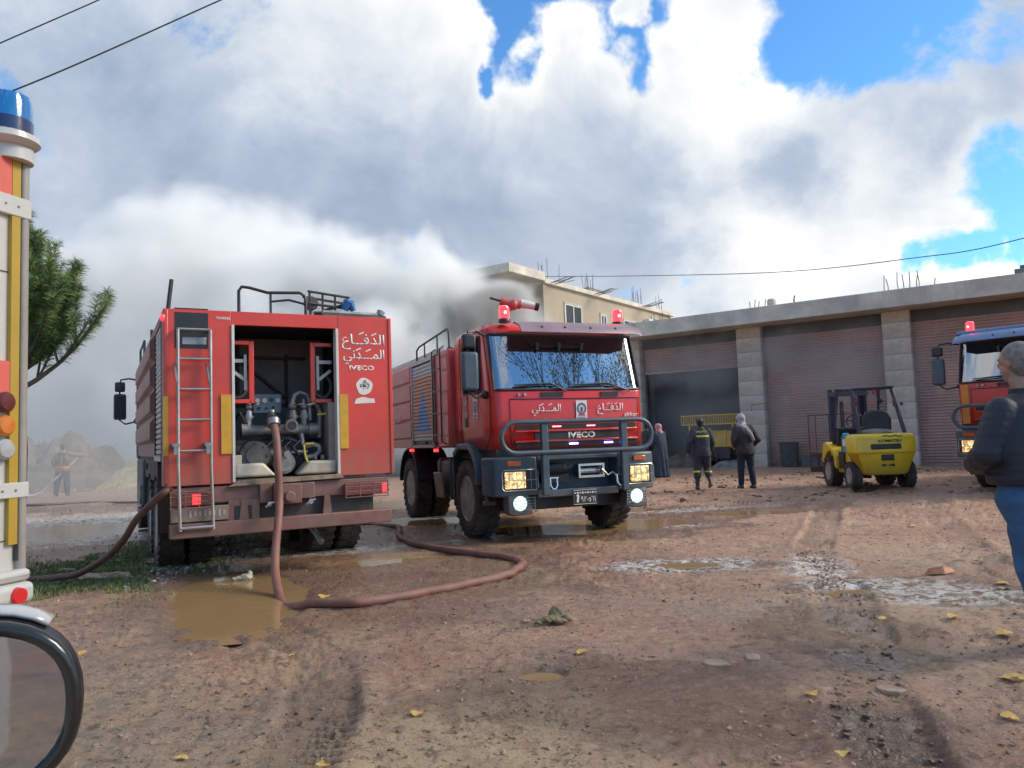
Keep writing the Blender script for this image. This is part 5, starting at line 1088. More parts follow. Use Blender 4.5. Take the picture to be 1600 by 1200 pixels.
# dark container against the closed shutter and rubbish in the doorway
b = MB(); b.lathe([(.24, 0), (.30, .04), (.33, .5), (.34, .86), (.36, .88), (.36, .92), (.30, .93), (.002, .90)], (0, 0, 0), 'Z', 18)
o = b.build('waste_bin', pmat('dark_green_plastic', (.045, .055, .05), .6, var=.3, dirt=.4), loc=gw(.85, -.25)); o['label'] = 'dark round bin against the closed shutter right of the first pillar'; o['category'] = 'bin'
b = MB(); b.box(-.3, .3, -.2, .2, 0, .45); o = b.build('crate', M_CASTD, loc=gw(1.55, -.1), rot=(0, 0, R_(-30)), bevel=.02); o['label'] = 'low dark crate beside the bin at the closed shutter'; o['category'] = 'crate'
def heap(name, loc, rx, ry, h, mat, seed, label, cat, n=46, rough=.35, sp=.5):
    rr = np.random.default_rng(seed); u = np.linspace(-1, 1, n); X, Y = np.meshgrid(u, u); r = np.sqrt(X ** 2 + Y ** 2)
    Z = np.clip(1 - r ** 2.2, -.06, 1) ** 1 ; Z = np.where(r < 1.05, Z, -.06)
    x, y = X * rx, Y * ry; Z = Z * (1 + rough * 2 * fbm(x, y, sp * 1.8, 3, o=seed)) * h + (r < 1) * h * rough * .5 * np.abs(fbm(x, y, sp * .4, 4, .6, o=seed + 2))
    X2 = x + .1 * fbm(x, y, sp, 2, o=3) ; idx = np.arange(n * n).reshape(n, n)
    q = np.stack([idx[:-1, :-1], idx[:-1, 1:], idx[1:, 1:], idx[1:, :-1]], -1).reshape(-1, 4)
    me = bpy.data.meshes.new(name); me.from_pydata(np.stack([X2, y, Z], -1).reshape(-1, 3).tolist(), [], q.tolist()); me.materials.append(mat)
    me.polygons.foreach_set('use_smooth', [True] * len(me.polygons))
    o = link(name, me, loc=loc); o['label'] = label
    if cat: o['category'] = cat
    return o
M_HAY = pmat('damp_straw', (.44, .335, .17), .9, var=.35, scale=3.5, bump=.03, bscale=14, dirt=.5, dirt_col=(.20, .15, .08))
M_HAYD = pmat('charred_straw', (.12, .095, .07), .9, var=.4, scale=3, bump=.03, bscale=12)
heap('rubbish_heap', gw(-3.6, .2), 1.0, .7, .45, M_HAYD, 4, 'low heap of brown rubbish in the open garage doorway', 'rubbish heap')
heap('rubbish_heap', gw(-1.5, -.1), .7, .5, .3, pmat('ashy_debris', (.22, .20, .18), .9, var=.5, scale=6, bump=.02, bscale=20), 6, 'small ashy heap under the yellow trailer at the first pillar', 'rubbish heap')
heap('hay_heap', (-13.5, 31.5, 0), 4.6, 2.6, 1.3, M_HAY, 9, 'wide heap of pale hay behind the far firefighter', 'hay heap', n=80, rough=.22, sp=.9)
heap('hay_heap', (-9.3, 30.5, 0), 3.0, 2.2, 1.5, M_HAY, 12, 'rounded pale hay heap nearest the left fire engine', 'hay heap', n=64, rough=.22, sp=.9)
heap('hay_heap', (-18.4, 30.8, 0), 3.4, 2.2, 1.9, M_HAYD, 15, 'dark steaming hay heap at the far left by the van', 'hay heap', n=70, rough=.3, sp=.6)
def straw(name, boxes, n, mat, label):
    V = []; F = []
    for i in range(n):
        cx, cy, rx, ry, h = boxes[i % len(boxes)]
        a = rng.uniform(0, 6.28); r = rng.uniform(0, 1) ** .5; x = cx + math.cos(a) * r * rx; y = cy + math.sin(a) * r * ry; z = h * (1 - r ** 2.2) * rng.uniform(.8, 1.15) + .02
        d = Vector((rng.normal(), rng.normal(), rng.normal() * .6 + .2)).normalized() * rng.uniform(.08, .25); p = Vector((x, y, z)); s_ = d.cross(Vector((0, 0, 1))).normalized() * .012
        k = len(V); V += [p - s_, p + s_, p + d]; F.append((k, k + 1, k + 2))
    me = bpy.data.meshes.new(name); me.from_pydata([tuple(v) for v in V], [], F); me.materials.append(mat); o = link(name, me); o['kind'] = 'stuff'; o['label'] = label
straw('loose_straw', [(-13.5, 31.5, 4.6, 2.6, 1.35), (-9.3, 30.5, 3, 2.2, 1.5), (-18.4, 30.8, 3.3, 2.1, 1.9), (-13, 28.6, 5, 1.6, .1)], 9000, M_HAY, 'loose pale straw over the heaps and the ground before them')
# ================================================================= two-storey house behind
M_RENDER = pmat('beige_render', (0.37, 0.30, 0.20), 0.9, var=.12, scale=.5, dirt=.35, dirt_col=(.30, .26, .20), bump=.004, bscale=8, streak=.25)
HS = thing('house', 'beige flat roofed house with bare rebar on its roof, half behind the smoke', 'house', (1.68, 38, 0), R_(-35.6))
b = MB(); b.box(-11, 0, 0, 15.4, -.1, 9.12); b.build('wall', M_RENDER, HS)
b = MB(); b.box(-11.1, .18, -.02, 15.6, 9.12, 9.36); b.build('roof', M_CONC, HS, bevel=.01)
b = MB(); b.box(-11.1, .22, -3.1, -.03, 9.20, 9.64); b.build('veranda_slab', M_CONC, HS, bevel=.02)
b = MB(); b.box(-11.1, .22, -3.1, -.03, 6.0, 6.2); b.build('balcony_floor', M_CONC, HS)
for x in (-10.6, -5.4):
    b = MB(); b.box(x - .15, x + .15, -3.0, -2.7, -.1, 9.2); b.build('column', M_RENDER, HS)
b = MB(); b.box(0, .05, .0, .35, 0, 9.12); b.build('corner_pier', M_RENDER, HS)
M_PVC = pmat('white_window_frame', (.66, .66, .64), .4, var=.05); M_CURT = pmat('pale_curtain', (.42, .50, .62), .8, var=.2, scale=2)
for y0_, y1_, z0, z1 in ((2.05, 3.75, 7.0, 8.35), (5.85, 6.5, 7.55, 8.2), (12.5, 13.1, 8.1, 8.75), (8.6, 10.2, 7.0, 8.2)):
    b = MB(); b.box(-.02, .06, y0_ - .08, y1_ + .08, z1, z1 + .09); b.box(-.02, .06, y0_ - .12, y1_ + .12, z0 - .12, z0); b.box(-.02, .05, y0_ - .08, y0_, z0, z1); b.box(-.02, .05, y1_, y1_ + .08, z0, z1); wn = b.build('window', pmat('stone_trim', (.42, .37, .29), .8, var=.1), HS)
    b = MB(); b.box(.002, .012, y0_, y1_, z0, z1); b.build('pane', M_SGLASS, wn)
    b = MB(); b.box(.001, .004, y0_ + (y1_ - y0_) * .05, y0_ + (y1_ - y0_) * .45, z0, z1); b.build('curtain', M_CURT, wn)
    b = MB(); m_ = (y0_ + y1_) / 2
    for yy in (y0_ + .03, m_, y1_ - .03): b.box(.012, .045, yy - .035, yy + .035, z0, z1)
    b.box(.012, .045, y0_, y1_, z1 - .06, z1 - .001); b.box(.012, .045, y0_, y1_, z0 + .001, z0 + .06); b.build('frame', M_PVC, wn)
rebars(HS, [(-.3, .2), (-.2, .35), (0, .5), (.05, 1.5), (-.2, .4)], 9.34, [.95, .8, 1.1])
rebars(HS, [(-.3, 4.6 + .16 * k) for k in range(8)], 9.34, [1.0, .8, 1.15, .9])
rebars(HS, [(-.3, 10.4 + .2 * k) for k in range(8)], 9.34, [1.0, .8, 1.2, .9]); rebars(HS, [(-.3, 14.0 + .2 * k) for k in range(5)], 9.34, [1.0, .8, 1.2, .9])
for yb_ in (.6, 5.0, 10.8):
    for k in range(6):
        o = link('rebar', barm, HS, loc=(.1, yb_ + .12 * k, 9.22 + .02 * (k % 3)), rot=(0, R_(86 + 2 * (k % 4)), R_(random.uniform(-24, -6)))); o.scale = (1, 1, 1.3 + .15 * (k % 3))
b = MB(); b.prism([(-2.0, 9.36), (-.6, 9.36), (-.9, 9.95), (-1.8, 9.85)], 6.2, 8.0, 'XZ'); b.build('roof_hut', M_CONCD, HS)
b = MB(); b.box(.02, .4, 11.3, 12.2, 8.0, 8.5); b.build('air_conditioner', M_PVC, HS, bevel=.02)
# ================================================================= people
def remesh(mbs, voxel, name, mat, smooth_it=4, disp=None):
    me0 = mbs.mesh('tmp', smooth=0); o = bpy.data.objects.new('tmp', me0); COL.objects.link(o)
    r = o.modifiers.new('r', 'REMESH'); r.mode = 'VOXEL'; r.voxel_size = voxel; r.adaptivity = 0.0
    s = o.modifiers.new('s', 'SMOOTH'); s.factor = .5; s.iterations = smooth_it
    me = bpy.data.meshes.new_from_object(o.evaluated_get(bpy.context.evaluated_depsgraph_get())); bpy.data.objects.remove(o)
    if disp:
        n = len(me.vertices); co = np.zeros(n * 3); me.vertices.foreach_get('co', co); co = co.reshape(-1, 3); nn = np.zeros(n * 3); me.vertices.foreach_get('normal', nn); nn = nn.reshape(-1, 3)
        co = co + nn * disp(co)[:, None]; me.vertices.foreach_set('co', co.ravel())
    me.name = name; me.materials.clear(); me.materials.append(mat); me.polygons.foreach_set('use_smooth', [True] * len(me.polygons)); me.update(); return me
def loft(b, rings, seg=20):
    vs = []; n = len(rings)
    for cx, cy, z, rx, ry in rings:
        for k in range(seg):
            a = 2 * math.pi * k / seg; c, s = math.cos(a), math.sin(a)
            c = math.copysign(abs(c) ** .85, c); s = math.copysign(abs(s) ** .85, s); vs.append((cx + rx * c, cy + ry * s, z))
    fs = [(i * seg + k, i * seg + (k + 1) % seg, (i + 1) * seg + (k + 1) % seg, (i + 1) * seg + k) for i in range(n - 1) for k in range(seg)]
    fs += [tuple(reversed(range(seg))), tuple((n - 1) * seg + k for k in range(seg))]; b.add(vs, fs)
def limb(b, pts, rs, seg=12):
    b.tube(pts, rs, seg)
    for p, r in zip(pts, rs): b.ball(p, r * .985, 10, 6)
def cloth_noise(amp, s):
    def f(co): return amp * (fbm(co[:, 0] * 1.3 + co[:, 1] * .8, co[:, 2] * .9 + co[:, 1] * .5, s, 3, o=3) * .7 + .5 * fbm(co[:, 2] * 1.9, co[:, 0] + co[:, 1], s * 1.4, 2))
    return f
M_SKIN = pmat('tanned_skin', (.36, .20, .135), .55, var=.12, scale=9); M_SHOE = pmat('black_shoe', (.025, .022, .02), .5, dirt=.6, dirt_col=(.13, .09, .06), scale=8)
def person(label, loc, rotz, j, top, bottom, topmat, botmat, hair, shoes=True, voxel=.012, group=None, stout=1.0, robe=False, disp=None, hairstyle='short', shoe_mat=None):
    """j: joints in metres (facing +Y): hip, knee, ankle, shoulder, elbow, wrist for l and r, lean"""
    t = thing('person', label, 'person', loc, rotz, group)
    J = dict(kneeL=(-.10, .02, .50), kneeR=(.10, .02, .50), ankL=(-.10, -.02, .09), ankR=(.10, -.02, .09), elbL=(-.25, -.02, 1.16), elbR=(.25, -.02, 1.16), wrL=(-.26, .06, .90), wrR=(.26, .06, .90), sho=(0, 0, 0), head=(0, .02, 0), yaw=0)
    J.update(j); V = Vector; sx, sy, sz = J['sho']; k = stout
    S_ = {s: V((m * .185 * (k * .5 + .5) + sx, sy, 1.42 + sz)) for s, m in (('L', -1), ('R', 1))}; Hp = {s: V((m * .09, 0, .92)) for s, m in (('L', -1), ('R', 1))}
    hx, hy, hzz = J['head']; hc = V((sx + hx, sy + hy, 1.635 + sz + hzz)); Mh = Matrix.Translation(hc) @ Matrix.Rotation(J['yaw'], 4, 'Z')
    b = MB()
    loft(b, [(0, 0, .84, .13 * k, .095 * k), (0, 0, .92, .165 * k, .115 * k), (sx * .3, sy * .3, 1.05, .145 * k, .10 * k), (sx * .7, sy * .7, 1.22, .155 * k, .105 * k), (sx, sy, 1.36, .17, .10), (sx, sy, 1.44, .13, .08), (sx, sy, 1.49, .06, .06)])
    limb(b, [V((sx, sy, 1.46)) + V((0, 0, sz)), hc - V((0, .01, .10))], [.058, .055])
    # head: cranium, jaw, nose, brow, ears, lips
    hb = MB()
    for c, r, sc in (((0, -.012, .035), .092, (.86, 1.08, .95)), ((0, .022, -.035), .070, (.82, .95, 1.05)), ((0, .045, -.085), .036, (1, .9, .8)), ((0, .098, -.005), .018, (.75, .9, 1.5)), ((0, .082, .030), .04, (1.3, .4, .3)), ((.074, -.005, -.005), .026, (.35, .75, 1.15)), ((-.074, -.005, -.005), .026, (.35, .75, 1.15)), ((0, .086, -.05), .02, (1.2, .5, .45))):
        hb.ball(c, r, 14, 9, sc)
    for p in hb.v: pass
    b.add([tuple(Mh @ V(p)) for p in hb.v], hb.f)
    for s, m in (('L', -1), ('R', 1)):
        kn, an, el, wr = V(J['knee' + s]), V(J['ank' + s]), V(J['elb' + s]), V(J['wr' + s])
        limb(b, [Hp[s], Hp[s].lerp(kn, .5), kn, kn.lerp(an, .4), an], [.085, .072, .052, .050, .036])
        limb(b, [S_[s], S_[s].lerp(el, .5), el, el.lerp(wr, .4), wr], [.055, .045, .038, .036, .025])
        fwd = V((0, 1, 0)); toe = an + V((0, .17, -.055 if an.z < .12 else -.10)); limb(b, [an + V((0, -.04, -.045)), an + V((0, .07, -.05)), toe], [.034, .034, .026])
        d = (wr - el).normalized(); sd = V((0, 1, 0)) - d * d.y; sd = sd.normalized() if sd.length > .2 else V((0, 0, 1)); nrm = d.cross(sd)
        pc = wr + d * .05; limb(b, [wr, pc - sd * .015, wr + d * .085 - sd * .02], [.022, .024, .020]); limb(b, [wr + sd * .004, pc + sd * .015, wr + d * .085 + sd * .02], [.020, .023, .019])
        for q, (o_, L) in enumerate(((-.030, .060), (-.010, .072), (.010, .078), (.029, .070))):
            p0 = wr + d * .085 + sd * o_; p1 = p0 + d * L * .5 - nrm * m * .006; p2 = p1 + d * L * .42 - nrm * m * .018; limb(b, [p0, p1, p2], [.0105, .0100, .0085], 6)
        p0 = wr + d * .03 + sd * .028; p1 = p0 + d * .03 + sd * .026; limb(b, [p0, p1, p1 + d * .032 - nrm * m * .01], [.013, .012, .010], 6)
    body = link('body', remesh(b, min(voxel, .0095), 'body', M_SKIN, 2), t)
    for m in (-1, 1):
        e = MB(); e.ball(tuple(Mh @ V((m * .030, .083, .008))), .011, 8, 6); e.build('eye', M_WHITE, body)
    # hair or bare crown
    if hair:
        b = MB()
        if hairstyle == 'short': b.ball(tuple(Mh @ V((0, -.024, .045))), .1, 16, 10, (.86, 1.02, .93)); b.ball(tuple(Mh @ V((0, -.045, -.01))), .08, 14, 8, (.95, .8, 1.0))
        link('hair', remesh(b, .009, 'hair', hair, 2, lambda co: .004 * fbm(co[:, 0], co[:, 2] + co[:, 1], .012, 2)), t)
    # upper garment
    b = MB()
    if top:
        zb = top.get('hem', .86); r0 = top.get('loose', .03)
        rings = [(0, 0, zb, (.165 * k + r0), (.125 * k + r0)), (0, 0, zb + .06, (.17 * k + r0), (.13 * k + r0)), (sx * .3, sy * .3, 1.05, (.155 * k + r0), (.12 * k + r0)), (sx * .7, sy * .7, 1.22, (.165 * k + r0), (.125 * k + r0)), (sx, sy, 1.36, .18 * (k * .4 + .6) + r0, .115 * (k * .4 + .6) + r0 * .8), (sx, sy, 1.45 + sz, .15 + .16 * max(0, k - 1.1), .10 + .03 * (k > 1.2)), (sx, sy, 1.50 + sz, .075 + .2 * max(0, k - 1.1), .085), (sx, sy, 1.53 + sz, .07, .07)]
        loft(b, rings, 24)
        for s, m in (('L', -1), ('R', 1)):
            el, wr = V(J['elb' + s]), V(J['wr' + s]); q = r0 * .6; sh = S_[s] - V((m * .01, 0, .005)); wr2 = el.lerp(wr, .93)
            limb(b, [sh, sh.lerp(el, .5), el, el.lerp(wr, .5), wr2], [.068 + q * (.6 if k > 1.2 else 1), .058 + q, .052 + q, .048 + q, .040 + q])
        link('jacket', remesh(b, voxel, 'jacket', topmat, 4, disp or cloth_noise(.010, .10)), t)
    if robe:
        b = MB(); loft(b, [(0, -.01, .04, .27, .22), (0, 0, .3, .24, .20), (0, 0, .8, .23, .18), (0, 0, 1.1, .22, .16), (sx, sy, 1.36, .225, .14), (sx, sy, 1.46, .15, .10), (sx, sy, 1.52, .075, .075)], 26)
        for s, m in (('L', -1), ('R', 1)):
            el, wr = V(J['elb' + s]), V(J['wr' + s]); limb(b, [S_[s], S_[s].lerp(el, .5), el, el.lerp(wr, .9)], [.08, .075, .07, .07])
        link('robe', remesh(b, voxel, 'robe', topmat, 4, lambda co: .016 * np.sin(np.arctan2(co[:, 1], co[:, 0]) * 9 + 2 * co[:, 2]) * (1 - sstep(co[:, 2], .3, 1.3)) + .008 * fbm(co[:, 0] + co[:, 1], co[:, 2], .12, 3)), t)
    if bottom:
        b = MB(); q = bottom.get('loose', .02); loft(b, [(0, 0, .80, .155 * k, .11 * k), (0, 0, .92, .168 * k + q, .118 * k + q), (0, 0, 1.03, .15 * k + q, .105 * k + q)], 22)
        for s in 'LR':
            kn, an = V(J['knee' + s]), V(J['ank' + s]); hp = Hp[s]
            limb(b, [hp - V((0, 0, .03)), hp.lerp(kn, .45), kn, kn.lerp(an, .45), an + (kn - an).normalized() * bottom.get('cut', .03)], [.095 + q * .8, .085 + q, .064 + q, .058 + q, .050 + q])
        link('trousers', remesh(b, voxel, 'trousers', botmat, 3, cloth_noise(.009, .09)), t)
    if shoes:
        for s in 'LR':
            b = MB(); an = V(J['ank' + s]); kn = V(J['knee' + s]); up = bottom.get('boot', .06) if bottom else .05
            dz = -.055 if an.z < .12 else -.10
            limb(b, [an + V((0, -.045, -.045)), an + V((0, .06, -.047)), an + V((0, .17, dz))], [.046, .046, .036]); limb(b, [an + V((0, -.01, -.02)), an + (kn - an).normalized() * up], [.05, .058])
            link('boot' if up > .1 else 'shoe', remesh(b, .010, 'shoe', shoe_mat or M_SHOE, 2), t)
    return t, S_, Mh, V
def band(t, name, centre, rx, ry, z, h, mat, tilt=0, rot=0):
    b = MB(); seg = 24; vs = []
    for dz, g in ((-h / 2, 1), (h / 2, 1), (h / 2, 1.03), (-h / 2, 1.03)):
        for q in range(seg): a = 2 * math.pi * q / seg; vs.append((centre[0] + rx * g * math.cos(a), centre[1] + ry * g * math.sin(a), z + dz + tilt * math.sin(a)))
    fs = [(i * seg + q, i * seg + (q + 1) % seg, ((i + 1) % 4) * seg + (q + 1) % seg, ((i + 1) % 4) * seg + q) for i in range(4) for q in range(seg)]
    b.add(vs, fs); return b.build(name, mat, t, smooth=50)
M_NAVY = pmat('dark_navy_cloth', (.030, .036, .050), .8, var=.2, scale=6, dirt=.15, dirt_col=(.09, .08, .075), bump=.003, bscale=30)
M_BLACKCL = pmat('black_brown_cloth', (.035, .028, .028), .8, var=.2, scale=6, bump=.003, bscale=30)
M_NAVYTR = pmat('navy_trousers', (.014, .019, .036), .8, var=.2, scale=6)
M_HIVIS = pmat('hi_vis_stripe', (.62, .78, .06), .5, var=.08, emit=(.6, .9, .05), estr=.0)
M_HAIRD = pmat('dark_hair', (.02, .016, .013), .6, var=.3, scale=20); M_HAIRG = pmat('grey_hair', (.20, .185, .17), .7, var=.3, scale=30, bump=.002, bscale=200)
FW = lambda deg: R_(deg)      # 0 faces +Y, away from the viewer
# firefighter walking away
t, S_, Mh, V = person('firefighter in dark uniform with lime reflective bands walking toward the open garage', (4.57, 18.85, hz(4.57, 18.85)), FW(-4),
    dict(kneeL=(-.13, .02, .50), ankL=(-.14, .02, .09), kneeR=(.12, .07, .50), ankR=(.15, -.13, .17), elbL=(-.30, -.06, 1.17), wrL=(-.33, .02, .92), elbR=(.27, .02, 1.16), wrR=(.25, .14, .96), head=(0, .05, -.02), sho=(0, .03, 0)),
    dict(hem=.80, loose=.045), dict(loose=.03, boot=.30, cut=.26), M_NAVY, M_NAVY, M_HAIRD)
band(t, 'back_stripe', (0, .01), .212, .152, 1.30, .045, M_HIVIS)
b = MB()
for k in range(9): b.cbox((-.13 + k * .032, -.160, 1.415 + .008 * (k % 3)), (.022, .004, .022 + .014 * (k % 2)), (0, .3 * (k % 3 - 1), 0))
b.build('back_script', M_HIVIS, t, loc=(0, .02, -.01))
for s, c in ((-1, (-.135, .02)), (1, (.13, .02))): band(t, 'knee_stripe', c, .088, .088, .44, .04, M_HIVIS, tilt=.012 * s)
b = MB(); b.ball(tuple(Mh @ V((0, -.02, .055))), .105, 14, 9, (.88, 1.02, .75)); b.build('cap', pmat('dark_cap', (.05, .045, .05), .7), t)
# man with a light keffiyeh and its tail down his back
M_KEF = pmat('grey_white_keffiyeh', (.36, .355, .35), .85, var=.25, scale=30); M_KEFR = pmat('red_white_keffiyeh', (.58, .24, .25), .85, var=.45, scale=34)
t, S_, Mh, V = person('man in dark jacket and navy trousers with a grey keffiyeh down his back', (5.49, 18.37, hz(5.49, 18.37)), FW(8),
    dict(kneeL=(-.12, .03, .50), ankL=(-.13, .04, .08), kneeR=(.12, .0, .50), ankR=(.14, -.06, .08), elbL=(-.30, -.05, 1.15), wrL=(-.20, .12, 1.0), elbR=(.31, -.06, 1.14), wrR=(.22, .12, 1.0), head=(-.03, .06, .0), sho=(0, .05, 0)),
    dict(hem=.80, loose=.04), dict(loose=.02), M_BLACKCL, M_NAVYTR, None, stout=1.08)
def keffiyeh(t, Mh, V, mat, tail=None):
    b = MB(); b.ball(tuple(Mh @ V((0, -.015, .035))), .112, 16, 10, (.92, 1.08, .98)); limb(b, [Mh @ V((0, -.03, -.02)), Mh @ V((0, -.035, -.10)), Mh @ V((0, -.04, -.17))], [.095, .09, .13])
    o = link('keffiyeh', remesh(b, .010, 'keffiyeh', mat, 3, cloth_noise(.012, .05)), t)
    if tail: b = MB(); b.tube(tail[0], tail[1], 8); m = Matrix.Diagonal((1, 1, 1, 1)); link('keffiyeh_tail', remesh(b, .012, 'tail', mat, 2, cloth_noise(.006, .04)), t)
keffiyeh(t, Mh, V, M_KEF, ([(-.12, -.08, 1.49), (-.03, -.16, 1.42), (.08, -.17, 1.28), (.16, -.155, 1.12)], [.045, .045, .04, .03]))
b = MB(); b.ball((-.20, .14, .99), .03); b.build('cup', M_WHITE, t)
# robed man with red keffiyeh, and the man just past him
t, S_, Mh, V = person('man in a long dark blue robe with a red and white keffiyeh', (4.72, 24.9, hz(4.72, 24.9)), FW(35), dict(elbL=(-.22, .04, 1.15), wrL=(-.12, .20, 1.10), elbR=(.22, .04, 1.15), wrR=(.12, .2, 1.08), sho=(0, .04, 0), head=(0, .04, -.03)), None, dict(loose=.0), pmat('dark_blue_robe', (.030, .045, .065), .85, var=.2, scale=5), M_BLACKCL, None, robe=True)
keffiyeh(t, Mh, V, M_KEFR)
person('dark haired man almost hidden behind the red keffiyeh man', (4.42, 25.6, hz(4.42, 25.6)), FW(-60), dict(sho=(0, .02, .02)), dict(hem=.82, loose=.03), dict(loose=.02), pmat('dark_green_jacket', (.03, .035, .03), .8), M_BLACKCL, M_HAIRD)
# far firefighter by the hay
t, S_, Mh, V = person('far firefighter with dark vest and orange belt holding a hose by the hay', (-15.49, 26.45, hz(-15.49, 26.45)), FW(12),
    dict(kneeL=(-.16, .03, .50), ankL=(-.20, .0, .09), kneeR=(.14, .0, .50), ankR=(.17, -.03, .09), elbL=(-.30, .02, 1.18), wrL=(-.30, .20, .98), elbR=(.40, .10, 1.38), wrR=(.62, .22, 1.36), sho=(0, .04, 0)),
    dict(hem=.84, loose=.04), dict(loose=.035), pmat('yellow_brown_jacket', (.22, .16, .08), .8, var=.2), M_NAVY, M_HAIRD)
b = MB(); loft(b, [(0, 0, .95, .2, .155), (0, .02, 1.2, .205, .16), (0, .04, 1.40, .19, .145), (0, .04, 1.47, .12, .11)], 20); link('vest', remesh(b, .014, 'vest', M_NAVY, 3), t)
b = MB(); b.cyl((0, -.19, 1.02), (0, -.19, 1.38), .07, .06, 14); b.build('air_bottle', M_CASTD, t, bevel=.01)
band(t, 'belt', (0, 0), .215, .17, .97, .06, pmat('orange_belt', (.65, .20, .03), .6))
# the near man at the right edge
M_JKT = pmat('dark_quilted_jacket', (.018, .020, .028), .62, var=.25, scale=5, bump=.002, bscale=55); M_JEAN = pmat('blue_jeans', (.035, .12, .26), .85, var=.25, scale=4, bump=.0015, bscale=160, dirt=.1)
def quilt(co):
    z = co[:, 2] + .012 * fbm(co[:, 0], co[:, 1], .15, 2); c = np.abs(np.sin(z * math.pi / .052)); return .003 * c ** .5 + .005 * fbm(co[:, 0] * 1.4 + co[:, 1], co[:, 2], .11, 4, .6) * (1 + sstep(co[:, 2], 1.1, .95))
t, S_, Mh, V = person('grey haired man in dark quilted jacket and blue jeans at the right edge', (3.17, 4.72, hz(3.17, 4.72) - .03), FW(16),
    dict(kneeL=(-.06, .02, .50), ankL=(.05, -.02, .09), kneeR=(.16, .02, .50), ankR=(.24, .05, .09), elbL=(-.315, .04, 1.21), wrL=(-.20, .24, 1.14), elbR=(.36, .02, 1.17), wrR=(.24, .20, 1.05), head=(.0, .06, .075), sho=(0, .02, .05), yaw=.15),
    dict(hem=1.02, loose=.055), dict(loose=.03), M_JKT, M_JEAN, M_HAIRG, voxel=.0095, stout=1.32, disp=quilt)
band(t, 'collar', (0, .03), .085, .085, 1.575, .05, M_JKT)
# ================================================================= forklift
M_FYEL = pmat('scuffed_yellow_paint', (.80, .54, .012), .38, var=.08, scale=3, dirt=.28, dirt_col=(.36, .25, .07), mud=(.05, .7, .65, (.30, .20, .11)), coat=.3, bump=.0015, bscale=6)
M_FBLUE = pmat('dark_blue_frame', (.022, .028, .065), .45, var=.2, scale=5, dirt=.15)
fx, fy_ = 7.60, 15.75
K = thing('forklift', 'yellow forklift with dark blue overhead guard parked before the shutters', 'forklift', (fx, fy_, hz(fx, fy_)), R_(-4))
# counterweight (rear face at y = 0, facing the viewer), body ahead of it
b = MB(); seg = 9
def cw_ring(z, w_, f, r): return [(-w_, .55, z), (-w_, f + r, z), (-w_ + r * .3, f + r * .3, z), (-w_ + r, f, z), (0, f - .02, z), (w_ - r, f, z), (w_ - .3 * r, f + r * .3, z), (w_, f + r, z), (w_, .55, z)]
rr = [cw_ring(.30, .40, .12, .10), cw_ring(.34, .46, .08, .12), cw_ring(.74, .60, .03, .14), cw_ring(.76, .63, .0, .16), cw_ring(1.06, .64, .0, .18), cw_ring(1.13, .61, .05, .18), cw_ring(1.15, .52, .14, .16)]
b.add([p for r in rr for p in r], [(i * 9 + k, i * 9 + (k + 1) % 9, (i + 1) * 9 + (k + 1) % 9, (i + 1) * 9 + k) for i in range(6) for k in range(9)] + [tuple(range(9)), tuple(54 + k for k in range(9))])
cwt = b.build('counterweight', M_FYEL, K, bevel=.02, seg=3)
b = MB(); b.box(-.33, .27, -.035, .01, .83, .94); b.build('vent_slot', M_BLACK, cwt, bevel=.02)
b = MB(); b.box(-.12, .13, .0, .06, .60, .72); b.build('hitch_recess', M_BLACK, cwt, bevel=.015)
b = MB(); b.box(-.12, .16, .04, .09, .47, .55); b.build('lower_slot', M_BLACK, cwt, bevel=.03)
text_obj('lettering', 'KOMATSU', M_BLACK, cwt, (.05, -.026, 1.0), 0, .46, .062, .02)
b = MB()
for k in range(7): b.cbox((-.06 + k * .055, -.004, 1.095 + .012 * math.sin(k * 2)), (.075, .004, .018), (0, .5 * math.sin(k * 3), 0))
b.build('worn_decal', pmat('scratch_grey', (.10, .09, .06), .6), cwt)
b = MB(); b.box(-.56, .56, .55, 1.75, .32, .78); b.build('frame', M_FYEL, K, bevel=.03)
b = MB(); b.prism([(1.10, .70), (1.25, .82), (1.75, .98), (1.95, .95), (2.05, .60), (1.98, .40), (1.9, .55), (1.75, .74), (1.5, .80), (1.3, .70), (1.25, .45), (1.10, .40)], -.66, -.42, 'YZ'); b.build('front_fender', M_FYEL, K, bevel=.02)
b = MB(); b.prism([(1.10, .70), (1.25, .82), (1.75, .98), (1.95, .95), (2.05, .60), (1.98, .40), (1.9, .55), (1.75, .74), (1.5, .80), (1.3, .70), (1.25, .45), (1.10, .40)], .42, .66, 'YZ'); b.build('front_fender', M_FYEL, K, bevel=.02)
b = MB(); b.box(-.60, -.50, .80, 1.12, .42, .78); b.build('step', M_BLACK, K, bevel=.01)
b = MB(); b.box(-.50, .50, .45, 1.25, .78, 1.12); b.build('engine_cover', M_FBLUE, K, bevel=.04)
b = MB(); b.cbox((-.58, .66, .97), (.07, .26, .42), (0, 0, 0)); gt = b.build('blue_jug', pmat('cyan_plastic', (.02, .36, .55), .35, var=.1), K, bevel=.03, seg=3)
b = MB(); b.box(-.625, -.614, .56, .76, .90, 1.05); b.build('jug_label', M_LETTER, gt)
b = MB(); b.box(-.24, .26, .55, 1.0, 1.12, 1.22); b.build('seat', M_BLACK, K, bevel=.04)
b = MB(); b.prism([(-.27, 1.20), (-.28, 1.45), (-.22, 1.60), (-.1, 1.64), (.12, 1.64), (.24, 1.60), (.30, 1.45), (.29, 1.20)], .42, .54, 'XZ'); b.build('backrest', M_BLACK, K, bevel=.04, seg=3)
b = MB(); b.ball((-.05, .42, 1.17), .3, 16, 8, (1.25, .6, .28)); b.build('folded_cloth', pmat('grey_cloth', (.20, .19, .16), .9, var=.3), K)
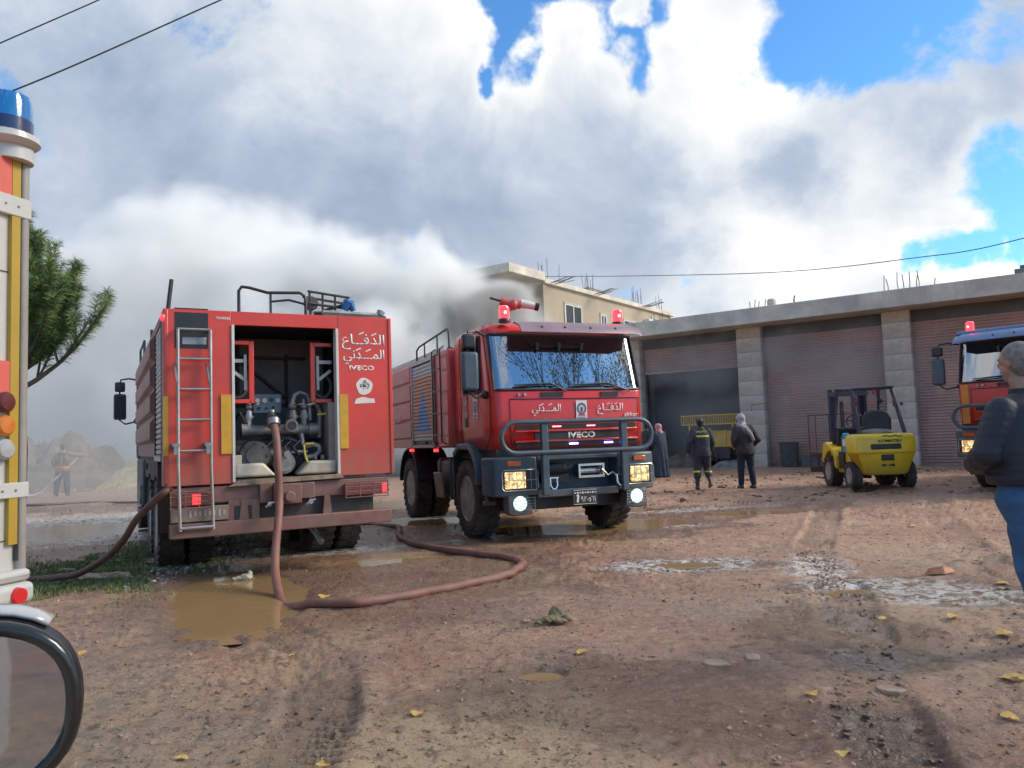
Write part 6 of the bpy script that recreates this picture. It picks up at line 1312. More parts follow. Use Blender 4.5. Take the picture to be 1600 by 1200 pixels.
b = MB(); M = Matrix.Translation((-.12, 1.38, 1.45)) @ Matrix.Rotation(R_(-50), 4, 'X'); b.tube([M @ Vector((.17 * math.cos(a), .17 * math.sin(a), 0)) for a in (2 * math.pi * k / 18 for k in range(18))], .014, 6, closed=True); b.cyl(M @ Vector((0, 0, 0)), M @ Vector((0, 0, -.5)), .03); b.cyl(M @ Vector((-.17, 0, 0)), M @ Vector((.17, 0, 0)), .012); b.build('steering_wheel', M_BLACK, K)
b = MB(); b.box(-.5, .5, 1.45, 1.62, .8, 1.3); b.build('dashboard', M_BLACK, K, bevel=.05)
# overhead guard
gp = {'rl': [(-.42, .28, 1.12), (-.46, .50, 2.10)], 'rr': [(.46, .22, 1.12), (.36, .50, 2.10)], 'fl': [(-.52, 1.62, .9), (-.48, 1.30, 2.10)], 'fr': [(.50, 1.62, .9), (.40, 1.30, 2.10)]}
for kx, q in gp.items():
    b = MB(); p, r = Vector(q[0]), Vector(q[1]); b.tube([p, p.lerp(r, .5), r], .045 if kx[0] == 'r' else .035, 4); b.build('guard_post', M_FBLUE, K)
b = MB(); b.tube([(-.47, .48, 2.11), (.38, .48, 2.11), (.42, 1.35, 2.13), (-.5, 1.35, 2.13)], .035, 4, closed=True)
gr = b.build('guard_roof', M_FBLUE, K)
for k in range(6):
    b = MB(); x = -.36 + k * .13; b.box(x - .015, x + .015, .5, 1.33, 2.10, 2.135); b.build('guard_bar', M_FBLUE, gr)
for x, y, z in ((-.44, .40, 1.86), (.34, .38, 1.82)):
    b = MB(); b.box(x - .03, x + .03, y - .06, y - .01, z - .12, z + .08); b.build('rear_lamp', pmat('brown_red_lens', (.14, .03, .025), .3) if x > 0 else pmat('dark_red_lens', (.12, .02, .02), .3), K, bevel=.01)
b = MB(); b.lathe([(.05, 0), (.055, .05), (.04, .09), (.002, .1)], (.02, .52, 1.98), 'Z', 14); b.build('warning_lamp', pmat('dull_red_lens', (.35, .05, .04), .3), K)
b = MB(); b.ball((.12, .52, 1.84), .06, 12, 8); b.cyl((.12, .52, 1.9), (.12, .52, 2.1), .01); b.build('horn', M_BLACK, K)
# mast and load backrest ahead
for x in (-.38, -.30, .30, .38):
    b = MB(); b.box(x - .035, x + .035, 2.02 + (.07 if abs(x) < .35 else 0), 2.14 + (.07 if abs(x) < .35 else 0), .12, 2.18 if abs(x) > .35 else 2.10); b.build('mast_rail', M_FBLUE, K)
b = MB(); b.cyl((-.12, 2.12, .2), (-.12, 2.12, 1.9), .045, seg=12); b.cyl((.14, 2.12, .2), (.14, 2.12, 1.9), .045, seg=12); b.box(-.45, .45, 2.0, 2.06, 2.02, 2.12); b.box(-.45, .45, 2.0, 2.06, 1.1, 1.18); b.build('lift_cylinder', M_CASTD, K)
b = MB(); b.tube([(-.82, 2.36, .3), (-.82, 2.36, 1.62), (.62, 2.36, 1.62), (.62, 2.36, .3)], .022, 6)
for x in (-.66, -.35, 0, .35): b.cyl((x, 2.36, .5), (x, 2.36, 1.62), .014, seg=6)
b.box(-.82, .62, 2.33, 2.39, .28, .42); b.box(-.82, .62, 2.33, 2.39, .62, .72); b.build('load_backrest', pmat('rusty_frame', (.13, .07, .05), .7, var=.3), K)
for x in (-.35, .30):
    b = MB(); b.box(x - .05, x + .05, 2.4, 3.4, .08, .12); b.box(x - .05, x + .05, 2.4, 2.44, .08, .6); b.build('fork', M_CASTD, K)
for sx in (-1, 1):
    wheel(K, sx * .54, .48, .29, .29, .20, sx, lugs=18); wheel(K, sx * .56, 1.62, .34, .34, .26, sx, lugs=18)

# ================================================================= hoses
def gh(x, y, r): return hz(x, y) + r * .8
def spline(pts, n=12):
    P = [Vector(p) for p in pts]; out = []
    for i in range(len(P) - 1):
        p0, p1, p2, p3 = P[max(i - 1, 0)], P[i], P[i + 1], P[min(i + 2, len(P) - 1)]
        for k in range(n):
            t_ = k / n; out.append(.5 * ((2 * p1) + (p2 - p0) * t_ + (2 * p0 - 5 * p1 + 4 * p2 - p3) * t_ * t_ + (3 * p1 - p0 - 3 * p2 + p3) * t_ ** 3))
    return out + [P[-1]]
def hose(pts, r, mat, label, collar=True, seg=14, cat='hose'):
    pl = spline(pts); pl = [p + Vector((.010 * math.sin(i * .9 + 1), .012 * math.sin(i * .63), 0)) if 80 < i < len(pl) - 1 else p for i, p in enumerate(pl)]; b = MB(); b.tube(pl, r, seg); o = b.build('fire_hose', mat); o['label'] = label; o['category'] = cat; o['group'] = 'fire hoses lying in the yard'
    return o
def T1w(x, y, z): return Vector((-2.53, 8.58, 0)) + Matrix.Rotation(R_(28.2), 3, 'Z') @ Vector((x, y, z))
a0 = T1w(-.13, .03, 1.66); a1 = T1w(-.13, -.10, 1.50); a2 = T1w(-.13, -.17, 1.25); a3 = T1w(-.13, -.22, .8)
gp_ = [(-2.48, 7.98, .35), (-2.40, 7.72, .13), (-2.22, 7.32), (-2.02, 6.98), (-1.74, 6.78), (-1.36, 6.72), (-.94, 7.08), (-.44, 7.63), (-.14, 8.0), (.02, 8.35), (.03, 8.75), (-.14, 9.2), (-.70, 9.72), (-1.32, 10.4), (-1.68, 11.2), (-1.80, 11.9), (-1.95, 12.6), (-2.5, 13.4), (-3.1, 14.2)]
hose([a0, a1, a2, a3] + [(p[0], p[1], p[2] if len(p) > 2 else gh(p[0], p[1], .042)) for p in gp_], .042, M_HOSE, 'thick brown red hose running from the open pump bay across the mud')
lp = [T1w(-1.18, .06, 1.0), T1w(-1.26, -.05, .97), (-3.93, 8.05, .72), (-4.14, 8.2, .50), (-4.38, 8.3, .30), (-4.74, 8.42, .12)]
hose(lp + [(x, y, gh(x, y, .04)) for x, y in ((-5.1, 8.52), (-5.5, 8.62), (-6.2, 8.8), (-7.2, 9.1))], .036, pmat('dark_brown_hose', (.10, .045, .035), .6, var=.25, dirt=.35, dirt_col=(.16, .10, .07), scale=6), 'dark brown hose sagging from the rear corner of the left fire engine')
hose([(x, y, gh(x, y, .035)) for x, y in ((-15, 22.5), (-13.5, 21.5), (-12.3, 22.2), (-10.8, 21.6), (-9.4, 21.2), (-7.5, 21.4), (-5.5, 21.8))], .04, pmat('grey_flat_hose', (.14, .12, .11), .7), 'thin grey hose across the wet track behind the grass')
hose([(-15.1, 26.7, 1.30), (-15.3, 26.5, 1.0), (-15.75, 26.3, .5), (-16.1, 26.1, .12)] + [(x, y, gh(x, y, .035)) for x, y in ((-16.6, 25.2), (-17.5, 24.6), (-19, 24.4))], .045, pmat('pale_hose', (.34, .32, .29), .7), 'pale hose held by the far firefighter')
# ================================================================= white box van at the left edge (near rear corner) 
M_VAN = pmat('warm_white_van', (.60, .57, .52), .35, var=.04, scale=2, coat=.4, dirt=.12, dirt_col=(.45, .40, .34))
M_VYEL = pmat('mustard_stripe', (.48, .30, .03), .45, var=.08, dirt=.1); M_CORAL = pmat('coral_red_tape', (.72, .13, .09), .45, var=.06)
VN = thing('rescue_van', 'white box van with blue beacon and mustard stripe at the left edge', 'van', (-2.395, 3.80, 0), 0)
# local: a = distance along the face toward the viewer, b = outward normal, z
fd = Vector((-.28, -.96, 0)); nd = Vector((.96, -.28, 0))
VN.rotation_euler = (0, 0, math.atan2(nd.y, nd.x) + math.pi / 2)     # local +X = toward the far edge? see below
# local frame of the van: -Y = outward normal of the visible face, +X = away along the face, the body lies on +Y
M_SEAM = pmat('dark_seam', (.10, .09, .08), .7)
for z in (1.00, 2.30):
    b = MB(); b.box(-1.9, -.06, .016, .0195, z - .003, z + .003); b.build('panel_seam', M_SEAM, VN)
b = MB(); b.box(-.056, -.052, -.006, .02, .9, 2.88); b.build('rubber_seal', M_SEAM, VN)
for z in (1.237, 2.63):
    for x in (-.075, -.145):
        b = MB(); b.cyl((x, -.010, z), (x, -.014, z), .006, seg=8); b.build('screw', M_STEEL, VN)
b = MB(); b.box(-1.92, -.02, .02, 5.2, .72, 2.86); b.build('body', M_VAN, VN, bevel=.05, seg=3)
b = MB(); b.cyl((-.025, .02, .74), (-.025, .02, 2.90), .027, seg=14); b.build('corner_post', pmat('beige_grey_post', (.36, .32, .28), .5, var=.1, scale=3, dirt=.3), VN)
b = MB(); b.box(-.105, -.058, -.004, .03, .98, 2.88); b.build('mustard_stripe', M_VYEL, VN)
for z0, z1 in ((2.68, 2.86), (1.62, 1.86)):
    b = MB(); b.box(-1.85, -.108, -.004, .03, z0, z1); b.build('coral_band', M_CORAL, VN)
for z0, z1 in ((2.58, 2.68), (1.20, 1.275)):
    b = MB(); b.box(-1.9, -.0, -.010, .03, z0, z1); b.cyl((-.02, .02, z0), (-.02, .02, z1), .031, seg=14); b.build('rub_rail', M_VAN, VN, bevel=.006)
for z, mt in ((1.66, pmat('dark_red_lens', (.30, .015, .02), .15, coat=.6)), (1.548, pmat('amber_orange_lens', (.62, .17, .02), .15, coat=.6)), (1.435, pmat('clear_lens', (.45, .44, .42), .15, coat=.6))):
    b = MB(); b.lathe([(.050, 0), (.050, -.018), (.038, -.032), (.002, -.036)], (-.140, -.004, z), 'Y', 20); b.build('tail_lamp', mt, VN)
b = MB(); b.box(-1.9, .0, -.06, .05, .70, .80); b.box(-1.2, .01, -.03, .05, .80, .86); bm = b.build('rear_bumper', M_VAN, VN, bevel=.03, seg=3)
b = MB(); b.cyl((-.10, -.055, .745), (-.10, -.08, .745), .040, .036, 16); b.build('reflector', M_REDLENS, bm)
b = MB(); b.lathe([(.12, 0), (.145, .02), (.14, .05), (.10, .07)], (-.10, .04, 2.93), 'Z', 24); bs = b.build('beacon_base', M_VAN, VN)
b = MB(); b.cyl((-.08, .04, 2.86), (-.08, .04, 2.94), .10, seg=18); b.build('beacon_foot', M_VAN, bs)
b = MB(); b.lathe([(.112, 0), (.112, .065), (.10, .07)], (-.10, .04, 2.995), 'Z', 24); b.build('beacon_ring', pmat('dark_blue_ring', (.02, .03, .10), .2, coat=.5), bs)
b = MB(); b.lathe([(.108, .07), (.107, .16), (.098, .20), (.06, .215), (.002, .217)], (-.10, .04, 2.985), 'Z', 24); b.build('blue_dome', pmat('blue_lamp_dome', (.01, .14, .38), .12, coat=.6, emit=(.02, .35, .9), estr=.05), bs)
for y in (.9, 4.2):
    for x in (-.18, -1.75): wheel(VN, x, y, .37, .37, .22, 1 if x > -1 else -1, lugs=20)
# ================================================================= the car beside the viewer; only its door mirror is in view
CR = thing('parked_car', 'silver white car whose black door mirror fills the bottom left corner', 'car', (-1.02, .86, 0), R_(25))
M_CARW = pmat('silver_white_car_paint', (.50, .49, .47), .25, var=.03, coat=.8)
b = MB(); sec = [(-2.7, .35), (-2.75, .75), (-2.5, 1.0), (-1.0, 1.02), (.35, 1.0), (1.2, .88), (1.38, .70), (1.40, .35)]
b.prism(sec, -1.75, 0, 'YZ'); b.build('body', M_CARW, CR, bevel=.06, seg=3)
b = MB(); b.prism([(-2.3, 1.0), (-1.9, 1.42), (-.7, 1.47), (.25, 1.0)], -1.62, -.12, 'YZ'); b.build('cabin', M_GLASS, CR, bevel=.04)
b = MB(); b.prism([(-1.85, 1.41), (-1.85, 1.45), (-.75, 1.50), (-.7, 1.46)], -1.5, -.22, 'YZ'); b.build('roof', M_CARW, CR, bevel=.02)
for y in (-2.0, .75):
    for x in (-.1, -1.65): wheel(CR, x, y, .31, .31, .2, 1 if x > -1 else -1, lugs=20)
def mir_pt(u, v, d=0.0):   # oval in the mirror plane
    return (u, d, v)
MRx, MRz = .135, .112
ov = [(MRx * math.copysign(abs(math.cos(a)) ** .8, math.cos(a)), MRz * math.copysign(abs(math.sin(a)) ** .85, math.sin(a))) for a in (2 * math.pi * k / 36 for k in range(36))]
mroot_loc = Matrix.Rotation(R_(-25), 3, 'Z') @ (Vector((-.718, 1.0, 1.075)) - Vector((-1.02, .86, 0)))
b = MB(); rings = [(1.0, 0), (1.04, .02), (1.0, .05), (.80, .09), (.45, .115)]
b.add([(u * s_, d, v * s_) for s_, d in rings for u, v in ov], [(i * 36 + k, i * 36 + (k + 1) % 36, (i + 1) * 36 + (k + 1) % 36, (i + 1) * 36 + k) for i in range(4) for k in range(36)] + [tuple(4 * 36 + k for k in range(36))])
mh = b.build('mirror_housing', M_BLACK, CR, loc=tuple(mroot_loc), rot=(R_(3), 0, R_(-1)))
b = MB(); b.tube([(u * .97, -.004, v * .97) for u, v in ov], .0105, 10, closed=True); b.build('mirror_rim', pmat('glossy_black_rim', (.012, .013, .014), .22, coat=.3), mh)
b = MB(); b.add([(u * .94, -.001, v * .94) for u, v in ov], [tuple(range(36))]); b.build('mirror_glass', M_MIRROR, mh, rot=(R_(-5), 0, R_(.8)))
b = MB(); ou = [(u, v) for u, v in ov if v > .045 and u < .105]
b.add([(u * s_, d, v * s_ + .004) for s_, d in ((1.03, .016), (1.05, .05), (.86, .10)) for u, v in ou], [(i * len(ou) + k, i * len(ou) + k + 1, (i + 1) * len(ou) + k + 1, (i + 1) * len(ou) + k) for i in range(2) for k in range(len(ou) - 1)]); c_ = b.build('mirror_cap', M_CARW, mh)
sm = c_.modifiers.new('t', 'SOLIDIFY'); sm.thickness = .006; sm.offset = 1
b = MB(); b.tube([(-.30, .10, -.06), (-.18, .08, -.06), (-.08, .06, -.05)], [.05, .04, .04], 10); b.build('mirror_arm', M_BLACK, mh)

# ================================================================= pine, cables, litter
def needles(b, base, d, L, n, ln):
    u, v = b.frame(d)
    for i in range(n):
        s_ = rng.uniform(.05, 1.0); p = base + d * L * s_; a = rng.uniform(0, 6.28); up = rng.uniform(.25, .9)
        nd_ = (u * math.cos(a) + v * math.sin(a)) * (1 - up * .35) + d * up; nd_ = nd_.normalized(); nd_.z -= .12
        l_ = ln * rng.uniform(.7, 1.1); w_ = nd_.cross(Vector((rng.normal(), rng.normal(), rng.normal()))).normalized() * .003
        mid = p + nd_ * l_ * .55 + Vector((0, 0, .004)); tip = p + nd_ * l_ - Vector((0, 0, .012))
        b.add([p - w_, p + w_, mid + w_ * .9, mid - w_ * .9, tip], [(0, 1, 2, 3), (3, 2, 4)])
M_NEED = pmat('pine_needle', (.12, .19, .055), .55, var=.45, scale=7); M_BARK = pmat('grey_brown_bark', (.10, .075, .055), .9, var=.3, bump=.01, bscale=25)
PT = thing('pine_tree', 'pine tree with long needles leaning out past the white van', 'tree', (-6.12, 9.4, 0), 0)
b = MB(); b.tube([(0, 0, -.1), (.05, 0, 1.5), (-.05, .05, 3.0), (.05, 0, 4.6)], [.14, .12, .09, .04], 10)
tk = b.build('trunk', M_BARK, PT)
b = MB(); nb = MB()
tips = []
def branch(p, d, L, r, lev):
    p = Vector(p); d = Vector(d).normalized(); q = [p]; 
    for k in range(4): d = (d + Vector((rng.normal() * .06, rng.normal() * .06, .10))).normalized(); q.append(q[-1] + d * L / 4)
    b.tube(q, [r, r * .85, r * .7, r * .5, r * .3], 6)
    if lev > 0:
        tips.append((q[3], d, L * .35)); tips.append((q[2], d, L * .3))
        for k in range(7):
            s_ = q[1 + (k % 4)]; dd = (d + Vector((rng.uniform(-.8, .8), rng.uniform(-.8, .8), rng.uniform(.1, .8)))).normalized(); branch(s_, dd, L * rng.uniform(.35, .6), r * .5, lev - 1)
    else: tips.append((q[1], d, (q[-1] - q[1]).length + .05)); tips.append((q[2], (d + Vector((rng.normal() * .4, rng.normal() * .4, .5))).normalized(), L * .6))
for z, dxx, dyy, dzz, L in ((2.55, 1, .1, .55, 1.25), (2.75, 1.0, -.3, .75, 1.15), (2.9, .9, .4, .9, 1.0), (3.0, 1, .1, 1.2, .9), (3.2, .6, -.2, 1.3, .95), (3.4, .5, .3, 1.5, .9), (3.3, .3, -.3, 1.5, 1.0), (3.5, .35, .2, 1.5, .8), (2.75, .9, -.2, .5, .7), (3.0, .7, .4, .5, .7), (3.1, .5, -.5, .8, .7), (3.3, .9, .0, .9, .8), (2.3, -.9, .2, .5, 1.0), (3.0, -.7, -.3, .9, .9), (3.6, .1, .4, 1.3, .6), (3.8, -.3, 0, 1.2, .6)):
    branch((0, 0, z - .38), (dxx, dyy, dzz), L, .035, 1)
br = b.build('branches', M_BARK, PT); br['kind'] = 'stuff'
for p, d, L in tips: needles(nb, p, d, max(L, .30), 170, .15)
nb.build('crown', M_NEED, PT, fix=False, smooth=0)['kind'] = 'stuff'
# trees behind the viewer: they show only as reflections in the windscreens
def bare_tree(loc, H_, seed, label):
    rnd = random.Random(seed); t = thing('leafy_tree', label, 'tree', loc, 0); b = MB(); lb = MB()
    def br_(p, d, L, r, lev):
        q = [p]; 
        for k in range(3): d = (d + Vector((rnd.gauss(0, .12), rnd.gauss(0, .12), .04))).normalized(); q.append(q[-1] + d * L / 3)
        b.tube(q, [r * .7, r * .6, r * .5, r * .42], 5, caps=False)
        if lev == 0:
            for k in range(26):
                c = q[-1] + Vector((rnd.gauss(0, .3), rnd.gauss(0, .3), rnd.gauss(0, .3))); a = Vector((rnd.gauss(0, 1), rnd.gauss(0, 1), rnd.gauss(0, 1))).normalized() * .055; e = a.cross(Vector((rnd.gauss(0, 1), 1, .2))).normalized() * .045
                lb.add([c - a, c + e, c + a, c - e], [(0, 1, 2, 3)])
            return
        for k in range(4): br_(q[2 if k < 2 else 3], (d + Vector((rnd.gauss(0, .6), rnd.gauss(0, .6), rnd.uniform(0, .5)))).normalized(), L * rnd.uniform(.6, .8), r * .55, lev - 1)
    br_(Vector((0, 0, -.1)), Vector((0, 0, 1)), H_ * .33, .20, 4)
    b.build('trunk', M_BARK, t); o = lb.build('crown', pmat('dark_leaf', (.05, .06, .02), .6, var=.4), t, fix=False, smooth=0); o['kind'] = 'stuff'
bare_tree((15.0, -.4, 0), 17, 3, 'tree behind the viewer mirrored in the left half of the windscreen'); bare_tree((19.0, .4, 0), 19.5, 8, 'tree behind the viewer mirrored in the right half of the windscreen')
def cable(pts, r, label):
    b = MB(); b.tube(spline(pts, 10), r, 5); o = b.build('power_cable', M_BLACK); o['label'] = label; o['category'] = 'power cable'; o['group'] = 'power cables overhead'
def dirp(px, py, Y):
    d = _F + _R * ((px - 800) / 1202) - _U * ((py - 600) / 1202); return Vector((0, 0, 1.4)) + d * (Y / d.y)
cable([(-8.7, 12.0, 7.8), (-8.29, 12.3, 8.24), (-7.02, 13.0, 9.36), (-6.3, 13.5, 10.11), (-2, 16.6, 14)], .012, 'thin cable crossing the top left corner of the sky')
cable([(-14, 8.0, 2.9), (-9.28, 11.0, 6.15), (-7.61, 12.0, 7.37), (-5.07, 13.5, 9.58), (-3.73, 14.0, 10.52), (0, 16.5, 13.4)], .014, 'lower cable rising to the right above the blue beacon')
cable([(1.7, 38.2, 9.52), (2.01, 38.0, 9.45), (5.98, 34.5, 8.59), (10.76, 30.0, 7.61), (13.73, 26.0, 7.09), (15.68, 23.0, 6.94), (20, 16.0, 7.6)], .016, 'sagging cable from the beige house over the garage roof')
# litter
M_LEAF = pmat('yellow_dry_leaf', (.60, .38, .10), .6, var=.35, scale=12)
def leaf_mesh(seed):
    r = random.Random(seed); n = 7; b = MB(); L = 1.0; rows = []
    for i in range(n):
        u = i / (n - 1); w_ = .42 * math.sin(math.pi * min(1, u * .92 + .06)) ** .8 * (1 + r.uniform(-.12, .12)); z = .10 * math.sin(u * 3 + r.uniform(0, 1)) + .03
        rows.append([(-w_, u - .5, z + .16 * w_ * r.uniform(.5, 2)), (0, u - .5, z - .03), (w_, u - .5, z + .16 * w_ * r.uniform(.5, 2))])
    b.add([p for q in rows for p in q], [(i * 3 + k, i * 3 + k + 1, (i + 1) * 3 + k + 1, (i + 1) * 3 + k) for i in range(n - 1) for k in (0, 1)])
    b.tube([(0, -.5, 0), (.02, -.78, .03)], .015, 4); me = b.mesh('leaf', fix=False); me.materials.append(M_LEAF); return me
LM = [leaf_mesh(k) for k in range(5)]
LEAVES = [(.39, 5.04, .09, 'bright yellow leaf just below the crumpled cloth'), (-.54, 4.01, .085, 'folded yellow leaf on the sandy mud at bottom centre'), (2.64, 5.70, .08, 'pale leaf at the near edge of the large wet patch'),
 (3.09, 5.60, .10, 'flat pale leaf right of the deep tyre rut'), (4.61, 7.82, .09, 'leaf lying farthest back near the jeans of the man'), (4.18, 6.78, .10, 'curled yellow leaf right of the wet patch'), (4.07, 6.57, .11, 'yellow leaf in front of the curled one by the wet patch'),
 (3.14, 5.11, .12, 'large tan leaf low at the right edge'), (2.64, 4.25, .12, 'broad yellow leaf at the lower right edge'), (1.34, 3.36, .07, 'yellow leaf at the bottom edge beside the tyre rut'), (-1.56, 3.60, .06, 'small leaf at the bottom edge near the door mirror'),
 (-.88, 3.48, .09, 'pale yellow leaf cut by the bottom edge'), (-3.12, 5.59, .07, 'orange yellow leaf on mud left of the brown puddle'), (-1.78, 7.12, .12, 'leaf floating inside the bend of the thick hose'), (1.22, 6.56, .07, 'whitish leaf on open mud in the middle'),
 (1.51, 4.13, .08, 'tan leaf on the stones left of the tyre rut'), (5.36, 10.57, .10, 'lone leaf on smooth mud before the forklift'), (2.30, 3.75, .08, 'small yellow leaf at the lower right corner'), (-1.51, 5.2, .06, 'little leaf below the brown puddle'), (4.84, 7.4, .09, 'leaf by the near man feet')]
for i, (x, y, s_, lab) in enumerate(LEAVES):
    o = link('fallen_leaf', LM[i % 5], loc=(x, y, hz(x, y) + .006), rot=(random.uniform(-.2, .2), random.uniform(-.2, .2), random.uniform(0, 6.28))); o.scale = (s_, s_, s_)
    o['label'] = lab; o['category'] = 'leaf'; o['group'] = 'fallen leaves on the mud'
def lump(name, loc, parts, mat, label, cat, vox=.006, amp=.006, s_=.04):
    b = MB()
    for c, r, sc, rz in parts: b.ball(c, r, 14, 9, sc, Matrix.Rotation(rz, 4, 'Z'))
    me = remesh(b, vox, name, mat, 1, lambda co: amp * 2 * fbm(co[:, 0] + co[:, 2], co[:, 1], s_, 3)); o = link(name, me, loc=loc); o['label'] = label; o['category'] = cat; return o
M_CLOTHL = pmat('muddy_olive_cloth', (.24, .19, .11), .85, var=.35, scale=9, dirt=.5, dirt_col=(.10, .075, .05), bump=.004, bscale=60)
lump('crumpled_cloth', (.27, 5.90, hz(.27, 5.9) + .01), [((0, .04, .05), .06, (.9, .7, 1), .4), ((-.05, -.02, .02), .07, (1.6, .5, .4), .3), ((-.12, -.05, .01), .04, (2.0, .5, .4), .5), ((.03, -.06, .015), .04, (1.3, .6, .5), 0), ((.08, .0, .02), .045, (1.1, .8, .6), -.3)], M_CLOTHL, 'crumpled olive cloth glove lying on mud in the centre', 'cloth')
lump('white_rag', (-2.95, 8.47, -.01), [((0, 0, .02), .06, (1.2, .7, .7), 0), ((-.08, -.02, .01), .05, (1.4, .6, .5), .3), ((.03, 0, .05), .04, (.8, .6, .9), .5)], pmat('dirty_white_rag', (.50, .45, .35), .8, var=.3, scale=9), 'dirty white rag standing out of the brown puddle', 'rag')
b = MB(); b.add([(-.16, -.05, 0), (.02, -.09, .0), (.18, .02, .005), (.02, .07, .01), (-.10, -.02, .05), (.03, -.04, .07), (.14, .03, .04)], [(0, 1, 5, 4), (1, 2, 6, 5), (4, 5, 3), (5, 6, 3), (2, 3, 6), (0, 4, 3), (0, 3, 2, 1)])
o = b.build('broken_carton', pmat('orange_brown_card', (.42, .17, .08), .7, var=.4, scale=12, dirt=.4), loc=(3.93, 7.33, hz(3.93, 7.33) + .01), bevel=.004); o['label'] = 'broken orange brown carton at the back of the wet patch'; o['category'] = 'carton'
for i, (x, y, L, a, lab) in enumerate(((-4.55, 8.85, .30, -.5, 'pale bent stick on the grass nearest the puddle'), (-4.6, 9.7, .28, .1, 'thin pale stick on the grass beside the rear wheel'), (-5.4, 9.3, .22, .4, 'short stick farther left on the grass'))):
    b = MB(); b.tube([(-L / 2, 0, 0), (-.02, .03, .015), (L / 2, -.02, .01)], [.012, .018, .009], 6); o = b.build('stick', pmat('pale_wood', (.42, .34, .24), .8, var=.25), loc=(x, y, hz(x, y) + .012), rot=(0, 0, a)); o['label'] = lab; o['category'] = 'stick'
M_SLAB = pmat('flat_pale_stone', (.36, .25, .17), .6, var=.3, scale=6, bump=.004, bscale=40)
for i, (x, y, s_, lab) in enumerate(((1.17, 4.75, .085, 'flat pale stone at the left of the pair in the middle'), (1.42, 4.83, .075, 'flat pale stone at the right of the pair in the middle'), (1.95, 4.2, .07, 'flat stone against the left rim of the tyre rut'), (-5.0, 8.2, .09, 'muddy stone slab at the lower edge of the grass'), (.05, 6.0, .05, 'small flat stone left of the crumpled cloth'))):
    r = random.Random(i); pl = [(s_ * r.uniform(.8, 1.2) * math.cos(a), s_ * .7 * r.uniform(.8, 1.2) * math.sin(a)) for a in (2 * math.pi * k / 8 for k in range(8))]
    b = MB(); b.prism(pl, -.02, .008, 'XY'); o = b.build('flat_stone', M_SLAB, loc=(x, y, hz(x, y) + .006), rot=(.05, -.04, r.uniform(0, 6)), bevel=.006); o['label'] = lab; o['category'] = 'stone'

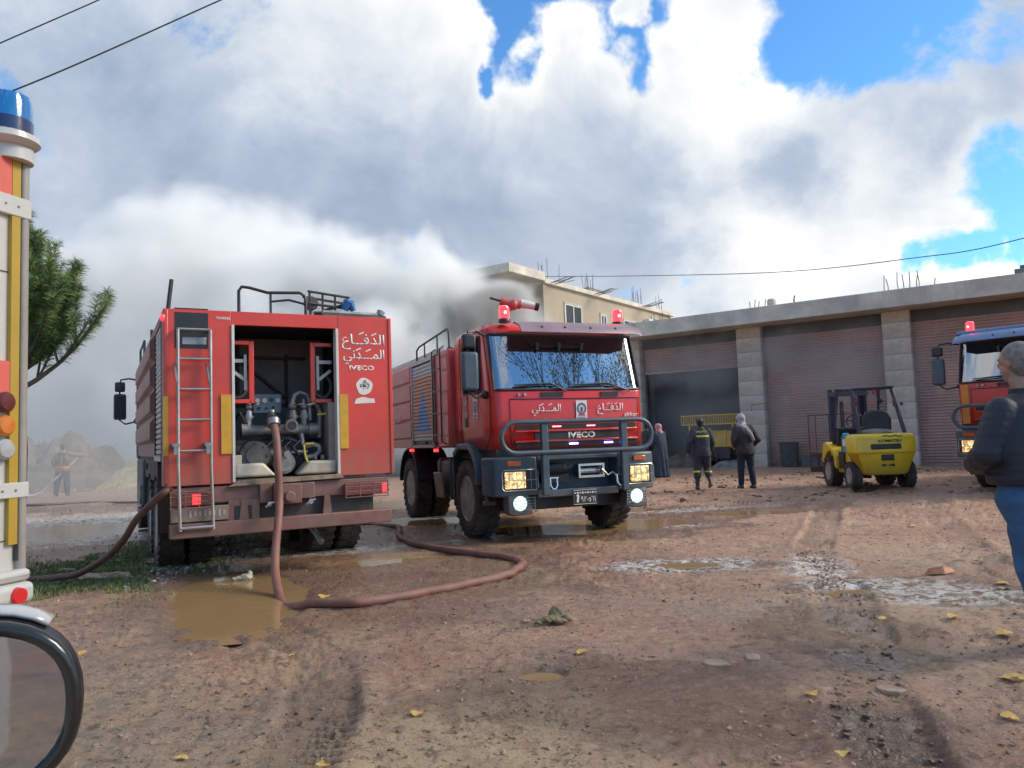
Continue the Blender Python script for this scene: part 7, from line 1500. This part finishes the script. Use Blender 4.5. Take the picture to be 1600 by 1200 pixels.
# ================================================================= smoke
def smoke(name, c, half, blobs, noise_s, thr, dens, label, color=(.82, .83, .83), aniso=.1, base=0.0, fine=1.0, dark=None, absorb=None, stepr=1.0, edge=.45):
    """a closed box of air; inside it soft billows of smoke"""
    b = MB(); b.box(c[0] - half[0], c[0] + half[0], c[1] - half[1], c[1] + half[1], c[2] - half[2], c[2] + half[2])
    m = bpy.data.materials.new(name); m.use_nodes = True; t = NT(m.node_tree); t.n.clear(); out = t.new('ShaderNodeOutputMaterial'); pv = t.new('ShaderNodeVolumePrincipled')
    O = t.new('ShaderNodeTexCoord').outputs['Object']
    nA = t.noise(O, noise_s, 3, .6, .3, out=1); Ow = t.v('ADD', O, t.v('SCALE', t.v('SUBTRACT', nA, (.5, .5, .5)), scale=fine))
    tot = None
    for (bx, by, bz, rx, ry, rz, w_) in blobs:
        q = t.v('DIVIDE', t.v('SUBTRACT', Ow, (bx, by, bz)), (rx, ry, rz)); L = t.v('LENGTH', q); f = t.m('MULTIPLY', t.m('SUBTRACT', 1.0, t.smooth(L, edge, 1.0)), w_)
        tot = f if tot is None else t.m('MAXIMUM', tot, f)
    n = t.noise(O, noise_s * 2.2, 4, .62, .4); f = t.m('MULTIPLY', tot, t.smooth(n, thr, thr + .25))
    d = t.m('MULTIPLY', f, dens)
    if base: d = t.m('ADD', d, base)
    t.set(pv.inputs['Density'], d); pv.inputs['Anisotropy'].default_value = aniso; pv.inputs['Color'].default_value = (*color, 1)
    if dark:
        q = t.v('DIVIDE', t.v('SUBTRACT', Ow, dark[:3]), dark[3:6]); L = t.v('LENGTH', q)
        t.set(pv.inputs['Color'], t.mix(t.smooth(L, .3, 1.0), dark[6], color))
    t.l.new(pv.outputs[0], out.inputs['Volume']); m.cycles.volume_step_rate = stepr
    o = b.build(name, m); o['kind'] = 'stuff'; o['label'] = label; return o
smoke('smoke', (-14, 38.2, 6.8), (21.0, 10.2, 8.2),
      [(-22, 40, 2, 13, 8, 7.5, .8), (-12, 38, 3, 10, 8, 7.5, 1.0), (-3.5, 35.5, 4, 7, 6, 5.5, 1.3), (-1.6, 35.0, 6.6, 3.6, 4, 2.9, 1.8), (-6.0, 36, 8.6, 5.5, 5, 3.3, 1.6), (-16, 39, 9, 9, 7, 5.5, .8), (-27, 40, 6, 9, 8, 7.5, .7), (-10.5, 37, 7.5, 6, 6, 3.6, 1.2)],
      .15, .34, 1.15, 'thick pale smoke billowing up from the burning hay and the house', dark=(-1.2, 34.6, 6.6, 3.6, 5, 3.0, (.40, .38, .34)), color=(.985, .985, .965), fine=7.0, base=.006, aniso=0.0, stepr=.6, edge=.7)
smoke('smoke', (-14, 22.0, 4.6), (12, 5.6, 5.0), [(-14, 25, 1.0, 11, 6, 8.5, 1.0)], .2, .1, .062, 'thin pale smoke drifting low over the wet track', fine=1.5, color=(.97, .97, .96), aniso=0.0)
o = smoke('smoke', (0, 0, 0), (6.5, 2.6, 2.6), [(-3.2, 1.2, -1.0, 3.4, 3.2, 2.6, .6), (-3.0, -.6, 1.2, 2.8, 1.6, 1.4, .9), (.4, -.6, 1.4, 2.4, 1.4, 1.4, 1.0), (2.8, -1.0, .6, 3.2, 1.3, 1.9, .6), (.5, -1.0, -.5, 4.5, 1.2, 1.6, .25)], .45, .26, .75, 'dark grey smoke seeping from the open garage under the roof edge', color=(.80, .78, .75), fine=1.4, aniso=0.0)
o.location = gw(.4, 1.1, 2.8); o.rotation_euler = (0, 0, R_(-35.6))
